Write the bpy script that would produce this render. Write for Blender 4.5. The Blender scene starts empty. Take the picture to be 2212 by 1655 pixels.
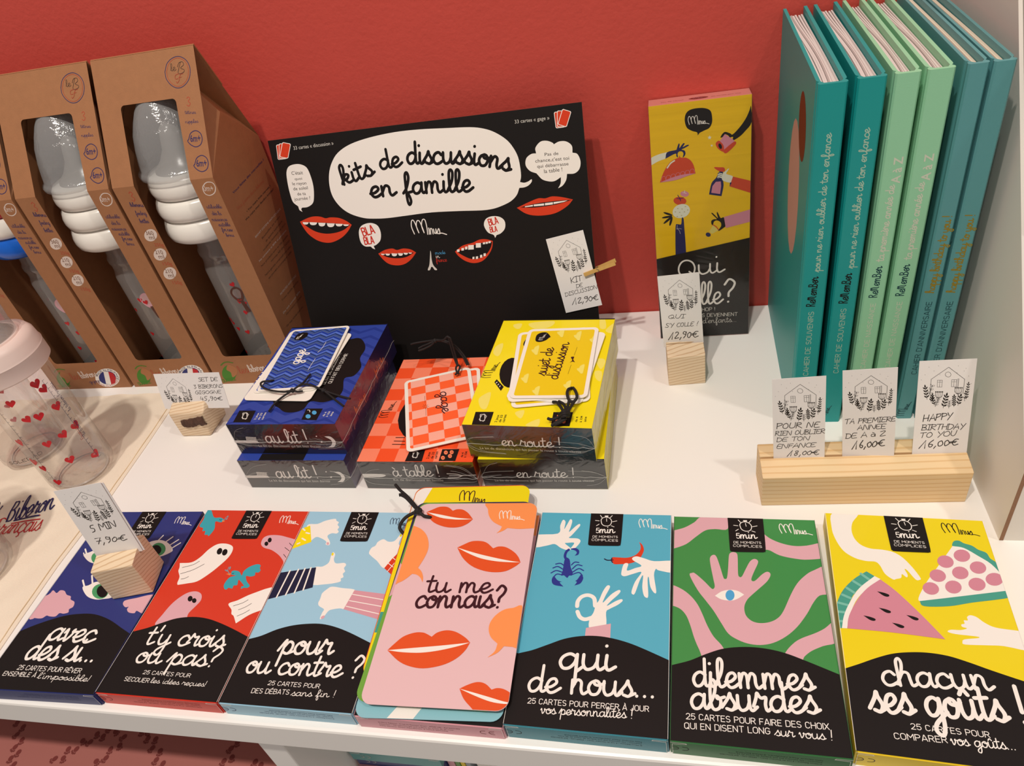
import bpy, bmesh, random
from math import pi, sin, cos, tan, radians, hypot, atan2, sqrt
from mathutils import Vector, Matrix, Euler
from mathutils.geometry import tessellate_polygon
SC=bpy.context.scene
COL=bpy.data.collections.new('shop_display');SC.collection.children.link(COL)
# ---------------------------------------------------------------- camera
cd=bpy.data.cameras.new('camera');co=bpy.data.objects.new('camera',cd);COL.objects.link(co)
co.location=(.0803,-.3891,.4107);co.rotation_euler=(.89425,.17325,.16379)
cd.sensor_width=36;cd.lens=1584.17/2212*36;cd.clip_start=.01;SC.camera=co
# ---------------------------------------------------------------- light: warm shop track spots overhead, dim warm surround
w=bpy.data.worlds.new('shop');SC.world=w;w.use_nodes=True
w.node_tree.nodes['Background'].inputs[0].default_value=(1,.88,.80,1);w.node_tree.nodes['Background'].inputs[1].default_value=.34
def spot(name,loc,tgt,power,size,col,cone=70,blend=.6):
    l=bpy.data.lights.new(name,'SPOT');l.energy=power;l.shadow_soft_size=size;l.color=col;l.spot_size=radians(cone);l.spot_blend=blend
    o=bpy.data.objects.new(name,l);COL.objects.link(o);o.location=loc;o.rotation_euler=(Vector(tgt)-Vector(loc)).to_track_quat('-Z','Y').to_euler();return o
spot('track_spot',(-.36,-.75,2.0),(-.02,.0,.05),70,.03,(1,.915,.82))
spot('track_spot',(-.10,-.80,2.05),(.0,.0,.05),54,.03,(1,.915,.82))
spot('track_spot',(.85,-.35,1.9),(.05,.0,.0),28,.04,(1,.92,.84))
v=SC.view_settings;v.view_transform='Standard';v.look='None';v.gamma=1;v.use_curve_mapping=False;v.exposure=-.12
# ---------------------------------------------------------------- helpers
V=Vector
def lin(c):
    return tuple(((x/255)/12.92 if x/255<=.04045 else ((x/255+.055)/1.055)**2.4) for x in c)
PAL=dict(W=(244,238,231),K=(19,13,13),pk=(220,170,180),gn=(78,160,105),tl=(60,165,180),gy=(128,150,165),ye=(245,222,10),nv=(28,30,60),
 p2=(214,154,166),rd=(216,62,30),p3=(210,136,154),tq=(72,158,140),tq2=(122,190,172),bl=(42,52,140),sk=(80,165,215),lg=(212,208,200),
 r2=(205,50,35),dk=(60,50,46),nb=(34,36,88),wh2=(226,226,206),or3=(206,72,40),tan=(190,180,140),ye2=(222,205,110),ye3=(240,226,110),
 or4=(240,130,90),or2=(250,150,85),lip=(226,84,34),dp=(60,18,28),lb=(168,200,180),lb2=(208,214,196),nv2=(22,66,74),gold=(150,130,40),
 bpk=(196,154,142),bdr=(110,32,26),r3=(176,72,52),kw=(222,206,196),kr=(176,118,76),kb=(120,82,60),kgn=(74,132,44),rd2=(196,40,46),bl2=(52,56,120),ink=(40,34,30))
PAL['in']=(58,48,92);PAL['or']=(240,130,60);PAL['tqd']=(40,120,110)
MATS={}
def nodes(name):
    m=bpy.data.materials.new(name);m.use_nodes=True;nt=m.node_tree
    return m,nt,nt.nodes['Principled BSDF']
def mat(name,rgb,rough=.5,bump=0,bscale=300,var=0,vscale=40,spec=.5,metal=0,coat=0,stretch=None,trans=0):
    if name in MATS: return MATS[name]
    m,nt,b=nodes(name);col=lin(rgb)+(1,)
    b.inputs['Base Color'].default_value=col;b.inputs['Roughness'].default_value=rough;b.inputs['Specular IOR Level'].default_value=spec;b.inputs['Metallic'].default_value=metal
    b.inputs['Coat Weight'].default_value=coat;b.inputs['Coat Roughness'].default_value=.08
    if trans: b.inputs['Subsurface Weight'].default_value=trans;b.inputs['Subsurface Radius'].default_value=(.004,.003,.002)
    if var or bump:
        tc=nt.nodes.new('ShaderNodeTexCoord');mp=nt.nodes.new('ShaderNodeMapping');nt.links.new(tc.outputs['Object'],mp.inputs['Vector'])
        if stretch: mp.inputs['Scale'].default_value=stretch
    if var:
        n=nt.nodes.new('ShaderNodeTexNoise');n.inputs['Scale'].default_value=vscale;n.inputs['Detail'].default_value=5;nt.links.new(mp.outputs[0],n.inputs['Vector'])
        mx=nt.nodes.new('ShaderNodeMix');mx.data_type='RGBA'
        mx.inputs['A'].default_value=tuple(c*(1-var) for c in col[:3])+(1,);mx.inputs['B'].default_value=tuple(min(1,c*(1+var)) for c in col[:3])+(1,)
        nt.links.new(n.outputs['Fac'],mx.inputs['Factor']);nt.links.new(mx.outputs['Result'],b.inputs['Base Color'])
    if bump:
        n=nt.nodes.new('ShaderNodeTexNoise');n.inputs['Scale'].default_value=bscale;n.inputs['Detail'].default_value=4;nt.links.new(mp.outputs[0],n.inputs['Vector'])
        bp=nt.nodes.new('ShaderNodeBump');bp.inputs['Strength'].default_value=bump;bp.inputs['Distance'].default_value=.001
        nt.links.new(n.outputs['Fac'],bp.inputs['Height']);nt.links.new(bp.outputs[0],b.inputs['Normal'])
    MATS[name]=m;return m
def ink(k,fin='p'):
    r={'p':.55,'g':.3,'k':.8}[fin];return mat('print_%s_%s'%(k,fin),PAL[k],r,spec=.28)
def wood(name,light,dark,scale,rot):
    if name in MATS: return MATS[name]
    m,nt,b=nodes(name);b.inputs['Roughness'].default_value=.6
    tc=nt.nodes.new('ShaderNodeTexCoord');mp=nt.nodes.new('ShaderNodeMapping');mp.inputs['Rotation'].default_value=rot;mp.inputs['Scale'].default_value=scale
    nt.links.new(tc.outputs['Object'],mp.inputs['Vector'])
    w=nt.nodes.new('ShaderNodeTexWave');w.wave_type='BANDS';w.bands_direction='Z';w.inputs['Scale'].default_value=1;w.inputs['Distortion'].default_value=3.5;w.inputs['Detail'].default_value=3;w.inputs['Detail Scale'].default_value=.6
    nt.links.new(mp.outputs[0],w.inputs['Vector'])
    cr=nt.nodes.new('ShaderNodeValToRGB');cr.color_ramp.elements[0].position=.0;cr.color_ramp.elements[1].position=.85
    cr.color_ramp.elements[0].color=lin(dark)+(1,);cr.color_ramp.elements[1].color=lin(light)+(1,);e=cr.color_ramp.elements.new(.25);e.color=lin(light)+(1,)
    nt.links.new(w.outputs['Fac'],cr.inputs['Fac']);nt.links.new(cr.outputs['Color'],b.inputs['Base Color'])
    bp=nt.nodes.new('ShaderNodeBump');bp.inputs['Strength'].default_value=.12;bp.inputs['Distance'].default_value=.0004;nt.links.new(w.outputs['Fac'],bp.inputs['Height']);nt.links.new(bp.outputs[0],b.inputs['Normal'])
    MATS[name]=m;return m
def clear(name,tint=(255,255,255),gloss=.03,rough=.05,bump=0,bscale=60,haze=0,edge=.5):
    """thin clear plastic: transparent film with a fresnel sheen"""
    if name in MATS: return MATS[name]
    m=bpy.data.materials.new(name);m.use_nodes=True;nt=m.node_tree;nt.nodes.clear()
    o=nt.nodes.new('ShaderNodeOutputMaterial');t=nt.nodes.new('ShaderNodeBsdfTransparent');t.inputs[0].default_value=lin(tint)+(1,)
    g=nt.nodes.new('ShaderNodeBsdfGlossy');g.inputs['Roughness'].default_value=rough
    lw=nt.nodes.new('ShaderNodeLayerWeight');lw.inputs['Blend'].default_value=.18
    mr=nt.nodes.new('ShaderNodeMapRange');mr.inputs['To Min'].default_value=gloss;mr.inputs['To Max'].default_value=edge
    nt.links.new(lw.outputs['Facing'],mr.inputs['Value'])
    mx=nt.nodes.new('ShaderNodeMixShader');nt.links.new(mr.outputs[0],mx.inputs[0]);nt.links.new(t.outputs[0],mx.inputs[1]);nt.links.new(g.outputs[0],mx.inputs[2])
    last=mx
    if haze:
        d=nt.nodes.new('ShaderNodeBsdfDiffuse');d.inputs[0].default_value=lin(tint)+(1,);m2=nt.nodes.new('ShaderNodeMixShader');m2.inputs[0].default_value=haze
        nt.links.new(mx.outputs[0],m2.inputs[1]);nt.links.new(d.outputs[0],m2.inputs[2]);last=m2
    if bump:
        tc=nt.nodes.new('ShaderNodeTexCoord');n=nt.nodes.new('ShaderNodeTexNoise');n.inputs['Scale'].default_value=bscale;n.inputs['Detail'].default_value=3;n.inputs['Distortion'].default_value=1.5;nt.links.new(tc.outputs['Object'],n.inputs['Vector'])
        bp=nt.nodes.new('ShaderNodeBump');bp.inputs['Strength'].default_value=bump;bp.inputs['Distance'].default_value=.002;nt.links.new(n.outputs['Fac'],bp.inputs['Height']);nt.links.new(bp.outputs[0],g.inputs['Normal'])
    nt.links.new(last.outputs[0],o.inputs[0]);MATS[name]=m;return m
# spline through points; a doubled point is a sharp corner
def cr_open(p,n=6):
    if len(p)<3: return list(p)
    q=[(2*p[0][0]-p[1][0],2*p[0][1]-p[1][1])]+list(p)+[(2*p[-1][0]-p[-2][0],2*p[-1][1]-p[-2][1])];out=[]
    for i in range(1,len(q)-2):
        a,b,c,d=q[i-1:i+3]
        for k in range(n):
            t=k/n;t2=t*t;t3=t2*t
            out.append(tuple(.5*(2*b[j]+(c[j]-a[j])*t+(2*a[j]-5*b[j]+4*c[j]-d[j])*t2+(3*b[j]-a[j]-3*c[j]+d[j])*t3) for j in range(len(b))))
    out.append(tuple(p[-1]));return out
def cr3(p,n=8):
    p=[tuple(x) for x in p]
    e=lambda a,b:tuple(2*x-y for x,y in zip(a,b))
    q=[e(p[0],p[1])]+p+[e(p[-1],p[-2])];out=[]
    for i in range(1,len(q)-2):
        a,b,c,d=q[i-1:i+3]
        for k in range(n):
            t=k/n;t2=t*t;t3=t2*t
            out.append(tuple(.5*(2*b[j]+(c[j]-a[j])*t+(2*a[j]-5*b[j]+4*c[j]-d[j])*t2+(3*b[j]-a[j]-3*c[j]+d[j])*t3) for j in range(3)))
    out.append(p[-1]);return out
def dedup(p):
    o=[]
    for q in p:
        if not o or hypot(q[0]-o[-1][0],q[1]-o[-1][1])>.004: o.append(q)
    if len(o)>1 and hypot(o[0][0]-o[-1][0],o[0][1]-o[-1][1])<=.004: o.pop()
    return o
def smooth_closed(p,n=4): return dedup(smooth_closed0(p,n))
def smooth_closed0(p,n=4):
    cs=[i for i in range(len(p)) if p[i]==p[i-1]]
    if not cs:
        m=len(p);q=p+p[:3];out=[]
        q=[p[-1]]+p+p[:2]
        for i in range(1,m+1):
            a,b,c,d=q[i-1:i+3]
            for k in range(n):
                t=k/n;t2=t*t;t3=t2*t
                out.append(tuple(.5*(2*b[j]+(c[j]-a[j])*t+(2*a[j]-5*b[j]+4*c[j]-d[j])*t2+(3*b[j]-a[j]-3*c[j]+d[j])*t3) for j in(0,1)))
        return out
    p=p[cs[0]:]+p[:cs[0]];seg=[];cur=[p[0]]
    for x in p[1:]:
        if x==cur[-1]: seg.append(cur);cur=[x]
        else: cur.append(x)
    if cur[-1]!=p[0]: cur.append(p[0])
    seg.append(cur);out=[]
    for s in seg:
        if len(s)>1: out+=cr_open(s,n)[:-1]
    return out
def clipc(p,C):
    for i in range(len(C)):
        a,b=C[i],C[(i+1)%len(C)];nx,ny=-(b[1]-a[1]),b[0]-a[0];o=[]
        d=[(q[0]-a[0])*nx+(q[1]-a[1])*ny for q in p]
        for k in range(len(p)):
            if (d[k-1]>=0)!=(d[k]>=0):
                t=d[k-1]/(d[k-1]-d[k]);u,w=p[k-1],p[k];o.append((u[0]+t*(w[0]-u[0]),u[1]+t*(w[1]-u[1])))
            if d[k]>=0: o.append(p[k])
        p=o
        if len(p)<3: return []
    return p
def clip(p,x0,y0,x1,y1):
    for ax,lim,sg in((0,x0,1),(0,x1,-1),(1,y0,1),(1,y1,-1)):
        o=[]
        for i in range(len(p)):
            a,b=p[i-1],p[i];ia=(a[ax]-lim)*sg>=0;ib=(b[ax]-lim)*sg>=0
            if ia!=ib:
                t=(lim-a[ax])/(b[ax]-a[ax]);o.append((a[0]+t*(b[0]-a[0]),a[1]+t*(b[1]-a[1])))
            if ib: o.append(b)
        p=o
        if len(p)<3: return []
    return p
# monoline cursive glyphs, x-height 1
BOWL=[(1.0,.82),(.62,1.02),(.22,.82),(.06,.42),(.24,.04),(.6,.06),(.9,.42),(1.0,.86)]
GL={
'a':(1.3,[BOWL,[(1.02,1.0),(.97,.4),(1.1,.03),(1.42,.2)]]),
'c':(1.02,[[(.92,.78),(.65,1.02),(.25,.85),(.06,.42),(.24,.04),(.6,0),(1.15,.3)]]),
'd':(1.3,[BOWL,[(1.02,2.0),(.97,.4),(1.1,.03),(1.42,.2)]]),
'e':(1.02,[[(.02,.36),(.45,.42),(.82,.74),(.66,1.02),(.3,.9),(.1,.42),(.3,.02),(.65,.02),(1.15,.34)]]),
'f':(.95,[[(-.05,.1),(.35,.6),(.68,1.5),(.58,2.02),(.36,1.8),(.3,.9),(.28,-.5),(.42,-1.02),(.64,-.7),(.5,-.1),(.3,.08),(1.05,.25)]]),
'g':(1.25,[BOWL,[(1.02,.98),(1.0,-.4),(.75,-1.02),(.38,-.85),(.5,-.42),(1.4,.25)]]),
'h':(1.3,[[(-.02,.1),(.4,1.0),(.56,1.7),(.44,2.04),(.22,1.8),(.16,1.0),(.14,0)],[(.15,.45),(.5,.98),(.84,.92),(.9,.4),(1.0,.02),(1.4,.22)]]),
'i':(.55,[[(.14,1.0),(.1,.3),(.26,0),(.65,.24)],[(.10,1.64),(.11,1.66)]]),
'j':(.55,[[(.3,1.0),(.27,-.5),(.05,-1.0),(-.25,-.8),(-.05,-.4),(.65,.22)],[(.34,1.62),(.35,1.64)]]),
'k':(1.15,[[(-.02,.1),(.4,1.0),(.56,1.7),(.44,2.04),(.22,1.8),(.16,1.0),(.14,0)],[(.2,.42),(.55,.95),(.85,.82),(.62,.5),(.25,.42)],[(.42,.44),(.72,.06),(1.25,.2)]]),
'l':(.7,[[(-.05,.18),(.42,1.0),(.56,1.75),(.4,2.05),(.2,1.75),(.16,.5),(.34,0),(.82,.24)]]),
'm':(1.85,[[(.12,1.0),(.12,0)],[(.13,.4),(.4,1.0),(.68,.86),(.7,0)],[(.71,.4),(1.0,1.0),(1.3,.86),(1.32,.3),(1.5,0),(1.95,.26)]]),
'n':(1.28,[[(.12,1.0),(.12,0)],[(.13,.4),(.46,1.0),(.78,.86),(.8,.3),(.98,0),(1.4,.26)]]),
'o':(1.08,[[(.55,1.02),(.2,.82),(.06,.42),(.28,.02),(.7,.06),(.92,.5),(.78,.92),(.5,1.0),(.5,.76),(.8,.68),(1.2,.86)]]),
'p':(1.2,[[(-.2,.25),(.25,1.15),(.24,.6),(.12,-1.0)],[(.22,.5),(.55,1.0),(.92,.84),(.96,.38),(.68,0),(.24,.14)],[(.72,.0),(1.3,.24)]]),
'q':(1.3,[BOWL,[(1.02,1.0),(.98,-1.0)],[(1.0,-.2),(1.42,.2)]]),
'r':(1.02,[[(-.14,.3),(.1,.86),(.2,1.2),(.33,.98),(.5,.86),(.78,.92),(.7,.4),(.8,.02),(1.14,.26)]]),
's':(.95,[[(-.12,.16),(.36,.78),(.52,1.12),(.58,.86),(.82,.36),(.6,0),(.22,.08)],[(.66,.03),(1.05,.22)]]),
't':(.75,[[(.3,1.75),(.2,.4),(.36,0),(.85,.24)],[(-.12,1.16),(.7,1.22)]]),
'u':(1.3,[[(.1,1.0),(.1,.34),(.32,0),(.7,.14),(.9,.55)],[(.92,1.0),(.9,.3),(1.06,0),(1.42,.26)]]),
'v':(1.05,[[(-.02,.7),(.14,1.0),(.28,.3),(.42,.0),(.74,.5),(.8,1.0),(.7,.8),(1.15,.82)]]),
'w':(1.5,[[(.0,.8),(.12,1.0),(.22,.3),(.4,0),(.64,.2),(.72,.9),(.76,.3),(.94,0),(1.2,.4),(1.25,.95),(1.2,.8),(1.6,.84)]]),'z':(1.0,[[(.05,.9),(.5,1.0),(.85,.9),(.1,.05),(.5,.1),(1.1,.15)]]),'x':(1.0,[[(.05,.95),(.4,.7),(.6,.1),(1.05,.2)],[(.9,.95),(.5,.6),(.0,.05)]]),'y':(1.25,[[(.1,1.0),(.1,.4),(.32,.04),(.68,.16),(.9,.55)],[(.95,1.0),(.92,-.45),(.68,-1.02),(.28,-.85),(.42,-.42),(1.35,.25)]]),
'b':(1.02,[[(-.05,.15),(.42,1.0),(.56,1.75),(.4,2.05),(.2,1.75),(.14,.5),(.34,0),(.74,.12),(.86,.6),(.62,.92),(.66,.72),(1.15,.86)]]),
'ç':(1.02,[[(.92,.78),(.65,1.02),(.25,.85),(.06,.42),(.24,.04),(.6,0),(1.15,.3)],[(.52,-.05),(.62,-.3),(.42,-.42)]]),
'R':(1.15,[[(.1,1.8),(.1,0)],[(.1,1.7),(.6,1.8),(.8,1.4),(.5,1.0),(.12,.95)],[(.4,.95),(.95,0)]]),
'M':(1.7,[[(.05,0),(.15,1.2),(.4,1.7),(.6,1.1),(.55,.3),(.6,1.2),(.85,1.7),(1.1,1.1),(1.05,.2),(1.3,0)]]),
'B':(1.2,[[(.12,1.8),(.12,0)],[(.12,1.75),(.65,1.75),(.8,1.35),(.55,1.0),(.14,.95)],[(.55,1.0),(.95,.6),(.7,.05),(.12,.02)]]),
'F':(1.1,[[(.2,1.8),(.12,0)],[(.0,1.75),(.5,1.9),(1.0,1.75)],[(.15,.95),(.7,1.0)]]),
'V':(1.2,[[(.0,1.7),(.45,0),(1.0,1.8)]]),'N':(1.3,[[(.1,0),(.15,1.8),(.9,0),(1.0,1.8)]]),
'3':(1.0,[[(.1,1.6),(.5,1.9),(.8,1.5),(.4,1.0),(.85,.6),(.5,0),(.05,.25)]]),
'?':(1.0,[[(.12,1.55),(.5,2.0),(.92,1.7),(.8,1.25),(.46,.85),(.42,.5)],[(.38,0),(.39,.02)]]),
'!':(.5,[[(.3,2.0),(.2,.55)],[(.16,0),(.17,.02)]]),'.':(.55,[[(.22,.03),(.23,.05)]]),"'":(.4,[[(.28,1.95),(.18,1.4)]]),' ':(.85,[]),'-':(.6,[[(.1,.5),(.5,.5)]])}
ACC={'é':('e',[[(.42,1.3),(.68,1.62)]]),'è':('e',[[(.3,1.62),(.6,1.3)]]),'à':('a',[[(.35,1.62),(.65,1.3)]]),'û':('u',[[(.22,1.3),(.5,1.6),(.78,1.3)]]),'ê':('e',[[(.22,1.3),(.48,1.6),(.74,1.3)]])}
for k_,(b_,s_) in ACC.items(): GL[k_]=(GL[b_][0],GL[b_][1]+s_)
# hand printed capitals, cap height 1
HC={'A':(.75,[[(0,0),(.38,1),(.7,0)],[(.1,.38),(.6,.42)]]),'B':(.7,[[(.08,1),(.05,0)],[(0,.98),(.5,.9),(.45,.6),(.1,.52),(.6,.4),(.5,.02),(.0,0)]]),
'C':(.7,[[(.65,.9),(.3,.95),(.05,.45),(.25,.02),(.65,.1)]]),'D':(.75,[[(.1,1),(.08,0)],[(0,.95),(.5,.85),(.68,.45),(.4,.02),(.02,0)]]),'E':(.65,[[(.6,.95),(.1,.92),(.05,.05),(.6,.03)],[(.06,.5),(.45,.52)]]),
'F':(.6,[[(.6,.95),(.1,.92),(.05,0)],[(.06,.5),(.45,.52)]]),'G':(.8,[[(.68,.9),(.3,.95),(.05,.45),(.25,.02),(.6,.1),(.62,.45),(.4,.45),(.8,.45)]]),'H':(.75,[[(.08,1),(.05,0)],[(.65,1),(.6,0)],[(.05,.5),(.62,.52)]]),
'I':(.45,[[(.22,1),(.2,0)],[(.0,.98),(.45,1.0)],[(0,0),(.42,.02)]]),'K':(.7,[[(.1,1),(.08,0)],[(.6,1),(.12,.4),(.62,0)]]),'L':(.6,[[(.1,1),(.05,.1),(.2,0),(.58,.05)]]),'M':(.9,[[(.02,0),(.12,1),(.42,.35),(.72,1),(.8,0)]]),
'N':(.8,[[(.02,0),(.1,1),(.6,0),(.72,1)]]),'O':(.75,[[(.4,.95),(.1,.75),(.08,.2),(.4,.02),(.66,.4),(.55,.85),(.35,.95)]]),'P':(.65,[[(.1,1),(.06,0)],[(0,.95),(.5,.95),(.58,.65),(.1,.45)]]),'Q':(.85,[[(.4,.95),(.1,.7),(.1,.2),(.4,.02),(.68,.4),(.5,.9),(.35,.95)],[(.4,.3),(.85,0)]]),
'R':(.7,[[(.1,1),(.06,0)],[(0,.95),(.5,.95),(.55,.65),(.1,.5),(.65,.0)]]),'S':(.65,[[(.6,.9),(.3,1.0),(.12,.75),(.5,.4),(.4,.05),(.0,.08)]]),'T':(.7,[[(0,.95),(.7,1.0)],[(.36,.97),(.3,0)]]),'U':(.75,[[(.08,1),(.08,.25),(.35,0),(.6,.25),(.66,1)]]),
'V':(.7,[[(.05,1),(.3,0),(.68,1)]]),'Y':(.7,[[(.05,1),(.3,.5)],[(.68,1),(.15,-.1)]]),'Z':(.7,[[(.05,.9),(.4,1),(.62,.85),(.05,.02),(.7,.05)]]),
'0':(.6,[[(.35,.75),(.1,.55),(.1,.15),(.32,.02),(.52,.3),(.45,.68),(.3,.76)]]),'1':(.5,[[(-.25,-.1),(.3,1),(.25,-.1)]]),'2':(.65,[[(.1,.8),(.35,1),(.5,.75),(.1,.05),(.62,.05)]]),'3':(.6,[[(.05,.95),(.5,.95),(.25,.55),(.5,.3),(.3,0),(.02,.05)]]),
'4':(.65,[[(.15,1),(.05,.4),(.5,.4)],[(.45,.75),(.4,-.05)]]),'5':(.65,[[(.6,1),(.2,.97),(.12,.6),(.45,.5),(.45,.1),(.05,0)]]),'6':(.6,[[(.5,1),(.15,.5),(.15,.08),(.4,.02),(.5,.3),(.15,.4)]]),'7':(.6,[[(.02,.95),(.55,.98),(.2,0)],[(.1,.5),(.5,.52)]]),
'8':(.6,[[(.45,.9),(.15,.85),(.3,.5),(.5,.2),(.2,0),(.1,.25),(.4,.6),(.5,.85)]]),'9':(.6,[[(.5,.8),(.2,.95),(.1,.65),(.45,.6),(.5,.9),(.45,.3),(.25,-.05)]]),',':(.35,[[(.22,.12),(.05,-.25)]]),'€':(.85,[[(.8,.85),(.5,.85),(.22,.45),(.45,.02),(.85,.1)],[(.0,.52),(.6,.55)],[(.0,.34),(.55,.36)]]),
"'":(.3,[[(.2,1),(.15,.75)]]),'!':(.4,[[(.25,1.1),(.15,.35)],[(.1,0),(.11,.03)]]),' ':(.45,[]),'à':(.6,[[(.45,.5),(.1,.45),(.1,.05),(.4,.1),(.48,.5),(.55,.02)],[(.1,.85),(.35,.7)]]),'z':(.6,[])}
def _arc(cx,cy,rx,ry,a0,a1,n=10): return [(cx+rx*cos(radians(a0+(a1-a0)*i/n)),cy+ry*sin(radians(a0+(a1-a0)*i/n))) for i in range(n+1)]
def _o(w): return _arc(w/2,.72,w/2,.28,0,180)+_arc(w/2,.28,w/2,.28,180,360)+[(w,.72)]
DN={'A':(.62,[[(0,0),(.27,1),(.33,1),(.6,0)],[(.09,.27),(.51,.27)]]),'B':(.56,[[(0,0),(0,1),(.3,1)]+_arc(.3,.77,.22,.23,90,-90)+[(0,.54)],[(.3,.54)]+_arc(.3,.27,.25,.27,90,-90)+[(0,0)]]),
'C':(.54,[_arc(.26,.72,.26,.28,20,180)+_arc(.26,.28,.26,.28,180,340)]),'D':(.58,[[(0,0),(0,1),(.26,1)]+_arc(.26,.7,.29,.3,90,0)+_arc(.26,.3,.29,.3,0,-90)+[(0,0)]]),'E':(.5,[[(.48,1),(0,1),(0,0),(.48,0)],[(0,.52),(.4,.52)]]),
'F':(.48,[[(.46,1),(0,1),(0,0)],[(0,.5),(.4,.5)]]),'G':(.58,[_arc(.27,.72,.27,.28,25,180)+_arc(.27,.28,.27,.28,180,360)+[(.54,.48),(.3,.48)]]),'H':(.58,[[(0,0),(0,1)],[(.56,0),(.56,1)],[(0,.52),(.56,.52)]]),'I':(.0,[[(0,0),(0,1)]]),'J':(.42,[[(.4,1),(.4,.24)]+_arc(.18,.22,.22,.22,0,-150)]),
'L':(.46,[[(0,1),(0,0),(.44,0)]]),'M':(.7,[[(0,0),(0,1),(.34,.4),(.68,1),(.68,0)]]),'N':(.6,[[(0,0),(0,1),(.56,0),(.56,1)]]),'O':(.58,[_o(.56)]),'P':(.54,[[(0,0),(0,1),(.28,1)]+_arc(.28,.73,.25,.27,90,-90)+[(0,.46)]]),'Q':(.6,[_o(.56),[(.36,.2),(.58,-.04)]]),
'R':(.56,[[(0,0),(0,1),(.28,1)]+_arc(.28,.74,.24,.26,90,-90)+[(0,.48)],[(.28,.48),(.54,0)]]),'S':(.54,[_arc(.26,.75,.25,.25,35,270,12)+_arc(.26,.25,.26,.25,90,-145,12)]),'T':(.56,[[(0,1),(.56,1)],[(.28,1),(.28,0)]]),'U':(.58,[[(0,1),(0,.28)]+_arc(.28,.28,.28,.28,180,360)+[(.56,1)]]),
'V':(.58,[[(0,1),(.28,0),(.58,1)]]),'X':(.58,[[(0,0),(.56,1)],[(0,1),(.58,0)]]),'Y':(.58,[[(0,1),(.29,.44),(.58,1)],[(.29,.44),(.29,0)]]),'Z':(.52,[[(0,1),(.5,1),(0,0),(.52,0)]]),
'2':(.52,[_arc(.25,.74,.25,.26,165,-20)+[(.42,.5),(0,0),(.52,0)]]),'5':(.52,[[(.48,1),(.06,1),(.02,.5)]+_arc(.25,.32,.26,.32,110,-150)]),'!':(.0,[[(0,1),(0,.3)],[(0,.02),(0,.03)]]),"'":(.0,[[(0,1),(0,.75)]]),' ':(.22,[])}
DN['É']=(.5,DN['E'][1]+[[(.2,1.1),(.34,1.28)]]);DN['Ê']=(.5,DN['E'][1]+[[(.1,1.1),(.24,1.26),(.38,1.1)]]);DN['À']=(.62,DN['A'][1]+[[(.24,1.28),(.36,1.1)]])
for k_ in list(DN): DN[k_]=(DN[k_][0]+.17,DN[k_][1])
LOGO=[[(0,.0),(-.055,.42),(-.025,.75),(.045,.75),(.12,.25),(.145,.05),(.10,.42),(.14,.72),(.22,.70),(.285,.28),(.31,.03),(.265,.42),(.315,.76),(.395,.75),(.42,.35),(.415,-.08)],[(.475,.28),(.47,-.08)],[(.51,-.08),(.52,.22),(.57,.2),(.585,-.08)],[(.615,.2),(.635,-.04),(.68,-.02),(.69,.2),(.70,-.08)],[(.71,-.07),(.775,.2),(.80,.05),(.79,-.08),(.74,-.08)],[(.78,-.09),(.86,-.07),(1.0,-.17)]]
FONTC={}
def glyph_mesh(txt,bold):
    k=(txt,bold)
    if k in FONTC: return FONTC[k]
    c=bpy.data.curves.new('lettering','FONT');c.body=txt;c.size=1;c.resolution_u=3
    if bold: c.offset=.018
    o=bpy.data.objects.new('lettering',c);me=o.to_mesh()
    vs=[(v.co.x,v.co.y) for v in me.vertices];fs=[tuple(p.vertices) for p in me.polygons];o.to_mesh_clear();bpy.data.objects.remove(o);bpy.data.curves.remove(c)
    x0=min(v[0] for v in vs);x1=max(v[0] for v in vs)
    FONTC[k]=([((x-x0)/(x1-x0),y/.727) for x,y in vs],fs);return FONTC[k]
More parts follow.
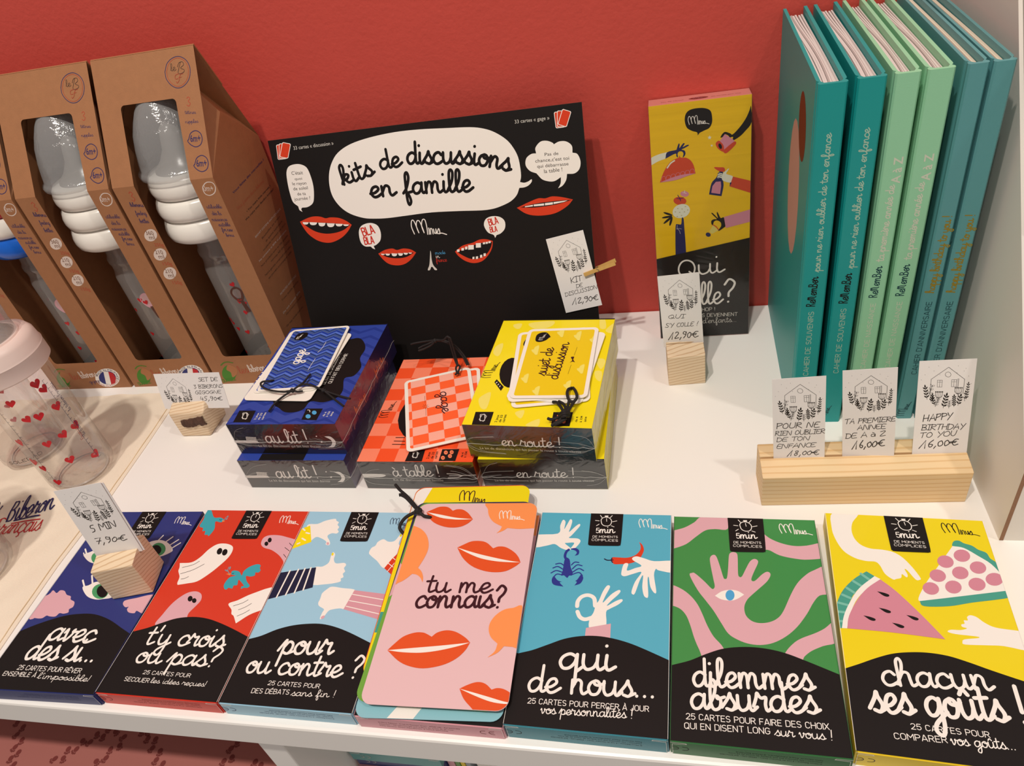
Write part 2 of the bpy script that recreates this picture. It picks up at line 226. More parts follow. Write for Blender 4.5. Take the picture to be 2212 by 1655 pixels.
class MB:
    def __init__(s): s.v=[];s.f=[];s.m=[];s.ms=[]
    def mi(s,m):
        if m not in s.ms: s.ms.append(m)
        return s.ms.index(m)
    def add(s,vs,fs,m):
        n=len(s.v);s.v+=[tuple(x) for x in vs];i=s.mi(m)
        for f in fs: s.f.append(tuple(n+k for k in f));s.m.append(i)
    def box(s,x0,y0,z0,x1,y1,z1,m,faces=None):
        v=[(x,y,z) for z in(z0,z1) for y in(y0,y1) for x in(x0,x1)]
        F=dict(b=(0,2,3,1),t=(4,5,7,6),f=(0,1,5,4),k=(2,6,7,3),l=(0,4,6,2),r=(1,3,7,5))
        for k,f in F.items():
            mm=m if not isinstance(m,dict) else m.get(k,m.get('*'))
            if mm is None: continue
            s.add([v[i] for i in f],[(0,1,2,3)],mm)
    def prism(s,pts,fn0,fn1,m,mside=None):
        """pts 2d outline; fn0/fn1 map to 3d for both caps"""
        n=len(pts);tri=tess(pts)
        s.add([fn0(*p) for p in pts],[tuple(reversed(t)) for t in tri],m);s.add([fn1(*p) for p in pts],tri,m)
        s.add([fn0(*p) for p in pts]+[fn1(*p) for p in pts],[(i,(i+1)%n,n+(i+1)%n,n+i) for i in range(n)],mside or m)
    def tube(s,pts,r,m,n=8,sm=True,k=8):
        P=[V(p) for p in (cr3(pts,k) if sm and len(pts)>2 else pts)]
        up=V((0,0,1));vs=[];fs=[];prev=None
        for i,p in enumerate(P):
            t=(P[min(i+1,len(P)-1)]-P[max(i-1,0)]).normalized()
            if prev is None: a=t.orthogonal().normalized()
            else: a=(prev-t*prev.dot(t)).normalized()
            prev=a;b=t.cross(a);rr=r[i*len(r)//len(P)] if isinstance(r,(list,tuple)) else r
            for j in range(n):
                an=2*pi*j/n;vs.append(p+a*(cos(an)*rr)+b*(sin(an)*rr))
        for i in range(len(P)-1):
            for j in range(n): fs.append((i*n+j,i*n+(j+1)%n,(i+1)*n+(j+1)%n,(i+1)*n+j))
        fs.append(tuple(range(n-1,-1,-1)));fs.append(tuple(range((len(P)-1)*n,len(P)*n)));s.add(vs,fs,m)
    def lathe(s,prof,m,n=48,c=(0,0),closed=False):
        vs=[];fs=[]
        for r,z in prof:
            for j in range(n): a=2*pi*j/n;vs.append((c[0]+r*cos(a),c[1]+r*sin(a),z))
        for i in range(len(prof)-1):
            for j in range(n): fs.append((i*n+j,i*n+(j+1)%n,(i+1)*n+(j+1)%n,(i+1)*n+j))
        s.add(vs,fs,m)
    def build(s,name,parent=None,smooth=False,bevel=0,seg=2,angle=40):
        me=bpy.data.meshes.new(name);me.from_pydata(s.v,[],s.f)
        for m in s.ms: me.materials.append(m)
        me.polygons.foreach_set('material_index',s.m)
        if smooth: me.polygons.foreach_set('use_smooth',[True]*len(s.f))
        me.update()
        if bevel or smooth:
            bm=bmesh.new();bm.from_mesh(me);bmesh.ops.remove_doubles(bm,verts=bm.verts,dist=2e-7);bmesh.ops.recalc_face_normals(bm,faces=bm.faces);bm.to_mesh(me);bm.free()
        o=bpy.data.objects.new(name,me);COL.objects.link(o)
        if parent: o.parent=parent
        if bevel:
            b=o.modifiers.new('bevel','BEVEL');b.width=bevel;b.segments=seg;b.limit_method='ANGLE';b.angle_limit=radians(35)
        if smooth:
            me.set_sharp_from_angle(angle=radians(angle))
        return o
def tess(p):
    return [tuple(t) for t in tessellate_polygon([[V((x,y,0)) for x,y in p]])]
def ribbon(p,w,sharp):
    """list of convex 2d faces for a round-capped stroke"""
    h=w/2;vs=[];fs=[]
    def disc(c,n=8):
        k=len(vs);vs.extend((c[0]+h*cos(2*pi*j/n),c[1]+h*sin(2*pi*j/n)) for j in range(n));fs.append(tuple(range(k,k+n)))
    if sharp or len(p)<3:
        for a,b in zip(p[:-1],p[1:]):
            dx,dy=b[0]-a[0],b[1]-a[1];L=max(hypot(dx,dy),1e-6);nx,ny=-dy/L*h,dx/L*h;k=len(vs)
            vs.extend([(a[0]-nx,a[1]-ny),(b[0]-nx,b[1]-ny),(b[0]+nx,b[1]+ny),(a[0]+nx,a[1]+ny)]);fs.append((k,k+1,k+2,k+3))
        for q in p: disc(q)
    else:
        k=len(vs)
        for i,q in enumerate(p):
            a,b=p[max(i-1,0)],p[min(i+1,len(p)-1)];dx,dy=b[0]-a[0],b[1]-a[1];L=max(hypot(dx,dy),1e-6);nx,ny=-dy/L*h,dx/L*h
            vs.extend([(q[0]-nx,q[1]-ny),(q[0]+nx,q[1]+ny)])
        for i in range(len(p)-1): fs.append((k+2*i,k+2*i+2,k+2*i+3,k+2*i+1))
        disc(p[0]);disc(p[-1])
        for i in range(1,len(p)-1):      # fill hairpin turns
            a,b,c=p[i-1:i+2];d1=(b[0]-a[0],b[1]-a[1]);d2=(c[0]-b[0],c[1]-b[1])
            if d1[0]*d2[0]+d1[1]*d2[1]<.93*hypot(*d1)*hypot(*d2): disc(b)
    return vs,fs
def pairs(c): return list(zip(c[0::2],c[1::2]))
def text_strokes(txt,tab,sx):
    x=0;out=[]
    for ch in txt:
        adv,st=tab.get(ch,tab[' '])
        for s in st: out.append([(x+a,b) for a,b in s])
        x+=adv
    return out,x
def _cells(q,c=1.5):
    xs=[a for a,_ in q];ys=[b for _,b in q];return [(i,j) for i in range(int(min(xs)//c),int(max(xs)//c)+1) for j in range(int(min(ys)//c),int(max(ys)//c)+1)]
def _sep(a,b,tol=.002):
    n=len(a)
    for i in range(n):
        ex,ey=a[(i+1)%n][0]-a[i][0],a[(i+1)%n][1]-a[i][1];l=hypot(ex,ey)
        if l<1e-7: continue
        nx,ny=-ey/l,ex/l;da=[x*nx+y*ny for x,y in a];db=[x*nx+y*ny for x,y in b]
        if max(da)<=min(db)+tol or max(db)<=min(da)+tol: return True
    return False
def used(grid,q,lay):
    us=set();seen=set()
    for c in _cells(q):
        for k,(l,sl,r) in grid.get(c,{}).items():
            if l==lay and sl not in us and k not in seen:
                seen.add(k)
                if not(_sep(q,r) or _sep(r,q)): us.add(sl)
    return us
def put(grid,q,lay,sl):
    grid['n']=grid.get('n',0)+1
    for c in _cells(q): grid.setdefault(c,{})[grid['n']]=(lay,sl,q)
def printed(mb,els,fn,rect=None,fin='p',wk=1.0,dz=.035,seed=1,dx=0,dy=0,base=1,recolor=None):
    """lay printed artwork (mm, local to a face) as ink layers: fn(u,v,h_mm)->xyz"""
    done=[];grid={};rnd=random.Random(seed)
    for e in els:
        k,col=e[0],e[1];parts=[]
        if k=='P':
            p=pairs(e[2])
            if e[3]: p=smooth_closed(p)
            if dx or dy: p=[(a+dx,b+dy) for a,b in p]
            if rect: p=dedup(clip(p,*rect) if isinstance(rect,tuple) else clipc(p,rect))
            if len(p)<3: continue
            parts.append((p,tess(p)))
        elif k=='S':
            p=pairs(e[2]);sm=e[4] and len(p)>2
            if sm: p=cr_open(p,5)
            if dx or dy: p=[(a+dx,b+dy) for a,b in p]
            parts.append(ribbon(p,e[3],not sm))
        elif k in 'THD':
            bl=pairs(e[3] if k=='T' else e[3]);xh=e[4];st,Wt=text_strokes(e[2],GL if k=='T' else (DN if k=='D' else HC),1)
            # trim to ink extent
            xs=[q[0] for s_ in st for q in s_];xa,xb=min(xs),max(xs)
            bb=cr_open(bl,10) if len(bl)>2 else bl
            cum=[0]
            for a,b in zip(bb[:-1],bb[1:]): cum.append(cum[-1]+hypot(b[0]-a[0],b[1]-a[1]))
            L=cum[-1]
            def at(x,y):
                s_=x*L;i=0
                while i<len(bb)-2 and s_>cum[i+1]: i+=1
                a,b=bb[i],bb[i+1];l=max(cum[i+1]-cum[i],1e-9);t=(s_-cum[i])/l;ux,uy=(b[0]-a[0])/l,(b[1]-a[1])/l
                return (a[0]+(b[0]-a[0])*t-uy*y,a[1]+(b[1]-a[1])*t+ux*y)
            w=(e[5]*xh*wk if k=='T' else (.14 if k=='D' else .098)*xh)
            for s_ in st:
                if k=='H':
                    j=lambda:rnd.uniform(-.045,.045);s_=[(a+.12*b+j(),b+j()) for a,b in s_];xx=cr_open(s_,4) if len(s_)>3 else s_
                elif k=='D': xx=s_
                elif len(s_)==2: xx=[(s_[0][0]+(s_[1][0]-s_[0][0])*z/6,s_[0][1]+(s_[1][1]-s_[0][1])*z/6) for z in range(7)]
                else: xx=cr_open(s_,5)
                q=[at((a-xa)/(xb-xa),b*xh) for a,b in xx]
                if dx or dy: q=[(a+dx,b+dy) for a,b in q]
                parts.append(ribbon(q,w,False if len(q)>2 and k!='D' else True))
        elif k=='I':
            (x0,y0),(x1,y1)=pairs(e[3]);vs,fs=glyph_mesh(e[2],e[5]);ux,uy=x1-x0,y1-y0;L=hypot(ux,uy);nx,ny=-uy/L*e[4],ux/L*e[4]
            if all(ch in DN for ch in e[2]):
                st,Wt=text_strokes(e[2],DN,1);Wt-=.17;wd=e[4]*(.16 if e[5] else .125)
                for s_ in st: parts.append(ribbon([(x0+ux*a/Wt+nx*b+dx,y0+uy*a/Wt+ny*b+dy) for a,b in s_],wd,True))
            else: parts.append(([(x0+ux*a+nx*b+dx,y0+uy*a+ny*b+dy) for a,b in vs],fs))
        elif k=='L':
            (x0,y0),(x1,y1)=pairs(e[2]);ux,uy=x1-x0,y1-y0;L=hypot(ux,uy)
            for s_ in LOGO:
                q=[(x0+dx+ux*a-uy*b*.52,y0+dy+uy*a+ux*b*.52) for a,b in cr_open(s_,5)];parts.append(ribbon(q,L*e[3]*.55,False if len(q)>2 else True))
        if not parts: continue
        xs=[q[0] for p,_ in parts for q in p];ys=[q[1] for p,_ in parts for q in p];bb=(min(xs),min(ys),max(xs),max(ys))
        lay=base
        for c2,b2,l2 in (done if len(e)<5 or k!='P' else ()):
            if bb[0]<b2[2] and bb[2]>b2[0] and bb[1]<b2[3] and bb[3]>b2[1]: lay=max(lay,l2 if c2==col else l2+1)
        done.append((col,bb,lay));m=ink(recolor.get(col,col) if recolor else col,fin)
        # overlapping faces of one ink sit a few microns apart, so they are never coplanar
        x0_,y0_,x1_,y1_=(rect if isinstance(rect,tuple) else (-1e9,-1e9,1e9,1e9));out=bb[0]<x0_ or bb[1]<y0_ or bb[2]>x1_ or bb[3]>y1_
        for p,f in parts:
            if k=='P':
                tri=[[p[q] for q in t] for t in f];us=set()
                for t in tri: us|=used(grid,t,lay)
                sl=0
                while sl in us: sl+=1
                for t in tri: put(grid,t,lay,sl)
                mb.add([fn(a,b,lay*dz+sl*.003) for a,b in p],f,m);continue
            if k=='I' and len(f)>0 and not all(ch in DN for ch in e[2]):
                mb.add([fn(a,b,lay*dz+.0015) for a,b in p],f,m);continue
            for fc in f:
                q=[p[z] for z in fc]
                if out: q=clip(q,x0_,y0_,x1_,y1_)
                if len(q)<3: continue
                us=used(grid,q,lay);sl=0
                while sl in us: sl+=1
                put(grid,q,lay,sl);hh=lay*dz+sl*.003
                mb.add([fn(a,b,hh) for a,b in q],[tuple(range(len(q)))],m)
def thing(name,label,cat,loc=(0,0,0),rz=0,group=None,rot=None):
    o=bpy.data.objects.new(name,None);COL.objects.link(o);o.empty_display_size=.02;o.location=loc;o.rotation_euler=rot or (0,0,rz);o['label']=label;o['category']=cat
    if group: o['group']=group
    return o
def tag(o,label,cat,group=None):
    o['label']=label;o['category']=cat
    if group: o['group']=group
    return o
def struct(o): o['kind']='structure';return o
mm=.001
ART={'badge':[('P','K',[34.97,153.22,34.97,153.22,57.44,153.85,57.44,153.85,57.34,128.81,56.13,125.96,54.02,125.61,37.91,125.22,35.87,126.22,35.37,127.95],1),('S','W',[43.03,144.41,42.54,147.67,44.05,149.57,45.92,149.92,48.21,149.13,49.71,146.89,49.47,144.05,48.05,142.46,45.75,142.24,44.03,143.03,43.03,144.41],0.5,1),('P','W',[45.12,150.18,44.7,151.32,47.26,151.4,47.13,150.24],0),('S','W',[46.12,148.78,46.43,146.22],0.38,0),('S','W',[41.65,151.52,43.32,148.98],0.45,0),('S','W',[38.59,146.83,41.3,146.49],0.44,0),('S','W',[39.67,142.18,41.43,143.65],0.44,0),('S','W',[49.8,142.52,51.84,141.61],0.43,0),('S','W',[50.43,146.06,53.35,146.86],0.44,0),('S','W',[48.31,149.27,49.93,151.47],0.44,0),('I','W','5',[39.99,136.05,42.07,136.13],4.04,0),('T','W','min',[42.62,136.15,52.85,136.51],2.91,0.24),('I','W','DE MOMENTS',[38.05,132.0,54.87,132.22],1.64,0),('I','W','COMPLICES',[37.65,129.26,55.18,129.13],1.76,0)],
'f1':[('P','pk',[3.65,53.12,-0.26,53.66,-8.5,66.24,1.83,73.41,3.31,77.23,8.12,74.95,9.65,77.37,13.83,76.9,17.9,73.78,22.33,72.5,24.24,69.8,28.81,67.87,30.51,63.87,28.51,61.8,29.69,59.18,26.38,58.02,22.72,58.31,21.22,55.63,16.48,55.49,13.29,56.05,11.33,54.02,8.22,53.53,4.52,53.81],1),('P','pk',[70.69,66.93,69.96,69.58,72.85,71.0,78.65,72.48,88.93,75.42,96.27,74.24,92.26,60.96,90.07,60.26,85.03,62.06,84.26,60.09,79.33,60.6,76.42,63.12,76.52,65.1,74.14,64.64],1),('P','W',[55.92,116.69,58.7,121.65,63.79,124.01,70.15,124.19,77.6,121.13,84.24,115.38,83.28,112.35,77.49,109.01,69.81,107.74],1),('P','gn',[76.29,118.02,77.66,116.14,78.43,114.22,78.53,112.44,77.96,110.97,76.76,109.96,75.06,109.49,73.02,109.61,70.84,110.31,68.71,111.53,66.86,113.16,65.45,115.02,64.64,116.96,64.51,118.77,65.07,120.27,66.27,121.32,68.01,121.79,70.09,121.66,72.31,120.92,74.45,119.67],0),('P','K',[73.37,116.65,74.42,115.25,75.04,113.83,75.17,112.53,74.82,111.46,74.0,110.74,72.8,110.43,71.34,110.56,69.75,111.12,68.19,112.05,66.81,113.27,65.74,114.67,65.1,116.1,64.94,117.42,65.29,118.51,66.12,119.25,67.33,119.56,68.82,119.42,70.42,118.85,71.99,117.89],0),('S','W',[66.57,124.18,68.16,128.89],1.12,0),('S','W',[73.89,122.66,77.49,127.66],1.11,0),('S','W',[79.18,119.61,84.03,124.88],1.1,0),('S','W',[82.44,116.58,87.42,121.8],1.09,0),('P','W',[7.93,110.14,11.95,112.49,21.13,116.44,30.13,102.8,22.73,101.96,16.36,103.84,9.94,107.86],1),('P','gn',[26.22,106.97,27.03,105.39,27.32,103.97,27.04,102.84,26.24,102.11,24.98,101.84,23.4,102.07,21.63,102.77,19.85,103.88,18.23,105.29,16.94,106.87,16.09,108.46,15.78,109.91,16.04,111.06,16.85,111.81,18.13,112.08,19.75,111.84,21.54,111.11,23.33,109.98,24.94,108.55],0),('S','W',[10.58,110.17,5.52,115.39],1.15,0),('S','W',[9.42,108.62,6.58,111.67],0.82,0),('P','W',[27.19,80.28,31.1,82.19,35.98,85.4,45.23,84.16,57.8,73.34,51.2,70.87,44.62,70.44,35.9,73.1],1),('P','gn',[50.48,79.15,51.93,77.19,52.67,75.24,52.66,73.49,51.88,72.1,50.42,71.2,48.42,70.88,46.07,71.17,43.59,72.05,41.22,73.42,39.18,75.18,37.69,77.13,36.89,79.11,36.87,80.9,37.64,82.33,39.12,83.25,41.16,83.57,43.57,83.26,46.09,82.35,48.47,80.93],0),('P','K',[51.1,77.3,51.92,75.7,52.2,74.25,51.93,73.1,51.12,72.34,49.86,72.06,48.28,72.28,46.51,72.97,44.73,74.08,43.12,75.5,41.82,77.1,40.97,78.71,40.66,80.18,40.93,81.36,41.74,82.14,43.02,82.43,44.63,82.2,46.43,81.48,48.22,80.34,49.83,78.9],0),('S','W',[28.71,80.73,23.12,86.59],1.22,0),('S','W',[33.77,83.65,28.24,91.0],1.22,0),('S','W',[38.95,85.17,36.13,91.13],1.22,0),('P','K',[-5.18,38.61,4.08,45.32,15.46,51.26,28.35,56.24,40.57,58.3,52.79,58.26,67.37,54.43,82.04,47.93,90.02,44.47,90.02,44.47,106.89,36.59,103.32,-8.12,103.32,-8.12,-0.29,-13.83,-0.29,-13.83,-24.99,19.25,-24.99,19.25],1),('T','W','avec',[27.89,37.3,65.86,36.49],8.83,0.15),('T','W','des si...',[19.84,22.35,73.6,22.75],9.45,0.15),('I','W','25 CARTES POUR RÊVER',[19.88,14.68,70.64,14.34],3.2,0),('I','W','ENSEMBLE À',[11.74,10.01,38.12,9.98],2.97,0),('T','W',"l'impossible!",[40.07,9.28,80.7,8.97],2.05,0.13),('L','W',[71.41,141.07,87.73,140.4],0.055)],
'f2':[('P','tl',[1.31,136.82,1.21,144.13,-1.69,153.05,2.94,153.13,9.53,145.77,15.52,145.59,20.11,143.04,18.04,140.81,13.16,141.44,16.07,134.28,14.87,127.44,13.01,128.52,10.47,128.46,9.19,131.97,6.63,131.91,5.72,134.75],1),('P','or',[18.42,143.3,21.61,141.9,19.55,141.13],0),('S','gy',[20.11,143.04,20.42,145.68,21.47,147.18],0.58,1),('S','K',[15.61,143.68,16.9,142.97,17.47,143.86],0.36,1),('P','gy',[22.28,144.84,22.41,144.66,22.47,144.43,22.46,144.19,22.36,143.95,22.21,143.74,22.0,143.58,21.76,143.49,21.52,143.47,21.29,143.52,21.1,143.64,20.97,143.83,20.91,144.05,20.93,144.29,21.02,144.53,21.17,144.74,21.38,144.9,21.62,145.0,21.86,145.02,22.09,144.96],0),('P','gy',[22.1,146.4,22.14,146.07,22.12,145.79,22.03,145.58,21.9,145.48,21.73,145.49,21.54,145.6,21.34,145.81,21.17,146.09,21.02,146.43,20.93,146.78,20.89,147.11,20.91,147.39,21.0,147.59,21.13,147.7,21.3,147.69,21.49,147.58,21.69,147.37,21.86,147.08,22.01,146.75],0),('P','W',[4.01,101.66,13.45,102.66,18.25,107.45,21.66,114.94,26.56,119.86,33.76,120.48,40.16,118.22,42.28,113.57,41.67,107.59,38.16,100.3,33.52,93.08,27.43,86.54,20.18,84.37,13.16,82.82,13.16,82.82,11.86,84.63,10.77,89.63,6.88,94.6,6.01,97.81,4.01,101.66],1),('P','K',[34.01,112.31,33.88,111.5,33.54,110.88,33.01,110.5,32.34,110.4,31.6,110.59,30.87,111.05,30.2,111.74,29.67,112.59,29.34,113.52,29.22,114.44,29.34,115.25,29.69,115.88,30.22,116.27,30.89,116.36,31.64,116.17,32.38,115.7,33.04,115.0,33.57,114.15,33.9,113.22],0),('P','K',[38.86,111.53,38.73,110.73,38.38,110.11,37.85,109.73,37.19,109.63,36.46,109.82,35.73,110.28,35.07,110.96,34.55,111.81,34.22,112.74,34.12,113.65,34.24,114.46,34.59,115.09,35.12,115.47,35.79,115.57,36.53,115.38,37.26,114.91,37.92,114.21,38.44,113.36,38.76,112.44],0),('S','K',[8.4,97.77,15.9,100.52,19.58,103.93],0.4,1),('S','K',[10.09,92.28,18.41,96.07,25.01,101.5],0.4,1),('S','K',[13.05,87.83,15.93,88.58,18.07,90.18],0.39,1),('P','pk',[62.24,122.93,62.28,126.76,65.46,129.18,72.6,129.64,80.55,128.2,93.27,123.81,93.65,114.55,90.53,102.86,87.71,106.58,81.95,111.56,74.0,115.9,67.14,117.69,63.5,120.26],1),('P','K',[70.17,124.32,70.17,123.68,70.0,123.15,69.68,122.8,69.24,122.65,68.71,122.71,68.16,122.99,67.63,123.45,67.18,124.05,66.85,124.73,66.67,125.43,66.67,126.08,66.84,126.6,67.16,126.96,67.61,127.11,68.13,127.05,68.69,126.77,69.22,126.3,69.67,125.7,70.0,125.01],0),('P','K',[68.95,120.9,68.94,120.34,68.76,119.9,68.44,119.6,67.99,119.48,67.46,119.56,66.91,119.82,66.39,120.24,65.95,120.78,65.63,121.39,65.46,122.0,65.47,122.56,65.64,123.01,65.97,123.31,66.42,123.43,66.95,123.35,67.5,123.09,68.02,122.66,68.47,122.12,68.78,121.51],0),('S','K',[85.81,122.53,90.47,119.19],0.39,0),('S','K',[83.88,118.46,89.35,115.2],0.39,0),('S','K',[85.52,112.33,89.03,109.46],0.38,0),('P','tl',[52.24,81.46,50.37,85.04,51.61,90.67,55.91,92.71,52.1,93.19,50.99,96.05,53.2,96.9,57.27,95.91,60.56,92.9,60.47,96.67,63.3,100.59,68.12,102.94,71.45,102.16,72.06,99.64,73.52,97.8,72.66,95.88,70.35,95.79,70.96,93.32,67.98,92.2,64.33,92.43,67.0,88.21,71.04,84.71,70.21,82.86,67.37,82.73,65.51,81.8,65.07,83.85,66.49,84.52,60.07,89.15,61.04,84.89,58.48,84.17,58.54,81.74,55.38,82.2,54.39,80.7],1),('P','or',[50.99,94.66,47.33,93.63,51.54,92.41],0),('S','gy',[50.39,93.5,47.25,96.79,46.71,99.71],0.51,1),('P','gy',[48.16,96.01,48.11,95.85,47.89,95.76,47.53,95.74,47.07,95.79,46.54,95.91,46.0,96.1,45.5,96.32,45.1,96.56,44.82,96.8,44.7,97.01,44.76,97.17,44.97,97.26,45.33,97.28,45.8,97.23,46.33,97.1,46.87,96.92,47.37,96.69,47.77,96.45,48.05,96.22],0),('P','gy',[48.72,98.54,48.76,98.11,48.73,97.74,48.64,97.47,48.49,97.32,48.29,97.31,48.08,97.44,47.86,97.69,47.66,98.05,47.5,98.48,47.39,98.93,47.34,99.37,47.37,99.74,47.47,100.01,47.62,100.16,47.81,100.17,48.03,100.04,48.25,99.78,48.45,99.42,48.61,99.0],0),('S','K',[51.82,94.44,53.07,93.86,53.27,94.87],0.32,1),('P','pk',[14.23,50.24,15.18,58.3,17.31,66.61,20.86,72.76,25.61,76.98,31.55,78.1,36.69,75.91,38.93,71.23,37.49,66.44,35.01,60.5,35.38,54.8,26.64,50.93],1),('P','K',[31.88,71.28,31.85,70.65,31.61,70.15,31.19,69.83,30.63,69.72,29.99,69.83,29.32,70.15,28.7,70.66,28.18,71.29,27.81,71.99,27.64,72.69,27.67,73.33,27.91,73.83,28.33,74.15,28.89,74.26,29.54,74.15,30.21,73.82,30.83,73.31,31.35,72.68,31.71,71.98],0),('P','K',[35.82,69.97,35.77,69.44,35.54,69.03,35.15,68.77,34.62,68.7,34.02,68.81,33.4,69.1,32.83,69.54,32.35,70.09,32.02,70.69,31.87,71.29,31.91,71.82,32.14,72.24,32.54,72.5,33.06,72.57,33.67,72.46,34.29,72.16,34.86,71.72,35.34,71.17,35.67,70.57],0),('P','W',[61.98,69.41,67.8,72.62,76.44,78.35,91.02,83.78,92.62,68.05,89.69,65.96,82.19,61.83,75.13,54.74,75.13,54.74,70.73,60.1,68.23,61.67,66.52,65.01],1),('S','K',[66.53,67.89,72.29,70.5,75.5,73.23],0.36,1),('S','K',[71.95,65.05,76.07,67.45,79.44,70.5],0.35,1),('S','K',[73.25,60.23,77.29,62.71,80.41,65.49],0.35,1),('P','K',[-3.98,41.89,0.87,44.41,9.92,47.74,18.89,52.2,28.23,56.12,39.97,57.89,50.63,57.33,60.94,55.07,74.33,50.84,88.85,45.51,88.85,45.51,93.12,43.84,96.34,-4.03,96.34,-4.03,0.05,-8.8,0.05,-8.8],1),('T','W',"t'y crois",[14.09,35.61,75.3,37.26],7.22,0.15),('T','W','ou pas?',[15.82,22.56,75.66,23.3],6.85,0.15),('I','W','25 CARTES POUR',[26.61,15.0,61.85,14.98],2.48,0),('I','W','SECOUER',[15.72,9.52,34.2,9.45],2.74,0),('T','W','les idées reçues!',[35.56,9.55,75.7,9.92],1.76,0.13),('L','W',[69.14,141.46,85.78,141.53],0.055)],
'f3':[('P','W',[3.25,139.07,11.26,140.79,16.67,144.01,23.9,146.02,25.65,144.18,28.2,142.68,28.0,140.37,30.15,138.12,29.7,135.83,31.33,133.91,30.19,132.07,26.46,132.28,23.81,129.67,27.17,125.31,28.67,122.41,27.46,121.21,25.1,122.31,24.89,124.51,19.89,127.33,14.89,128.4,10.07,124.1],1),('P','pk',[27.74,122.83,27.84,122.42,27.84,122.06,27.72,121.76,27.51,121.57,27.22,121.5,26.88,121.55,26.52,121.73,26.19,122.01,25.9,122.37,25.69,122.77,25.59,123.17,25.59,123.54,25.71,123.84,25.92,124.03,26.21,124.1,26.55,124.05,26.91,123.87,27.25,123.59,27.53,123.23],0),('P','ye',[-1.15,135.12,5.91,139.13,5.91,139.13,13.04,123.89,13.04,123.89,-1.12,116.44,-1.12,116.44],0),('S','W',[1.19,135.94,3.41,134.46],1.18,0),('S','W',[5.4,132.23,8.34,131.54],1.17,0),('S','W',[4.29,126.92,7.64,125.22],1.16,0),('S','W',[2.54,121.68,4.06,122.75],1.15,0),('P','W',[24.54,101.14,30.25,102.59,33.87,106.18,33.35,112.49,33.91,115.35,36.21,113.29,36.79,109.08,39.69,105.69,45.69,106.32,47.93,104.6,47.32,101.84,49.15,99.19,48.19,97.13,49.63,94.51,48.07,93.12,48.8,91.16,46.29,89.73,38.38,88.09,27.36,88.02],1),('P','ye',[34.92,113.24,34.9,112.84,34.81,112.51,34.64,112.27,34.43,112.16,34.18,112.17,33.92,112.32,33.69,112.58,33.49,112.93,33.35,113.34,33.29,113.77,33.31,114.17,33.4,114.5,33.57,114.74,33.79,114.86,34.03,114.84,34.29,114.69,34.53,114.43,34.72,114.07,34.86,113.66],0),('P','nv',[-2.35,95.73,25.81,101.74,29.78,85.09,-1.1,73.69],0),('S','W',[6.75,98.28,5.99,75.82],1.09,0),('S','W',[12.92,99.61,12.0,78.17],1.09,0),('S','W',[17.62,100.47,17.88,80.0],1.08,0),('S','W',[21.95,101.32,23.55,82.59],1.08,0),('P','W',[38.75,73.29,38.94,75.83,38.78,78.37,38.74,80.94,41.08,84.28,43.92,86.35,51.44,85.64,62.81,83.94,60.89,74.36,59.07,69.68,56.1,69.78,51.72,68.94,48.71,67.56,47.22,63.81,45.61,61.06,44.47,61.84,44.56,66.12,44.77,68.59,40.31,70.86],1),('P','pk',[47.25,63.57,47.46,63.29,47.56,62.93,47.54,62.54,47.39,62.15,47.14,61.8,46.81,61.52,46.43,61.34,46.04,61.28,45.67,61.34,45.37,61.52,45.16,61.8,45.06,62.16,45.08,62.55,45.22,62.94,45.48,63.3,45.81,63.58,46.19,63.76,46.58,63.82,46.95,63.75],0),('P','p2',[61.5,84.27,83.9,82.34,85.04,82.39,86.33,62.86,58.85,69.3],0),('S','W',[61.26,80.93,85.0,77.75],0.62,0),('S','W',[60.66,75.97,85.49,72.59],0.62,0),('S','W',[59.9,71.57,86.2,66.8],0.61,0),('P','W',[61.71,115.51,62.16,119.78,64.54,121.99,65.33,125.33,68.89,127.89,73.28,125.83,77.98,126.68,80.56,132.57,82.34,131.59,81.68,124.63,84.16,120.43,81.44,111.27,77.39,102.95,70.06,108.82,64.47,112.79],1),('P','ye',[82.0,131.14,81.9,130.81,81.73,130.55,81.51,130.39,81.26,130.35,81.01,130.42,80.79,130.61,80.6,130.88,80.48,131.23,80.43,131.61,80.46,131.98,80.57,132.32,80.74,132.58,80.96,132.74,81.21,132.78,81.46,132.71,81.68,132.52,81.87,132.24,81.99,131.9,82.03,131.52],0),('P','rd',[77.39,102.95,80.84,111.25,85.78,119.07,91.6,115.75,87.63,106.7,84.11,97.86],0),('S','W',[80.59,100.38,88.0,117.73],0.51,0),('S','W',[79.11,107.08,85.88,102.59],0.52,0),('S','W',[81.32,111.68,88.14,106.99],0.52,0),('P','K',[-7.31,41.05,0.29,43.85,7.9,46.65,17.36,51.94,27.65,55.51,38.67,57.31,47.91,57.58,57.77,55.98,69.29,52.53,86.02,46.08,86.02,46.08,93.54,43.19,95.84,-7.53,95.84,-7.53,1.08,-8.48,1.08,-8.48],1),('T','W','pour',[24.77,34.98,63.18,36.85],8.3,0.15),('T','W','ou contre ?',[8.79,20.97,85.92,22.47],7.34,0.15),('I','W','25 CARTES POUR',[27.78,13.96,62.77,14.2],2.62,0),('I','W','DES DÉBATS',[19.05,8.11,44.37,8.95],2.89,0),('T','W','sans fin !',[45.94,8.35,74.45,9.37],2.15,0.13),('L','nv',[69.87,141.71,84.24,141.41],0.055)],
'f4':[('P','or2',[79.61,156.45,93.67,156.67,94.12,134.41,80.24,135.89],0),('P','K',[-10.18,27.86,-2.97,30.66,13.51,41.12,26.67,47.91,41.14,49.99,57.52,48.0,76.56,41.64,97.34,32.96,97.34,32.96,104.04,30.16,99.22,-4.71,99.22,-4.71,-0.71,-8.18,-0.71,-8.18],1)],
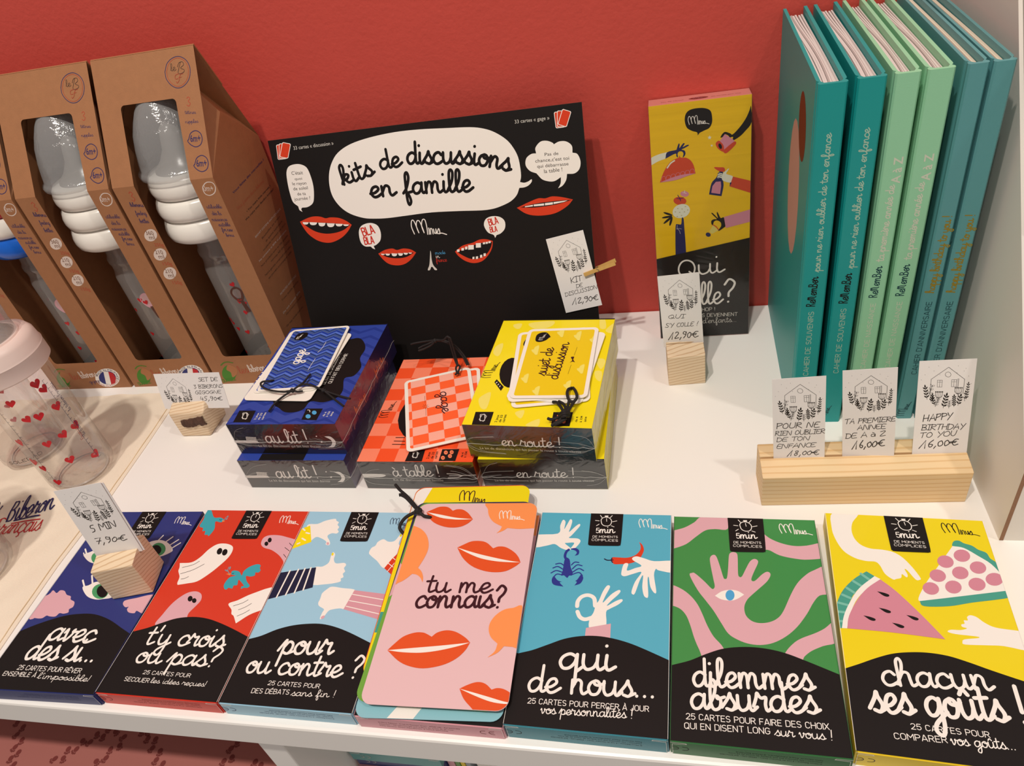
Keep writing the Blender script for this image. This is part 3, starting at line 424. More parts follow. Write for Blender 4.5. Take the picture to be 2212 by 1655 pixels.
'f5':[('P','W',[-2.45,132.43,13.66,134.69,14.45,141.78,15.75,146.84,17.8,145.03,17.65,138.76,19.36,143.36,20.91,147.58,22.45,146.04,21.94,140.6,21.31,136.36,25.23,141.42,27.68,143.63,28.31,141.95,25.69,137.22,23.33,133.38,21.91,131.25,27.47,131.05,29.85,129.5,29.56,127.04,27.05,122.91,24.95,121.22,24.03,122.51,25.92,127.17,21.31,126.99,19.72,126.38,24.03,122.51,23.16,120.61,17.44,122.51,12.6,125.69,7.24,124.12,-0.96,122.83],1),('S','bl',[23.57,111.56,21.06,115.36,21.34,119.33,22.85,121.39],1.77,1),('P','bl',[24.09,121.98,27.27,122.91,29.87,121.02,29.79,117.71,27.43,116.56,27.43,116.56,28.57,118.98,27.28,120.78],1),('P','bl',[21.22,114.06,24.2,113.54,25.8,107.17,27.51,103.45,27.37,100.93,25.51,100.58,24.64,98.92,23.52,99.48,22.1,100.66,20.2,100.57,20.79,104.38],1),('S','bl',[21.14,108.48,18.47,110.03,15.54,109.25],0.82,1),('S','bl',[20.88,105.4,17.19,107.39,14.12,106.09],0.82,1),('S','bl',[20.52,103.1,16.53,104.17,13.37,102.11],0.81,1),('S','bl',[26.12,109.1,28.0,111.38,30.7,111.25],0.82,1),('S','bl',[27.01,105.95,29.84,109.28,33.09,108.79],0.81,1),('S','bl',[27.51,103.45,31.21,106.41,34.53,105.05],0.81,1),('S','bl',[21.23,100.87,17.42,101.43,15.32,98.81],0.81,1),('S','bl',[27.3,101.55,31.53,103.4,34.08,101.27],0.8,1),('P','bl',[15.52,99.7,14.56,96.53,16.39,93.17,22.85,92.05,22.85,92.05,20.06,94.96,21.35,95.65,21.35,95.65,18.35,96.73],1),('P','bl',[33.28,101.85,34.93,99.08,33.47,95.06,29.81,93.28,29.81,93.28,31.08,95.92,29.95,96.72,29.95,96.72,31.27,98.02],1),('P','rd',[52.25,116.1,55.69,116.51,61.98,116.53,67.09,118.69,70.04,122.72,70.42,126.01,69.32,129.68,69.32,129.68,71.42,127.37,72.62,123.48,71.74,119.54,69.34,114.94,64.3,112.17,58.13,111.25,53.42,111.41],1),('S','nv',[53.01,114.33,49.56,113.92,47.38,114.85],0.81,1),('S','nv',[52.27,115.84,51.87,114.02,52.84,112.27],0.7,1),('P','W',[92.84,115.01,92.91,106.45,82.87,107.43,80.82,108.57,79.75,103.59,81.47,91.7,80.12,90.69,77.71,95.04,76.47,102.2,75.86,99.74,76.66,88.15,75.32,86.91,73.77,88.92,72.74,94.77,72.9,103.24,71.04,99.49,68.48,89.79,67.03,88.77,66.23,90.85,68.08,98.12,71.79,105.65,66.77,104.16,61.78,102.06,59.49,102.56,59.03,105.01,60.2,111.34,63.08,111.73,62.55,106.43,67.58,108.55,71.59,110.62,66.26,114.42,65.43,116.43,68.17,117.84,73.41,116.41,79.64,114.53],1),('S','W',[33.22,78.15,33.32,81.89,35.52,85.31,39.48,86.61,43.23,84.58,44.43,79.06],2.59,1),('S','W',[33.83,74.39,35.72,70.76,39.16,69.29,44.43,71.32],2.56,1),('P','W',[42.09,85.93,45.52,81.44,48.36,89.84,50.56,94.16,52.28,94.38,52.42,92.46,50.15,86.39,49.02,81.65,53.58,87.77,57.87,91.33,59.42,90.7,58.08,88.02,53.92,83.1,51.69,79.5,56.9,83.28,60.28,84.87,61.06,83.53,58.08,80.46,53.35,77.31,51.55,74.93,51.85,64.92,42.72,63.21,41.89,69.81,43.85,74.45,44.33,80.21],1),('P','pk',[40.25,63.38,55.07,67.34,55.07,67.34,55.46,55.49,40.16,55.46],0),('P','K',[-3.62,41.14,1.41,43.62,9.39,46.32,18.62,50.72,27.89,55.13,37.4,57.63,47.05,58.41,56.74,57.49,66.38,55.21,75.88,51.75,90.65,45.56,90.65,45.56,96.05,43.2,96.17,-4.51,96.17,-4.51,-2.09,-7.3,-2.09,-7.3],1),('T','W','qui',[27.56,36.04,59.85,37.19],9.22,0.15),('T','W','de nous...',[11.16,20.68,81.19,22.89],8.1,0.15),('I','W','25 CARTES POUR PERCER À JOUR',[11.93,13.59,79.54,14.73],3.01,0),('T','W','vos personnalités !',[20.13,8.46,70.74,10.18],2.77,0.13),('L','W',[69.53,141.92,87.36,142.52],0.055)],
'f6':[('P','pk',[-4.5,139.08,0.22,140.64,7.02,143.37,13.32,148.02,18.62,153.08,34.82,153.66,34.82,153.66,34.63,143.12,26.74,142.8,20.53,141.47,14.28,135.84,8.1,129.62,0.53,125.74,-4.18,124.48],1),('P','pk',[55.1,142.88,56.45,140.95,60.57,136.54,67.1,132.97,74.65,131.16,82.36,131.77,94.06,134.45,93.63,123.99,82.07,120.96,73.66,121.38,65.3,123.43,59.81,126.91,55.13,129.22],1),('P','pk',[-3.6,97.73,0.55,97.15,6.25,94.19,11.08,89.85,14.87,84.39,17.62,77.89,20.28,70.47,23.77,63.33,28.95,56.53,29.56,48.58,18.98,47.7,15.51,54.45,12.85,61.45,10.57,69.77,8.24,76.14,4.9,80.35,0.77,82.33,-3.28,83.19],1),('P','pk',[10.33,105.16,11.62,107.05,13.59,106.8,18.9,101.45,23.14,96.4,24.57,96.14,25.3,98.29,24.56,103.57,23.05,114.43,22.96,119.42,24.7,121.66,26.67,120.87,28.47,114.72,30.59,105.11,31.5,103.74,32.79,104.64,33.71,111.32,34.59,121.27,35.68,123.84,37.68,124.58,39.6,123.41,39.88,119.04,39.55,108.02,40.39,105.68,41.86,106.36,44.36,111.91,47.09,117.55,49.64,119.78,51.71,119.03,51.84,116.57,49.01,109.75,47.28,104.89,47.65,103.14,49.56,103.61,53.64,108.22,56.64,110.42,58.47,109.68,58.47,107.31,56.08,103.05,51.03,97.53,47.04,93.28,44.05,89.69,42.26,85.65,41.95,81.77,42.93,78.02,45.92,75.0,50.33,74.04,55.77,75.17,60.46,78.17,64.03,83.27,69.16,94.67,73.63,102.93,78.88,109.06,83.92,112.88,92.57,115.97,92.48,98.39,85.39,95.14,81.19,89.89,76.75,81.99,70.54,73.08,63.79,66.37,56.45,61.73,49.35,59.86,42.38,60.33,36.31,62.73,31.97,66.04,28.56,72.15,24.19,80.55,19.64,87.54,14.96,94.73],1),('P','pk',[92.06,79.35,89.64,77.39,85.22,73.12,79.65,69.62,72.38,66.01,67.74,62.61,62.89,56.74,60.6,50.18,69.92,50.96,72.4,54.56,76.61,58.33,82.92,61.8,91.88,65.99],1),('P','W',[25.21,91.09,25.21,91.09,29.28,94.46,34.07,95.91,38.76,95.39,42.38,92.98,42.38,92.98,38.49,89.89,34.7,88.29,29.1,88.72],1),('P','sk',[36.73,92.17,36.55,90.99,36.13,89.92,35.52,89.06,34.76,88.48,33.95,88.24,33.15,88.37,32.43,88.86,31.88,89.65,31.55,90.67,31.46,91.83,31.63,93.01,32.05,94.1,32.67,94.98,33.43,95.57,34.25,95.8,35.06,95.67,35.78,95.17,36.33,94.36,36.65,93.33],0),('P','K',[-4.16,41.32,0.28,43.37,10.09,46.97,19.05,51.7,28.03,55.65,36.95,57.57,45.75,58.17,54.39,57.55,62.8,55.74,72.55,52.14,89.34,45.22,89.34,45.22,97.27,42.05,94.09,-5.67,94.09,-5.67,-4.51,-10.15,-4.51,-10.15],1),('T','W','dilemmes',[12.51,31.9,75.91,35.13],8.26,0.15),('T','W','absurdes',[11.35,18.94,76.99,22.61],8.26,0.15),('I','W','25 CARTES POUR FAIRE DES CHOIX',[8.39,12.89,79.95,14.26],3.11,0),('I','W','QUI EN DISENT LONG',[7.57,7.67,50.82,8.99],3.13,0),('T','W','sur vous !',[52.91,8.53,80.76,8.92],2.58,0.13),('L','W',[68.31,141.05,86.61,142.08],0.055)],
'f7':[('P','W',[4.91,155.41,19.98,156.46,15.93,148.14,14.58,141.48,15.52,135.13,18.63,130.35,23.79,127.92,30.08,127.58,36.16,126.26,40.89,122.44,45.02,115.72,48.07,108.52,47.38,106.98,45.27,107.12,41.99,113.12,40.56,113.92,41.5,110.19,40.74,108.17,38.49,110.26,37.63,107.54,34.87,106.48,33.06,105.97,29.26,109.64,27.44,115.32,25.16,118.08,19.81,118.21,13.72,120.09,7.89,125.1,4.2,134.23,3.02,143.22],1),('P','tq',[70.17,135.18,71.72,137.64,74.42,138.1,76.65,136.32,80.63,134.83,83.44,132.05,87.2,129.99,88.37,125.97,90.93,122.72,92.32,113.21,91.21,112.0,86.43,119.45,82.08,126.01,76.48,131.47,70.41,133.38],1),('P','W',[70.02,133.59,70.02,133.59,75.87,132.62,82.35,127.21,87.83,121.87,92.32,113.21,92.32,113.21,92.99,102.89,63.74,94.62,45.85,91.2,45.85,91.2,44.53,94.09,51.01,105.97,60.33,119.42],1),('P','tq',[44.78,92.17,44.78,92.17,64.22,96.92,93.32,104.21,93.32,104.21,92.54,99.53,71.67,93.83,59.61,90.27,46.69,88.94],1),('P','p3',[77.79,125.99,77.11,124.62,76.09,123.46,74.82,122.62,73.44,122.17,72.07,122.16,70.85,122.59,69.89,123.43,69.28,124.59,69.1,125.95,69.35,127.4,70.02,128.79,71.05,129.97,72.33,130.83,73.73,131.28,75.12,131.28,76.35,130.83,77.31,129.98,77.9,128.8,78.06,127.43],0),('P','p3',[67.85,120.27,67.12,118.96,66.07,117.91,64.8,117.2,63.43,116.91,62.1,117.06,60.94,117.64,60.05,118.61,59.52,119.85,59.41,121.27,59.74,122.71,60.47,124.04,61.52,125.12,62.81,125.84,64.2,126.13,65.54,125.97,66.71,125.36,67.6,124.38,68.1,123.11,68.19,121.7],0),('P','p3',[84.3,117.79,83.59,116.48,82.56,115.39,81.31,114.61,79.96,114.23,78.64,114.28,77.47,114.76,76.58,115.62,76.04,116.78,75.91,118.13,76.21,119.54,76.92,120.87,77.95,121.98,79.22,122.77,80.59,123.16,81.93,123.1,83.1,122.6,83.99,121.72,84.51,120.55,84.62,119.19],0),('P','p3',[61.68,109.74,60.97,108.47,59.94,107.44,58.7,106.74,57.35,106.45,56.03,106.59,54.87,107.15,53.98,108.08,53.45,109.28,53.33,110.65,53.63,112.05,54.34,113.34,55.38,114.39,56.64,115.1,58.01,115.39,59.34,115.24,60.51,114.66,61.39,113.72,61.91,112.5,62.01,111.13],0),('P','p3',[74.13,113.12,73.43,111.78,72.4,110.66,71.15,109.87,69.79,109.47,68.46,109.51,67.28,109.98,66.37,110.85,65.82,112.02,65.68,113.39,65.97,114.82,66.67,116.18,67.7,117.32,68.97,118.13,70.35,118.53,71.7,118.48,72.88,117.99,73.79,117.1,74.32,115.91,74.44,114.54],0),('P','p3',[91.34,110.92,90.7,109.53,89.69,108.29,88.41,107.32,86.99,106.71,85.57,106.52,84.27,106.77,83.22,107.44,82.54,108.46,82.28,109.74,82.47,111.15,83.1,112.56,84.11,113.83,85.4,114.82,86.84,115.44,88.29,115.62,89.6,115.36,90.64,114.67,91.32,113.63,91.56,112.34],0),('P','p3',[56.26,100.32,55.57,99.08,54.56,98.08,53.33,97.39,52.0,97.1,50.69,97.23,49.53,97.77,48.64,98.66,48.1,99.83,47.97,101.16,48.26,102.52,48.95,103.77,49.97,104.8,51.22,105.5,52.57,105.79,53.89,105.65,55.05,105.1,55.94,104.18,56.46,103.0,56.57,101.67],0),('P','p3',[68.37,102.78,67.68,101.45,66.66,100.33,65.42,99.52,64.08,99.12,62.76,99.14,61.59,99.6,60.69,100.44,60.14,101.6,60.0,102.96,60.29,104.38,60.97,105.73,62.0,106.87,63.25,107.69,64.62,108.11,65.95,108.07,67.13,107.6,68.03,106.73,68.56,105.56,68.68,104.19],0),('P','p3',[81.22,105.84,80.49,104.51,79.44,103.39,78.16,102.6,76.78,102.2,75.43,102.23,74.24,102.7,73.32,103.56,72.77,104.73,72.64,106.09,72.95,107.52,73.67,108.87,74.72,110.01,76.02,110.82,77.42,111.23,78.79,111.18,79.99,110.69,80.9,109.81,81.43,108.63,81.54,107.26],0),('P','tq',[19.25,110.46,19.25,110.46,23.64,107.04,23.64,107.04,12.68,96.67,7.22,87.27,1.61,69.91,1.61,69.91,-0.27,69.71,-0.27,69.71,-0.36,81.08,0.38,86.58,4.7,95.89,11.87,104.55],1),('S','tq2',[15.89,108.4,19.82,104.73],1.65,0),('S','tq2',[10.95,102.74,14.8,99.69],1.64,0),('S','tq2',[6.81,97.45,10.81,94.25],1.62,0),('S','tq2',[3.89,92.45,8.11,90.43],1.6,0),('S','tq2',[1.26,86.67,5.98,85.51],1.58,0),('S','tq2',[0.02,80.58,4.04,80.47],1.56,0),('S','tq2',[-0.05,74.21,2.36,74.47],1.54,0),('P','W',[23.25,107.35,23.25,107.35,26.22,105.44,26.22,105.44,14.02,93.46,8.02,83.02,4.23,69.99,4.23,69.99,1.18,69.87,1.18,69.87,3.2,78.25,7.22,87.27,13.7,97.89],1),('P','p3',[26.02,105.31,26.02,105.31,33.49,97.59,43.68,83.57,53.31,68.61,53.31,68.61,26.74,69.92,3.97,69.96,3.97,69.96,5.96,78.54,11.85,89.93,18.11,98.32],1),('P','K',[23.06,96.57,23.06,96.57,26.42,96.01,29.0,94.94,29.17,93.86,27.9,93.29,25.95,93.98],1),('P','K',[22.35,85.36,22.35,85.36,25.65,84.85,28.18,83.84,28.36,82.8,27.1,82.25,25.19,82.89],1),('P','K',[13.52,79.34,13.52,79.34,16.83,78.84,19.38,77.86,19.57,76.84,18.33,76.29,16.4,76.91],1),('P','K',[36.19,82.05,36.19,82.05,39.4,81.55,41.85,80.57,42.0,79.55,40.76,79.0,38.91,79.63],1),('P','K',[27.93,76.18,27.93,76.18,31.15,75.7,33.61,74.74,33.77,73.74,32.55,73.2,30.69,73.81],1),('P','W',[55.48,73.61,57.35,75.01,62.14,75.34,65.57,76.72,63.38,77.48,63.3,78.98,65.03,79.68,65.06,81.71,67.09,81.93,67.13,83.98,69.03,85.41,72.0,84.49,75.2,81.28,80.05,78.8,90.57,77.98,98.73,77.41,95.8,66.57,81.19,67.72,73.52,67.32,62.62,66.55,61.51,67.88,62.9,69.69,69.82,71.26,69.25,72.17,59.2,72.53],1),('P','K',[-5.18,42.34,0.19,45.06,7.61,48.61,16.21,52.97,24.72,56.57,32.96,58.5,42.56,59.42,52.51,58.68,61.89,56.04,71.59,52.61,85.8,48.09,97.08,45.15,97.08,45.15,90.57,-0.59,90.57,-0.59,-6.59,-7.38,-6.59,-7.38],1),('T','W','chacun',[18.41,37.88,71.0,41.41],7.67,0.15),('T','W','ses goûts !',[9.73,22.48,80.97,25.66],9.59,0.15),('I','W','25 CARTES POUR',[27.67,15.4,62.61,15.77],2.85,0),('I','W','COMPARER',[19.16,9.26,42.93,10.49],2.98,0),('T','W','vos goûts...',[44.58,9.93,72.1,11.16],2.8,0.13),('L','K',[68.1,143.69,86.6,144.25],0.055)],
'panel':[('P','W',[160.66,217.48,182.23,215.88,193.77,213.49,202.63,209.63,211.15,203.29,216.14,196.57,219.44,188.54,220.3,179.57,220.12,172.86,218.75,168.37,218.75,168.37,222.24,167.46,225.87,168.24,228.66,169.66,228.41,167.43,225.48,164.89,221.79,163.72,217.59,163.67,217.59,163.67,214.49,157.85,208.47,153.18,199.42,149.97,191.9,148.46,182.05,148.16,162.22,149.37,137.78,150.35,115.03,149.62,97.6,149.04,86.09,149.47,74.74,151.03,62.78,155.84,54.82,162.59,49.8,171.56,48.75,181.29,50.75,191.64,55.39,200.54,62.89,208.08,75.68,213.77,94.41,217.28,117.08,219.08,138.86,218.88],1),('T','K','kits',[61.36,180.93,75.87,183.43,93.35,187.44],8.02,0.3),('T','K','de',[99.31,190.46,119.32,191.63],7.76,0.3),('T','K','discussions',[123.93,192.64,143.95,190.81,166.08,188.57,186.16,185.23,203.07,180.54,211.77,177.43],8.85,0.28),('T','K','en',[85.31,168.1,109.38,167.97],8.44,0.3),('T','K','famille',[115.47,167.85,143.96,166.76,177.91,164.74],8.9,0.28),('P','W',[7.03,219.82,8.07,220.53,14.67,220.52,15.52,219.81,14.14,208.65,13.1,207.94,6.44,207.92,5.58,208.63],0),('P','rd',[7.57,219.38,8.47,220.03,14.15,220.02,14.87,219.37,13.6,209.1,12.7,208.44,6.98,208.42,6.24,209.08],0),('P','W',[9.91,220.62,11.02,221.22,17.47,220.54,18.21,219.74,15.29,208.67,14.18,208.06,7.66,208.72,6.92,209.53],0),('P','rd',[10.37,220.12,11.34,220.68,16.89,220.09,17.51,219.36,14.83,209.18,13.86,208.61,8.26,209.18,7.63,209.92],0),('P','W',[13.26,221.45,14.46,221.88,20.53,220.21,21.07,219.3,15.95,208.65,14.75,208.2,8.62,209.88,8.07,210.8],0),('P','rd',[13.61,220.88,14.65,221.29,19.88,219.85,20.33,219.03,15.61,209.23,14.55,208.81,9.28,210.25,8.83,211.08],0),('I','lg','33 cartes « discussion »',[22.78,214.63,60.5,214.96],3.1,0),('P','W',[10.92,196.62,14.32,201.34,20.64,202.7,26.38,201.91,30.94,198.84,32.87,192.34,33.47,182.75,31.73,173.27,29.26,168.08,23.74,165.32,18.01,165.17,18.01,165.17,16.92,163.74,17.56,161.49,17.56,161.49,15.12,163.35,14.63,166.68,14.63,166.68,10.6,170.87,9.56,178.57,9.68,188.23],1),('I','dk',"C'était",[15.42,194.06,26.3,193.62],3.12,0),('I','dk','quoi',[17.21,189.42,24.33,189.16],2.3,0),('I','dk','le rayon',[13.97,185.25,27.4,184.71],2.84,0),('I','dk','de soleil',[13.77,180.76,27.78,180.51],2.95,0),('I','dk','de ta',[16.43,176.09,24.58,175.87],2.86,0),('I','dk','journée ?',[12.42,171.79,28.1,171.66],2.98,0),('P','rd',[12.98,153.04,12.98,153.04,21.98,155.81,28.21,156.48,34.05,155.64,38.47,153.93,43.35,154.28,51.44,153.02,57.85,149.73,62.03,146.08,62.03,146.08,56.95,140.43,49.82,135.46,40.61,132.28,33.31,132.3,25.44,135.2,18.39,141.41,14.63,148.45],1),('P','K',[14.78,152.44,14.78,152.44,26.94,151.29,44.52,149.01,60.39,146.22,60.39,146.22,53.79,142.36,44.91,140.33,35.23,140.35,26.13,143.01,18.83,148.09],1),('P','W',[15.41,152.5,15.41,152.5,21.34,151.77,21.34,151.77,20.07,150.38,17.86,150.07,15.88,150.74],1),('P','W',[21.96,151.83,21.96,151.83,29.53,150.95,29.53,150.95,27.95,149.26,25.13,148.89,22.61,149.72],1),('P','W',[30.43,150.66,30.43,150.66,37.49,149.83,37.49,149.83,35.88,147.64,33.2,147.09,30.89,148.07],1),('P','W',[38.5,149.52,38.5,149.52,46.24,148.64,46.24,148.64,44.5,146.3,41.58,145.72,39.04,146.76],1),('P','W',[46.78,148.37,46.78,148.37,53.78,147.55,53.78,147.55,52.35,146.02,49.76,145.69,47.41,146.44],1),('P','W',[53.94,147.21,53.94,147.21,59.51,146.51,59.51,146.51,58.45,145.61,56.41,145.45,54.51,145.95],1),('P','W',[67.26,138.47,70.18,143.74,75.97,145.98,81.81,145.81,86.49,142.9,87.93,136.75,86.25,130.26,81.98,126.71,78.77,125.52,78.77,125.52,79.67,122.42,79.67,122.42,77.21,123.74,75.75,125.31,70.52,125.95,67.24,130.13],1),('I','r2','BLA',[71.27,135.03,82.61,137.19],7.14,1),('I','r2','BLA',[71.08,127.47,80.01,128.1],6.32,1),('P','rd',[81.8,118.32,81.8,118.32,88.54,121.16,95.77,121.94,100.14,120.25,106.16,121.12,112.91,119.81,117.56,116.66,117.56,116.66,112.53,111.47,105.92,107.46,98.63,106.31,90.66,108.04,85.59,112.39],1),('P','K',[83.51,117.96,83.51,117.96,97.23,117.35,115.62,116.82,115.62,116.82,108.23,113.48,99.87,112.77,90.71,114.26],1),('P','W',[84.37,118.12,84.37,118.12,88.06,117.61,88.06,117.61,87.35,116.91,86.0,116.76,84.74,117.11],1),('P','W',[88.6,117.91,88.6,117.91,92.98,117.34,92.98,117.34,92.09,116.23,90.46,115.96,88.99,116.47],1),('P','W',[94.35,117.69,94.35,117.69,99.87,117.03,99.87,117.03,98.68,115.27,96.61,114.82,94.78,115.58],1),('P','W',[100.54,117.43,100.54,117.43,105.35,116.83,105.35,116.83,104.31,115.23,102.5,114.81,100.9,115.5],1),('P','W',[105.91,117.35,105.91,117.35,110.02,116.8,110.02,116.8,109.18,115.7,107.66,115.42,106.28,115.92],1),('P','W',[110.56,117.21,110.56,117.21,113.74,116.74,113.74,116.74,113.14,116.12,111.97,115.98,110.88,116.29],1),('L','W',[119.05,133.07,148.39,132.8],0.05),('I','lg','33 cartes « gage »',[220.05,214.52,248.41,214.56],2.85,0),('P','W',[252.49,218.92,253.25,219.66,259.28,219.65,260.08,218.92,260.43,207.96,259.67,207.22,253.59,207.19,252.78,207.94],0),('P','rd',[253.03,218.49,253.69,219.16,258.88,219.16,259.57,218.48,259.88,208.4,259.23,207.72,254.0,207.7,253.3,208.38],0),('P','W',[255.05,219.73,255.9,220.37,261.89,219.69,262.6,218.87,261.57,208.0,260.71,207.35,254.66,208.02,253.95,208.84],0),('P','rd',[255.53,219.24,256.27,219.83,261.43,219.24,262.03,218.5,261.08,208.5,260.34,207.89,255.14,208.47,254.53,209.22],0),('P','W',[259.29,220.69,260.3,221.06,265.86,218.75,266.29,217.79,261.9,207.78,260.87,207.4,255.26,209.72,254.84,210.7],0),('P','rd',[259.6,220.09,260.49,220.45,265.27,218.46,265.62,217.59,261.58,208.39,260.68,208.02,255.86,210.02,255.51,210.9],0),('P','W',[234.8,189.74,234.71,194.15,239.23,198.37,244.44,198.58,248.84,196.7,250.07,195.26,250.07,195.26,254.59,196.95,260.23,196.35,264.43,192.66,264.5,187.21,264.5,187.21,268.35,185.72,270.36,180.04,269.04,174.11,264.73,170.87,258.51,171.04,258.51,171.04,257.37,166.33,254.06,162.14,250.02,160.26,250.02,160.26,252.49,163.99,253.21,168.98,253.21,168.98,248.06,166.45,243.38,166.45,237.73,168.58,234.4,172.51,233.27,173.97,233.27,173.97,228.02,176.52,225.04,181.3,226.27,186.75,230.7,189.62,234.8,189.74],1),('I','dk','Pas de',[241.7,186.94,253.0,186.76],2.61,0),('I','dk',"chance,c'est toi",[233.4,182.47,261.39,182.06],2.86,0),('I','dk','qui débarrasse',[234.44,178.12,260.41,177.74],2.77,0),('I','dk','la table !',[239.78,173.44,254.94,173.62],3.21,0),('P','rd',[213.44,147.47,213.44,147.47,223.9,151.2,232.54,153.65,238.43,153.1,244.46,154.16,252.57,152.83,261.44,150.07,261.44,150.07,256.55,145.34,247.85,140.9,239.35,139.31,228.59,139.67,220.43,142.15],1),('P','K',[216.23,147.57,216.23,147.57,229.7,149.51,247.6,150.19,260.49,149.92,260.49,149.92,247.31,147.33,229.35,146.4],1),('P','W',[228.19,148.95,237.05,149.07,236.86,147.35,228.03,147.45],0),('P','W',[237.78,149.24,244.56,149.43,244.37,147.59,237.58,147.4],0),('P','W',[220.53,148.12,227.46,148.78,227.31,147.51,220.45,147.43],0),('P','W',[245.16,149.49,256.97,149.79,253.94,148.8,244.99,147.77],0),('P','rd',[153.56,114.61,153.56,114.61,161.36,119.35,170.54,121.08,177.2,123.37,183.45,123.1,188.83,121.2,188.83,121.2,187.42,115.42,183.45,109.55,177.02,104.43,169.16,103.14,161.82,105.58,156.12,110.41],1),('P','K',[155.22,114.48,155.22,114.48,166.17,117.35,176.74,120.21,188.12,120.52,188.12,120.52,186.17,115.52,181.66,110.31,174.85,107.1,167.18,107.05,160.04,110.73],1),('P','W',[155.64,116.32,157.96,116.39,157.61,114.17,155.29,114.1],0),('P','W',[159.89,117.23,162.2,117.3,161.86,115.09,159.54,115.02],0),('P','W',[163.36,118.2,165.41,118.28,165.04,115.83,162.98,115.74],0),('P','W',[166.34,119.32,171.4,119.16,170.82,115.25,165.74,115.4],0),('P','W',[173.49,120.48,178.03,120.36,177.47,116.46,172.92,116.57],0),('P','W',[179.84,120.7,181.87,120.78,181.63,119.08,179.6,119.0],0),('P','W',[182.39,120.86,184.41,120.95,184.17,119.25,182.15,119.17],0),('P','W',[184.96,121.27,186.98,121.35,186.74,119.66,184.72,119.57],0),('P','W',[168.7,108.69,170.51,108.8,170.22,106.82,168.41,106.71],0),('P','W',[171.79,108.83,173.84,108.92,173.52,106.7,171.46,106.6],0),('P','W',[175.77,109.9,177.81,109.99,177.46,107.52,175.41,107.43],0),('P','W',[179.1,111.01,181.14,111.1,180.79,108.64,178.75,108.54],0),('P','W',[182.92,135.28,185.27,140.49,191.11,142.36,197.73,141.19,201.53,137.29,201.0,131.35,197.15,127.45,192.86,125.99,192.86,125.99,191.3,123.68,191.3,123.68,190.18,126.45,185.53,129.02],1),('I','r2','BLA',[187.93,134.62,195.94,136.09],5.43,1),('I','r2','BLA',[188.0,128.81,194.04,129.28],4.54,1),('P','lg',[131.05,117.37,131.05,117.37,131.38,115.46,130.95,109.18,131.64,104.03,134.48,99.86,132.2,99.64,130.79,102.18,129.41,102.54,127.62,99.85,125.7,100.25,127.87,104.32,129.37,109.93],1),('T','sk','made',[135.23,113.53,144.69,113.3],1.62,0.14),('T','W','in',[135.32,110.24,138.97,110.21],1.75,0.16),('T','r2','france',[134.7,106.61,145.0,106.47],1.88,0.14)],
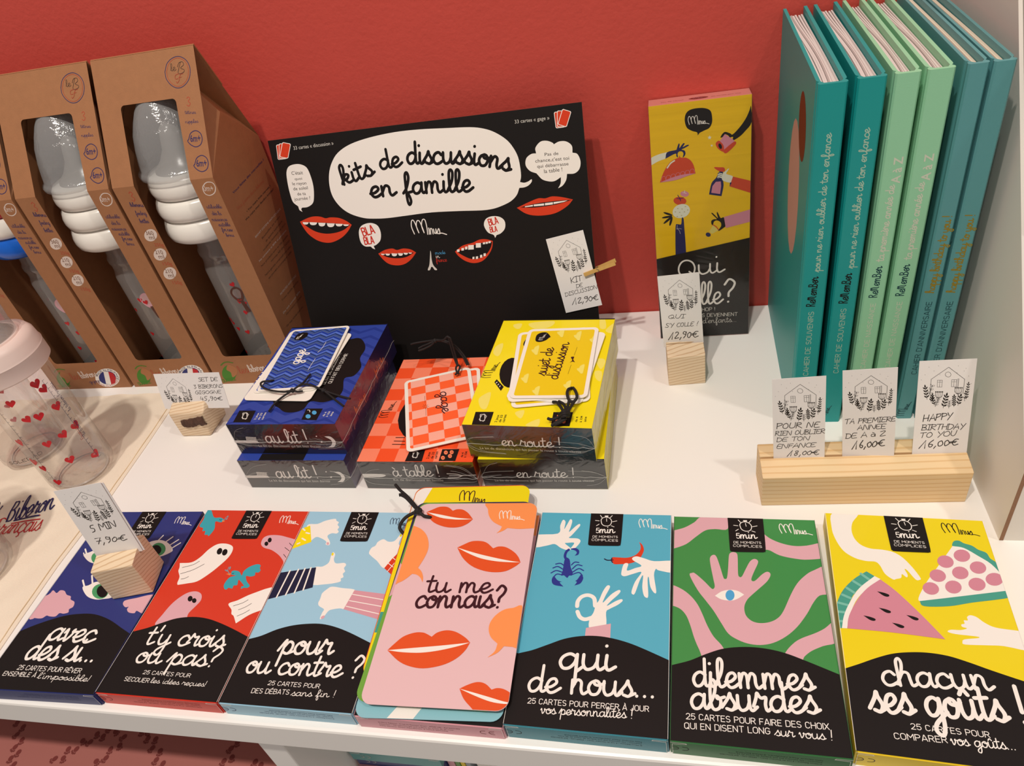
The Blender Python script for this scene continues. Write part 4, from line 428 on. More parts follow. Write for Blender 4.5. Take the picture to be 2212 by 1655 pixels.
'qui':[('P','K',[27.47,193.16,28.48,198.07,31.77,200.68,37.49,201.28,43.15,200.46,47.01,198.02,48.15,192.89,47.82,188.62,45.78,185.24,42.17,183.83,38.54,182.42,38.54,182.42,37.05,180.53,37.05,180.53,36.53,183.01,32.8,184.54,28.89,187.55],1),('L','W',[30.91,189.64,45.84,189.72],0.05),('P','K',[76.73,197.99,75.73,195.31,73.37,189.94,69.22,183.98,63.59,178.47,61.46,179.44,57.9,180.94,55.75,179.73,54.17,176.98,56.1,177.35,57.89,179.12,60.75,176.97,58.6,175.23,58.6,175.23,63.6,176.5,63.25,173.6,68.58,176.08,72.79,179.96,77.27,185.92],1),('P','p3',[57.54,179.3,63.61,174.59,65.04,172.81,58.59,164.61,56.43,166.35,53.58,174.24],0),('P','or3',[64.54,172.72,65.77,170.52,58.95,164.42,56.28,165.84,57.51,167.72],1),('P','or3',[50.54,172.59,51.99,174.42,53.58,174.39,56.44,170.82,56.86,166.67,55.7,165.9,52.1,168.92],1),('P','K',[55.14,170.65,55.31,169.96,55.35,169.31,55.26,168.76,55.04,168.37,54.72,168.16,54.32,168.18,53.9,168.4,53.48,168.82,53.11,169.38,52.83,170.04,52.66,170.73,52.62,171.38,52.72,171.93,52.94,172.32,53.26,172.52,53.65,172.51,54.08,172.28,54.49,171.87,54.86,171.31],0),('P','wh2',[46.07,179.58,46.49,178.46,47.63,178.24,46.75,177.58,47.0,176.41,46.04,177.13,45.05,176.63,45.33,177.74,44.48,178.59,45.62,178.56],0),('P','wh2',[47.57,172.55,47.83,171.86,48.53,171.72,47.99,171.31,48.15,170.6,47.56,171.04,46.96,170.73,47.13,171.41,46.6,171.93,47.3,171.91],0),('P','wh2',[-0.47,166.11,5.69,168.88,13.0,170.14,13.0,170.14,11.51,165.04,11.51,165.04,5.42,163.39,-1.53,160.58],1),('P','nb',[13.07,169.98,19.94,171.12,20.72,172.16,22.17,175.75,23.04,175.28,22.72,172.32,24.48,174.37,26.0,175.85,26.86,175.23,25.31,172.78,28.14,173.96,29.98,174.13,29.74,173.34,26.61,171.89,24.37,170.93,26.55,170.01,27.37,167.65,26.42,165.48,25.06,164.64,25.74,167.45,24.69,169.38,22.48,169.63,21.16,167.95,21.36,165.04,20.13,166.17,19.47,168.29,11.51,165.04,11.51,165.04],1),('P','or3',[6.26,146.1,6.26,146.1,8.68,152.32,11.96,158.21,15.89,162.42,20.44,164.38,21.95,164.83,22.59,166.43,23.57,164.65,27.86,164.03,31.48,161.12,33.59,156.68,34.72,150.53,34.72,150.53,25.97,150.67,16.11,148.8],1),('P','p3',[6.26,146.1,6.26,146.1,16.12,149.19,25.98,150.9,34.72,150.76,34.72,150.76,27.42,149.03,18.3,146.76],1),('S','wh2',[12.69,157.51,15.46,160.93,18.52,162.75],1.07,1),('S','p3',[7.29,146.94,8.04,150.03,9.45,150.82,10.79,150.21,11.13,147.66],0.23,1),('S','p3',[11.13,147.58,11.87,150.65,13.26,151.45,14.6,150.84,14.95,148.29],0.23,1),('S','p3',[14.95,148.21,15.68,151.27,17.07,152.07,18.4,151.46,18.76,148.91],0.23,1),('S','p3',[18.76,148.83,19.47,151.89,20.85,152.68,22.19,152.08,22.55,149.54],0.23,1),('S','p3',[22.55,149.46,23.25,152.51,24.63,153.3,25.96,152.69,26.33,150.16],0.23,1),('S','p3',[26.33,150.08,27.02,153.13,28.39,153.91,29.71,153.31,30.09,150.78],0.23,1),('S','p3',[30.09,150.7,30.77,153.74,32.13,154.52,33.45,153.92,33.84,151.4],0.23,1),('P','nb',[44.95,132.14,44.95,132.14,47.08,141.28,50.83,145.58,53.07,150.0,56.01,149.69,55.62,145.08,56.49,138.74,54.82,129.72,54.82,129.72],1),('P','p3',[46.76,133.4,47.79,138.84,50.43,142.11,54.28,142.1,54.56,138.15,53.71,131.66],0),('P','or3',[49.57,154.21,53.46,153.65,56.39,153.26,57.48,151.84,57.11,149.96,53.44,150.42,49.78,153.04],1),('P','wh2',[53.07,149.22,55.49,148.58,55.03,144.75,51.56,145.11,52.1,148.16],0),('S','nb',[51.96,148.95,54.9,147.56],0.38,0),('S','nb',[51.95,147.41,54.89,146.01],0.38,0),('S','nb',[51.94,145.85,54.88,144.46],0.38,0),('P','wh2',[55.62,142.9,55.78,148.17,58.21,150.22,60.04,151.87,60.62,151.51,59.45,149.71,58.72,147.7,63.86,145.0,62.62,140.31],1),('P','or3',[63.71,145.02,77.64,140.16,77.8,130.12,61.15,137.32],0),('P','nb',[62.84,140.44,61.15,137.01,61.37,140.43],0),('P','p3',[29.03,133.9,28.78,133.2,28.22,132.63,27.41,132.25,26.43,132.09,25.37,132.18,24.33,132.49,23.42,133.01,22.73,133.69,22.32,134.44,22.24,135.21,22.5,135.91,23.05,136.48,23.86,136.85,24.85,137.01,25.91,136.92,26.94,136.6,27.84,136.08,28.53,135.42,28.94,134.66],0),('P','or3',[26.88,128.06,26.5,127.04,25.66,126.22,24.43,125.68,22.94,125.46,21.32,125.6,19.74,126.07,18.35,126.84,17.3,127.82,16.68,128.93,16.55,130.04,16.94,131.05,17.79,131.87,19.02,132.4,20.51,132.61,22.12,132.48,23.69,132.0,25.07,131.24,26.12,130.27,26.74,129.17],0),('S','nb',[20.13,134.06,21.78,130.91],0.55,1),('S','nb',[19.27,131.48,21.78,130.91,24.63,131.43],0.55,1),('S','nb',[21.78,130.91,22.26,128.99],0.55,1),('S','wh2',[25.73,137.51,25.82,135.5,27.01,134.74],0.39,1),('S','wh2',[24.15,135.82,25.82,135.5],0.39,1),('P','wh2',[29.36,122.2,29.57,120.34,29.08,118.46,27.95,116.74,26.28,115.36,24.23,114.45,22.01,114.11,19.83,114.37,17.92,115.21,16.46,116.53,15.6,118.22,15.41,120.1,15.93,121.98,17.08,123.69,18.76,125.05,20.8,125.93,23.0,126.26,25.15,126.0,27.04,125.17,28.49,123.86],0),('P','tan',[20.35,122.65,20.32,122.52,20.22,122.42,20.09,122.34,19.91,122.3,19.72,122.3,19.53,122.34,19.36,122.41,19.23,122.51,19.15,122.64,19.12,122.77,19.15,122.89,19.25,123.0,19.39,123.07,19.56,123.11,19.75,123.12,19.94,123.08,20.11,123.0,20.24,122.9,20.32,122.78],0),('P','tan',[23.8,121.9,23.76,121.78,23.67,121.68,23.53,121.6,23.36,121.56,23.17,121.55,22.98,121.59,22.81,121.67,22.68,121.77,22.59,121.89,22.57,122.02,22.6,122.15,22.69,122.25,22.83,122.33,23.0,122.37,23.19,122.37,23.38,122.33,23.55,122.26,23.69,122.16,23.77,122.03],0),('P','tan',[26.54,123.69,26.51,123.56,26.42,123.46,26.28,123.38,26.11,123.34,25.92,123.34,25.73,123.38,25.56,123.45,25.42,123.56,25.34,123.68,25.31,123.81,25.35,123.93,25.44,124.03,25.58,124.11,25.75,124.15,25.94,124.15,26.13,124.12,26.3,124.04,26.43,123.94,26.51,123.82],0),('P','tan',[18.32,119.96,18.29,119.84,18.2,119.73,18.06,119.65,17.88,119.61,17.69,119.61,17.5,119.65,17.33,119.72,17.2,119.82,17.11,119.95,17.09,120.08,17.12,120.2,17.22,120.31,17.36,120.39,17.53,120.43,17.72,120.43,17.91,120.39,18.08,120.32,18.21,120.21,18.3,120.09],0),('P','tan',[21.78,119.22,21.75,119.09,21.65,118.99,21.51,118.91,21.34,118.87,21.15,118.86,20.96,118.9,20.79,118.98,20.66,119.08,20.57,119.2,20.55,119.33,20.58,119.46,20.67,119.56,20.81,119.64,20.99,119.68,21.18,119.69,21.37,119.65,21.54,119.57,21.67,119.47,21.75,119.35],0),('P','tan',[25.64,119.26,25.61,119.13,25.52,119.03,25.38,118.95,25.2,118.91,25.01,118.91,24.82,118.95,24.65,119.02,24.52,119.12,24.44,119.25,24.41,119.38,24.44,119.5,24.54,119.61,24.67,119.68,24.85,119.73,25.04,119.73,25.23,119.69,25.4,119.62,25.53,119.51,25.61,119.39],0),('P','tan',[28.37,120.64,28.34,120.52,28.25,120.41,28.11,120.34,27.94,120.29,27.75,120.29,27.56,120.33,27.39,120.4,27.26,120.51,27.17,120.63,27.15,120.76,27.18,120.88,27.27,120.99,27.41,121.07,27.58,121.11,27.77,121.11,27.96,121.07,28.13,121.0,28.26,120.89,28.35,120.77],0),('P','tan',[19.73,115.85,19.69,115.72,19.6,115.62,19.46,115.54,19.29,115.49,19.1,115.49,18.9,115.53,18.73,115.61,18.6,115.71,18.52,115.83,18.49,115.97,18.53,116.09,18.62,116.2,18.76,116.28,18.93,116.32,19.12,116.32,19.32,116.28,19.49,116.21,19.62,116.1,19.7,115.98],0),('P','tan',[23.23,116.35,23.2,116.22,23.11,116.11,22.97,116.04,22.8,115.99,22.6,115.99,22.41,116.03,22.24,116.11,22.11,116.21,22.03,116.33,22.0,116.46,22.03,116.59,22.13,116.7,22.26,116.77,22.44,116.82,22.63,116.82,22.82,116.78,22.99,116.71,23.12,116.6,23.21,116.48],0),('P','K',[15.23,117.15,14.96,116.97,14.36,116.97,13.49,117.14,12.44,117.48,11.3,117.94,10.19,118.48,9.22,119.06,8.48,119.6,8.05,120.07,7.96,120.41,8.23,120.59,8.83,120.59,9.7,120.42,10.76,120.08,11.9,119.62,13.01,119.08,13.98,118.5,14.71,117.96,15.15,117.49],0),('P','K',[14.95,116.51,14.77,116.21,14.2,115.9,13.29,115.61,12.12,115.37,10.82,115.2,9.5,115.13,8.29,115.15,7.33,115.26,6.69,115.46,6.45,115.72,6.62,116.03,7.2,116.34,8.12,116.63,9.29,116.87,10.59,117.03,11.91,117.11,13.11,117.09,14.07,116.97,14.7,116.78],0),('P','K',[14.79,116.09,14.8,115.7,14.45,115.08,13.78,114.28,12.86,113.39,11.78,112.49,10.64,111.66,9.56,111.0,8.63,110.56,7.96,110.4,7.6,110.51,7.61,110.91,7.96,111.54,8.63,112.34,9.56,113.23,10.64,114.14,11.78,114.95,12.86,115.61,13.78,116.04,14.44,116.21],0),('P','K',[14.64,111.73,14.23,110.52,13.78,109.47,13.32,108.67,12.91,108.2,12.57,108.11,12.35,108.41,12.27,109.07,12.33,110.03,12.53,111.18,12.85,112.41,13.26,113.61,13.71,114.66,14.16,115.45,14.58,115.91,14.91,116.0,15.13,115.7,15.21,115.05,15.15,114.1,14.95,112.96],0),('P','nb',[16.45,81.29,16.8,95.21,17.5,107.94,19.26,109.04,21.98,108.78,22.69,113.74,23.34,114.68,24.21,112.76,24.57,104.33,25.05,94.05,25.41,79.21,25.41,79.21,16.34,78.2],1),('S','lg',[18.84,108.23,18.74,105.29,20.24,103.45,21.16,100.39],0.24,1),('S','lg',[17.94,104.94,19.91,105.18,22.24,104.54],0.24,1),('P','ye2',[47.83,105.55,52.24,100.54,46.97,97.89,44.84,99.95],0),('P','nb',[45.83,96.53,45.55,96.05,45.1,95.72,44.53,95.55,43.9,95.58,43.27,95.79,42.69,96.17,42.23,96.68,41.94,97.27,41.83,97.88,41.92,98.45,42.21,98.93,42.65,99.27,43.22,99.43,43.85,99.4,44.48,99.19,45.05,98.81,45.51,98.3,45.81,97.72,45.92,97.11],0),('P','K',[46.64,116.26,47.55,116.18,49.44,114.11,51.85,111.41,50.97,115.36,51.36,116.8,52.48,114.64,54.13,111.19,56.64,111.37,58.15,104.6,56.23,102.27,53.16,100.28,52.01,100.56,54.33,104.12,53.96,107.48,50.92,109.43,48.62,108.4,47.83,105.55,46.69,106.49,46.56,109.42,48.64,110.63,50.93,110.67,47.92,114.25],1),('S','or3',[47.83,105.8,50.27,104.07,52.24,101.12],0.72,1),('P','p3',[56.64,111.78,78.38,116.64,78.55,106.01,58.14,102.09],0),('P','K',[-5.08,78.14,1.55,79.16,77.25,91.92,84.58,93.43,86.73,-8.69,-9.68,-6.6],0),('S','W',[29.97,59.17,24.02,59.31,19.39,63.69,18.68,69.06,21.21,74.11,25.68,75.7,30.31,73.36,32.24,67.95,30.63,62.12,27.0,59.41],1.39,1),('S','W',[27.45,65.03,31.22,62.07,35.37,62.41],1.38,1),('T','W','ui',[35.94,61.7,57.32,62.63],8.76,0.16),('T','W','lle',[36.09,32.57,55.77,32.54],10.52,0.15),('T','W','?',[57.27,33.33,65.57,33.42],10.92,0.16),('T','W',"s'y co",[3.02,33.39,35.37,32.62],9.75,0.15),('I','lg','HOP !',[37.54,25.53,48.54,25.54],3.3,0),('I','lg','S DEVIENNENT',[37.56,19.8,67.85,19.01],3.26,0),('T','lg',"d'enfants...",[38.06,13.35,66.69,13.02],2.71,0.13)],
'kb':[('P','K',[32.25,24.65,38.91,19.54,46.5,14.51,55.01,14.11,61.7,17.76,64.01,26.91,75.95,25.67,85.26,30.75,87.32,40.11,82.91,55.17,90.26,58.74,92.62,70.3,87.12,82.54,87.39,94.9,82.56,105.33,75.15,111.81,64.55,109.8,32.13,104.62,21.52,76.4,19.36,44.91],1),('I','lg','LE KIT DE DISCUSSIONS',[68.28,48.36,66.69,90.91],3.44,0),('I','lg','QUI FAIT BIEN DORMIR',[73.49,49.41,73.57,88.91],3.2,0),('P','K',[4.34,16.82,19.56,16.59,21.23,2.66,5.76,2.79],0),('P','K',[64.0,18.43,78.49,18.19,78.56,4.55,65.26,5.36],0),('S','lg',[12.65,6.68,9.01,13.74,12.33,14.37,16.05,7.45,12.65,6.68],0.41,0),('S','lg',[11.88,7.27,9.69,14.1,13.65,13.53,15.96,6.78,11.88,7.27],0.42,0),('S','lg',[10.91,8.31,10.97,14.11,15.37,11.92,15.51,6.13,10.91,8.31],0.42,0),('I','lg','2 jeux',[24.94,5.77,24.24,13.84],1.91,1),('I','lg','de 33',[28.12,5.74,27.23,13.8],1.89,1),('I','lg','cartes',[31.29,5.71,30.38,14.31],1.89,1),('I','lg','de 4',[83.29,8.94,83.77,13.97],1.85,1),('I','lg','à 104',[86.49,8.5,86.75,14.61],1.84,1),('I','lg','ans',[89.54,9.13,89.75,14.16],1.93,1),('P','sk',[71.8,9.08,72.01,8.32,71.98,7.64,71.71,7.1,71.24,6.76,70.59,6.65,69.85,6.78,69.07,7.13,68.34,7.68,67.73,8.37,67.29,9.13,67.07,9.89,67.09,10.58,67.36,11.12,67.84,11.46,68.48,11.58,69.24,11.45,70.02,11.09,70.75,10.53,71.36,9.84],0),('P','sk',[75.06,13.41,75.26,12.69,75.25,12.04,75.01,11.53,74.58,11.2,73.99,11.09,73.31,11.22,72.6,11.56,71.93,12.08,71.36,12.74,70.95,13.47,70.75,14.19,70.76,14.85,71.0,15.36,71.43,15.69,72.02,15.8,72.7,15.67,73.42,15.33,74.09,14.8,74.66,14.14],0),('S','lg',[65.82,16.59,67.71,16.28,68.91,14.18],0.63,1),('L','W',[8.98,52.13,6.01,87.05],0.06)],
'kbf':[('P','W',[-8.15,14.28,12.9,14.64,20.41,14.39,21.01,12.99,19.11,11.85,-10.31,12.0],1),('P','lg',[12.33,18.84,21.53,18.3,20.53,14.67,11.43,14.78],0),('S','K',[13.61,18.29,12.57,14.64],0.26,0),('S','K',[15.03,18.29,13.99,14.65],0.26,0),('S','K',[16.44,18.29,15.41,14.65],0.26,0),('S','K',[17.85,18.3,16.83,14.66],0.26,0),('S','K',[19.26,18.3,18.24,14.66],0.26,0),('S','K',[20.66,18.3,19.66,14.67],0.26,0),('T','W','au lit !',[29.32,11.9,66.08,11.8],7.27,0.15),('I','lg','Le kit de discussions qui fait bien dormir',[19.92,7.33,75.28,6.85],2.85,0),('P','W',[82.17,18.98,87.41,18.72,89.85,13.28,86.73,7.76,81.33,7.17,81.33,7.17,85.46,10.1,86.61,14.91,82.17,18.98],1),('P','W',[78.49,12.96,78.34,12.66,78.13,12.39,77.87,12.18,77.59,12.04,77.32,11.99,77.08,12.04,76.89,12.17,76.78,12.39,76.76,12.65,76.83,12.95,76.97,13.25,77.19,13.52,77.45,13.73,77.73,13.87,78.0,13.92,78.24,13.87,78.42,13.74,78.53,13.53,78.56,13.26],0),('P','W',[76.03,19.1,75.92,18.89,75.77,18.7,75.57,18.55,75.37,18.45,75.16,18.42,74.98,18.45,74.84,18.55,74.76,18.7,74.74,18.89,74.79,19.1,74.89,19.31,75.05,19.5,75.24,19.65,75.45,19.75,75.65,19.78,75.83,19.75,75.97,19.65,76.05,19.5,76.07,19.31],0)],
'kr':[('S','K',[24.45,19.44,35.02,19.15],0.83,0),('S','K',[24.78,23.17,33.89,22.87],0.83,0),('S','K',[25.02,27.21,32.58,27.17],0.84,0),('P','K',[69.94,63.98,73.26,54.26,73.98,44.47,72.12,35.51,67.93,28.16,61.82,23.03,54.34,20.53,46.14,20.88,37.93,24.08,30.44,29.9,24.38,37.9,20.39,47.39,18.95,57.48,20.31,67.14,24.41,75.34,30.87,81.14,39.01,83.87,47.92,83.22,56.64,79.32,64.23,72.64],0),('P','K',[41.24,11.58,53.84,13.53,54.51,0.84,40.6,0.76],0),('P','K',[67.73,13.92,81.5,14.18,81.3,1.37,67.98,1.29],0),('S','lg',[46.25,4.65,44.37,11.04,47.49,11.67,49.47,5.4,46.25,4.65],0.36,0),('S','lg',[45.68,5.18,45.06,11.38,48.51,10.91,49.26,4.79,45.68,5.18],0.36,0),('S','lg',[45.01,6.12,46.21,11.41,49.75,9.47,48.73,4.19,45.01,6.12],0.36,0),('P','or4',[73.13,10.35,73.22,9.68,73.14,9.08,72.9,8.61,72.53,8.3,72.06,8.2,71.53,8.3,71.01,8.6,70.53,9.08,70.14,9.68,69.89,10.34,69.8,11.01,69.88,11.62,70.11,12.1,70.49,12.4,70.96,12.51,71.49,12.4,72.02,12.1,72.5,11.62,72.88,11.02],0),('P','K',[71.51,10.35,71.53,10.23,71.51,10.12,71.47,10.04,71.41,9.98,71.32,9.97,71.23,9.98,71.14,10.04,71.05,10.12,70.98,10.23,70.94,10.35,70.92,10.46,70.94,10.57,70.98,10.65,71.05,10.71,71.13,10.73,71.22,10.71,71.32,10.65,71.4,10.57,71.47,10.46],0),('P','K',[72.37,10.35,72.38,10.23,72.37,10.12,72.33,10.04,72.26,9.99,72.18,9.97,72.09,9.99,71.99,10.04,71.91,10.12,71.84,10.23,71.8,10.35,71.78,10.46,71.79,10.57,71.84,10.66,71.9,10.71,71.99,10.73,72.08,10.71,72.17,10.66,72.26,10.57,72.32,10.47],0),('P','or4',[77.78,10.74,77.86,10.07,77.78,9.47,77.54,9.0,77.17,8.69,76.7,8.59,76.18,8.69,75.65,8.99,75.18,9.47,74.8,10.07,74.55,10.73,74.47,11.4,74.54,12.0,74.78,12.48,75.16,12.79,75.63,12.9,76.16,12.79,76.68,12.48,77.16,12.01,77.54,11.4],0),('P','K',[76.17,10.73,76.18,10.62,76.17,10.51,76.13,10.43,76.06,10.37,75.98,10.35,75.88,10.37,75.79,10.43,75.71,10.51,75.64,10.62,75.6,10.73,75.58,10.85,75.6,10.96,75.64,11.04,75.71,11.1,75.79,11.12,75.88,11.1,75.97,11.04,76.06,10.96,76.12,10.85],0),('P','K',[77.02,10.74,77.04,10.62,77.02,10.51,76.98,10.43,76.91,10.37,76.83,10.36,76.74,10.37,76.65,10.43,76.56,10.51,76.5,10.62,76.45,10.74,76.44,10.85,76.45,10.96,76.49,11.04,76.56,11.1,76.64,11.12,76.74,11.1,76.83,11.04,76.91,10.96,76.98,10.85],0),('P','or4',[72.2,4.68,72.29,4.02,72.21,3.43,71.98,2.96,71.61,2.66,71.14,2.55,70.62,2.65,70.09,2.95,69.62,3.42,69.23,4.01,68.99,4.66,68.89,5.32,68.97,5.92,69.2,6.39,69.57,6.7,70.04,6.8,70.57,6.7,71.1,6.4,71.57,5.93,71.95,5.33],0),('P','K',[70.59,4.67,70.61,4.56,70.6,4.45,70.56,4.37,70.49,4.31,70.41,4.3,70.31,4.31,70.22,4.37,70.14,4.45,70.07,4.55,70.03,4.67,70.01,4.79,70.02,4.89,70.06,4.97,70.13,5.03,70.21,5.05,70.31,5.03,70.4,4.97,70.48,4.89,70.55,4.79],0),('P','K',[71.44,4.68,71.46,4.56,71.45,4.45,71.41,4.37,71.34,4.32,71.26,4.3,71.17,4.32,71.07,4.37,70.99,4.45,70.92,4.56,70.88,4.67,70.86,4.79,70.87,4.89,70.92,4.98,70.98,5.03,71.06,5.05,71.16,5.03,71.25,4.98,71.33,4.9,71.4,4.79],0),('P','or4',[77.39,6.58,77.47,5.92,77.39,5.33,77.15,4.85,76.78,4.55,76.32,4.45,75.8,4.55,75.27,4.85,74.8,5.32,74.42,5.91,74.18,6.57,74.09,7.23,74.17,7.82,74.41,8.3,74.78,8.6,75.25,8.71,75.77,8.6,76.3,8.3,76.77,7.83,77.15,7.23],0),('P','K',[75.78,6.57,75.8,6.45,75.79,6.35,75.74,6.27,75.68,6.21,75.6,6.19,75.5,6.21,75.41,6.26,75.33,6.35,75.26,6.45,75.22,6.57,75.2,6.69,75.22,6.79,75.26,6.87,75.32,6.93,75.41,6.95,75.5,6.93,75.59,6.87,75.67,6.79,75.74,6.69],0),('P','K',[76.63,6.57,76.65,6.46,76.63,6.35,76.59,6.27,76.53,6.22,76.44,6.2,76.35,6.21,76.26,6.27,76.18,6.35,76.11,6.46,76.07,6.57,76.05,6.69,76.07,6.79,76.11,6.88,76.17,6.93,76.26,6.95,76.35,6.93,76.44,6.88,76.52,6.79,76.59,6.69],0),('I','K','2 jeux',[59.43,3.75,59.09,10.96],2.25,1),('I','K','de 33',[62.77,3.76,62.26,10.97],2.14,1),('I','K','cartes',[65.8,3.77,64.97,11.61],2.3,1),('I','K','de 4',[86.13,5.36,86.17,10.37],1.93,1),('I','K','à 104',[88.83,5.0,88.7,11.64],1.94,1),('L','K',[9.84,52.15,10.06,71.42],0.06)],
'krf':[('P','W',[-4.35,16.35,12.02,16.95,19.31,16.24,19.72,14.64,13.83,13.07,-5.34,13.35],1),('T','W','à table !',[27.2,14.33,65.44,14.86],6.12,0.15),('I','lg','Kit de discussions en famille',[25.5,9.19,66.97,9.31],2.57,0),('S','W',[95.23,16.69,83.84,16.15,79.87,17.4,71.9,17.83],0.78,1),('S','W',[83.78,15.89,79.5,13.74,71.72,13.1],0.79,1),('S','W',[84.76,16.03,73.28,15.62],0.68,1)],
'ky':[('P','ye3',[10.73,125.03,17.68,126.27,17.27,118.99,12.95,119.9],1),('P','ye3',[2.47,85.86,2.77,94.54,7.84,98.53,8.96,85.86,7.14,81.21],1),('P','ye3',[5.72,27.93,7.98,33.4,13.31,36.27,14.61,18.92,10.07,18.77],1),('P','ye3',[83.52,131.22,87.32,131.98,90.04,118.69,85.24,118.77],1),('P','ye3',[89.99,115.45,97.16,126.77,97.04,112.15],1),('P','ye3',[87.81,77.02,93.06,78.51,95.45,74.15,93.02,65.53],1),('P','ye3',[88.96,62.66,94.3,62.73,94.93,51.65,91.04,54.33],1),('P','ye3',[37.33,14.53,43.8,17.31,43.14,8.44],1),('P','ye3',[48.21,1.24,51.58,5.67,57.07,8.35,56.98,0.4],1),('P','ye3',[23.81,126.5,44.58,129.5,43.16,121.09,31.73,117.93],1),('P','K',[33.82,56.83,33.6,51.49,32.44,47.08,30.48,43.98,27.89,42.45,24.92,42.65,21.82,44.54,18.9,47.99,16.41,52.7,14.62,58.23,13.71,64.07,13.8,69.64,14.9,74.34,16.91,77.7,19.62,79.32,22.76,79.05,25.99,76.92,28.97,73.18,31.41,68.23,33.07,62.59],0),('P','K',[12.93,48.78,13.92,52.35,21.82,43.35,20.68,38.5],0),('S','W',[14.63,47.69,15.1,48.82],0.7,0),('S','W',[16.6,45.48,16.88,46.6],0.7,0),('S','W',[18.56,43.28,18.66,44.4],0.69,0),('P','K',[7.14,14.38,21.12,14.86,21.46,0.37,8.03,-0.19],0),('P','K',[65.72,16.16,79.95,16.65,79.92,1.85,66.58,1.28],0),('S','lg',[13.36,4.62,11.48,11.55,14.64,12.34,16.63,5.55,13.36,4.62],0.34,0),('S','lg',[12.78,5.18,12.18,11.95,15.67,11.55,16.41,4.88,12.78,5.18],0.34,0),('S','lg',[12.11,6.18,13.34,12.02,16.93,10.02,15.87,4.2,12.11,6.18],0.34,0),('P','or4',[71.98,12.01,72.03,11.36,71.93,10.77,71.69,10.3,71.34,9.99,70.92,9.87,70.45,9.96,70.0,10.24,69.6,10.69,69.28,11.26,69.09,11.91,69.04,12.56,69.14,13.15,69.38,13.63,69.73,13.94,70.15,14.06,70.62,13.97,71.08,13.69,71.48,13.23,71.79,12.66],0),('P','or4',[76.63,12.18,76.67,11.54,76.57,10.95,76.33,10.48,75.98,10.17,75.56,10.05,75.1,10.13,74.65,10.41,74.25,10.86,73.94,11.44,73.76,12.08,73.71,12.73,73.81,13.32,74.05,13.8,74.4,14.11,74.83,14.23,75.29,14.14,75.74,13.86,76.14,13.4,76.45,12.83],0),('P','or4',[71.71,6.47,71.75,5.83,71.65,5.25,71.42,4.78,71.08,4.48,70.65,4.36,70.2,4.44,69.74,4.71,69.34,5.16,69.03,5.72,68.84,6.35,68.8,7.0,68.89,7.58,69.12,8.05,69.47,8.36,69.9,8.48,70.36,8.39,70.81,8.12,71.21,7.67,71.52,7.1],0),('P','or4',[76.32,6.65,76.36,6.01,76.26,5.43,76.03,4.97,75.68,4.66,75.26,4.55,74.8,4.63,74.36,4.9,73.96,5.34,73.66,5.91,73.47,6.54,73.43,7.18,73.53,7.76,73.76,8.23,74.11,8.54,74.53,8.66,74.99,8.57,75.44,8.3,75.84,7.85,76.14,7.28],0),('I','K','2 jeux',[26.17,3.79,26.2,11.84],1.91,1),('I','K','de 33',[29.24,3.91,28.93,11.69],1.98,1),('I','K','cartes',[31.87,4.02,31.63,12.29],1.98,1),('I','K','de 4',[84.43,6.37,84.54,11.86],1.71,1),('I','K','à 104',[87.78,6.26,87.58,12.84],1.69,1),('I','K','ans',[90.76,6.86,90.55,12.09],1.78,1),('L','K',[8.25,54.7,9.84,73.6],0.06)],
'kyf':[('T','W','en route !',[27.42,12.63,71.11,12.75],5.14,0.15),('I','lg','Le kit de discussions qui fait passer la route à toute vitesse',[9.44,8.13,85.5,8.24],2.36,0)],
'kbr':[('T','or2','les cartes qui',[32.46,13.22,56.37,12.12],3.47,0.12),('T','or2','font du bien',[81.92,12.84,105.96,12.05],3.31,0.12)],
'b0':[('I','lb','CAHIER DE SOUVENIRS',[9.74,48.27,9.57,104.26],3.24,0),('T','K','ReMemBer',[9.75,108.83,10.25,132.03],2.98,0.13),('T','lb','pour ne rien oublier de ton enfance',[10.66,135.71,9.63,228.93],2.29,0.15)],
'b2':[('I','lb2','CAHIER DE NAISSANCE',[8.15,51.13,8.46,106.95],2.97,0),('T','nv2','ReMemBer',[8.56,111.88,8.93,135.53],2.76,0.13),('T','lb2','ta première année de',[9.02,139.09,8.56,191.93],2.38,0.15),('I','lb2','A à Z',[11.01,192.63,10.77,209.3],5.05,1)],
'b4':[('I','nv2',"CAHIER D'ANNIVERSAIRE",[7.2,42.98,7.28,104.62],3.24,0),('T','gold','happy birthday to you !',[7.1,111.61,8.03,167.1],2.63,0.15),('L','nv2',[4.9,3.34,7.04,16.62],0.06)],
'bc':[('P','bpk',[38.79,178.67,36.55,164.63,36.62,150.48,39.13,137.55,43.95,127.18,50.72,120.61,58.8,118.76,67.31,122.03,75.28,130.16,81.78,142.23,86.06,156.79,87.73,172.13,86.72,186.58,83.26,198.69,77.84,207.44,71.04,212.2,63.54,212.74,55.97,209.17,48.95,201.86,43.06,191.42],0),('P','bdr',[28.6,222.74,26.87,216.46,26.57,210.21,27.77,204.58,30.39,200.12,34.2,197.31,38.87,196.49,43.92,197.79,48.81,201.11,53.03,206.12,56.13,212.28,57.77,218.93,57.82,225.35,56.31,230.91,53.43,235.06,49.5,237.45,44.91,237.91,40.11,236.43,35.53,233.19,31.58,228.49],0)],
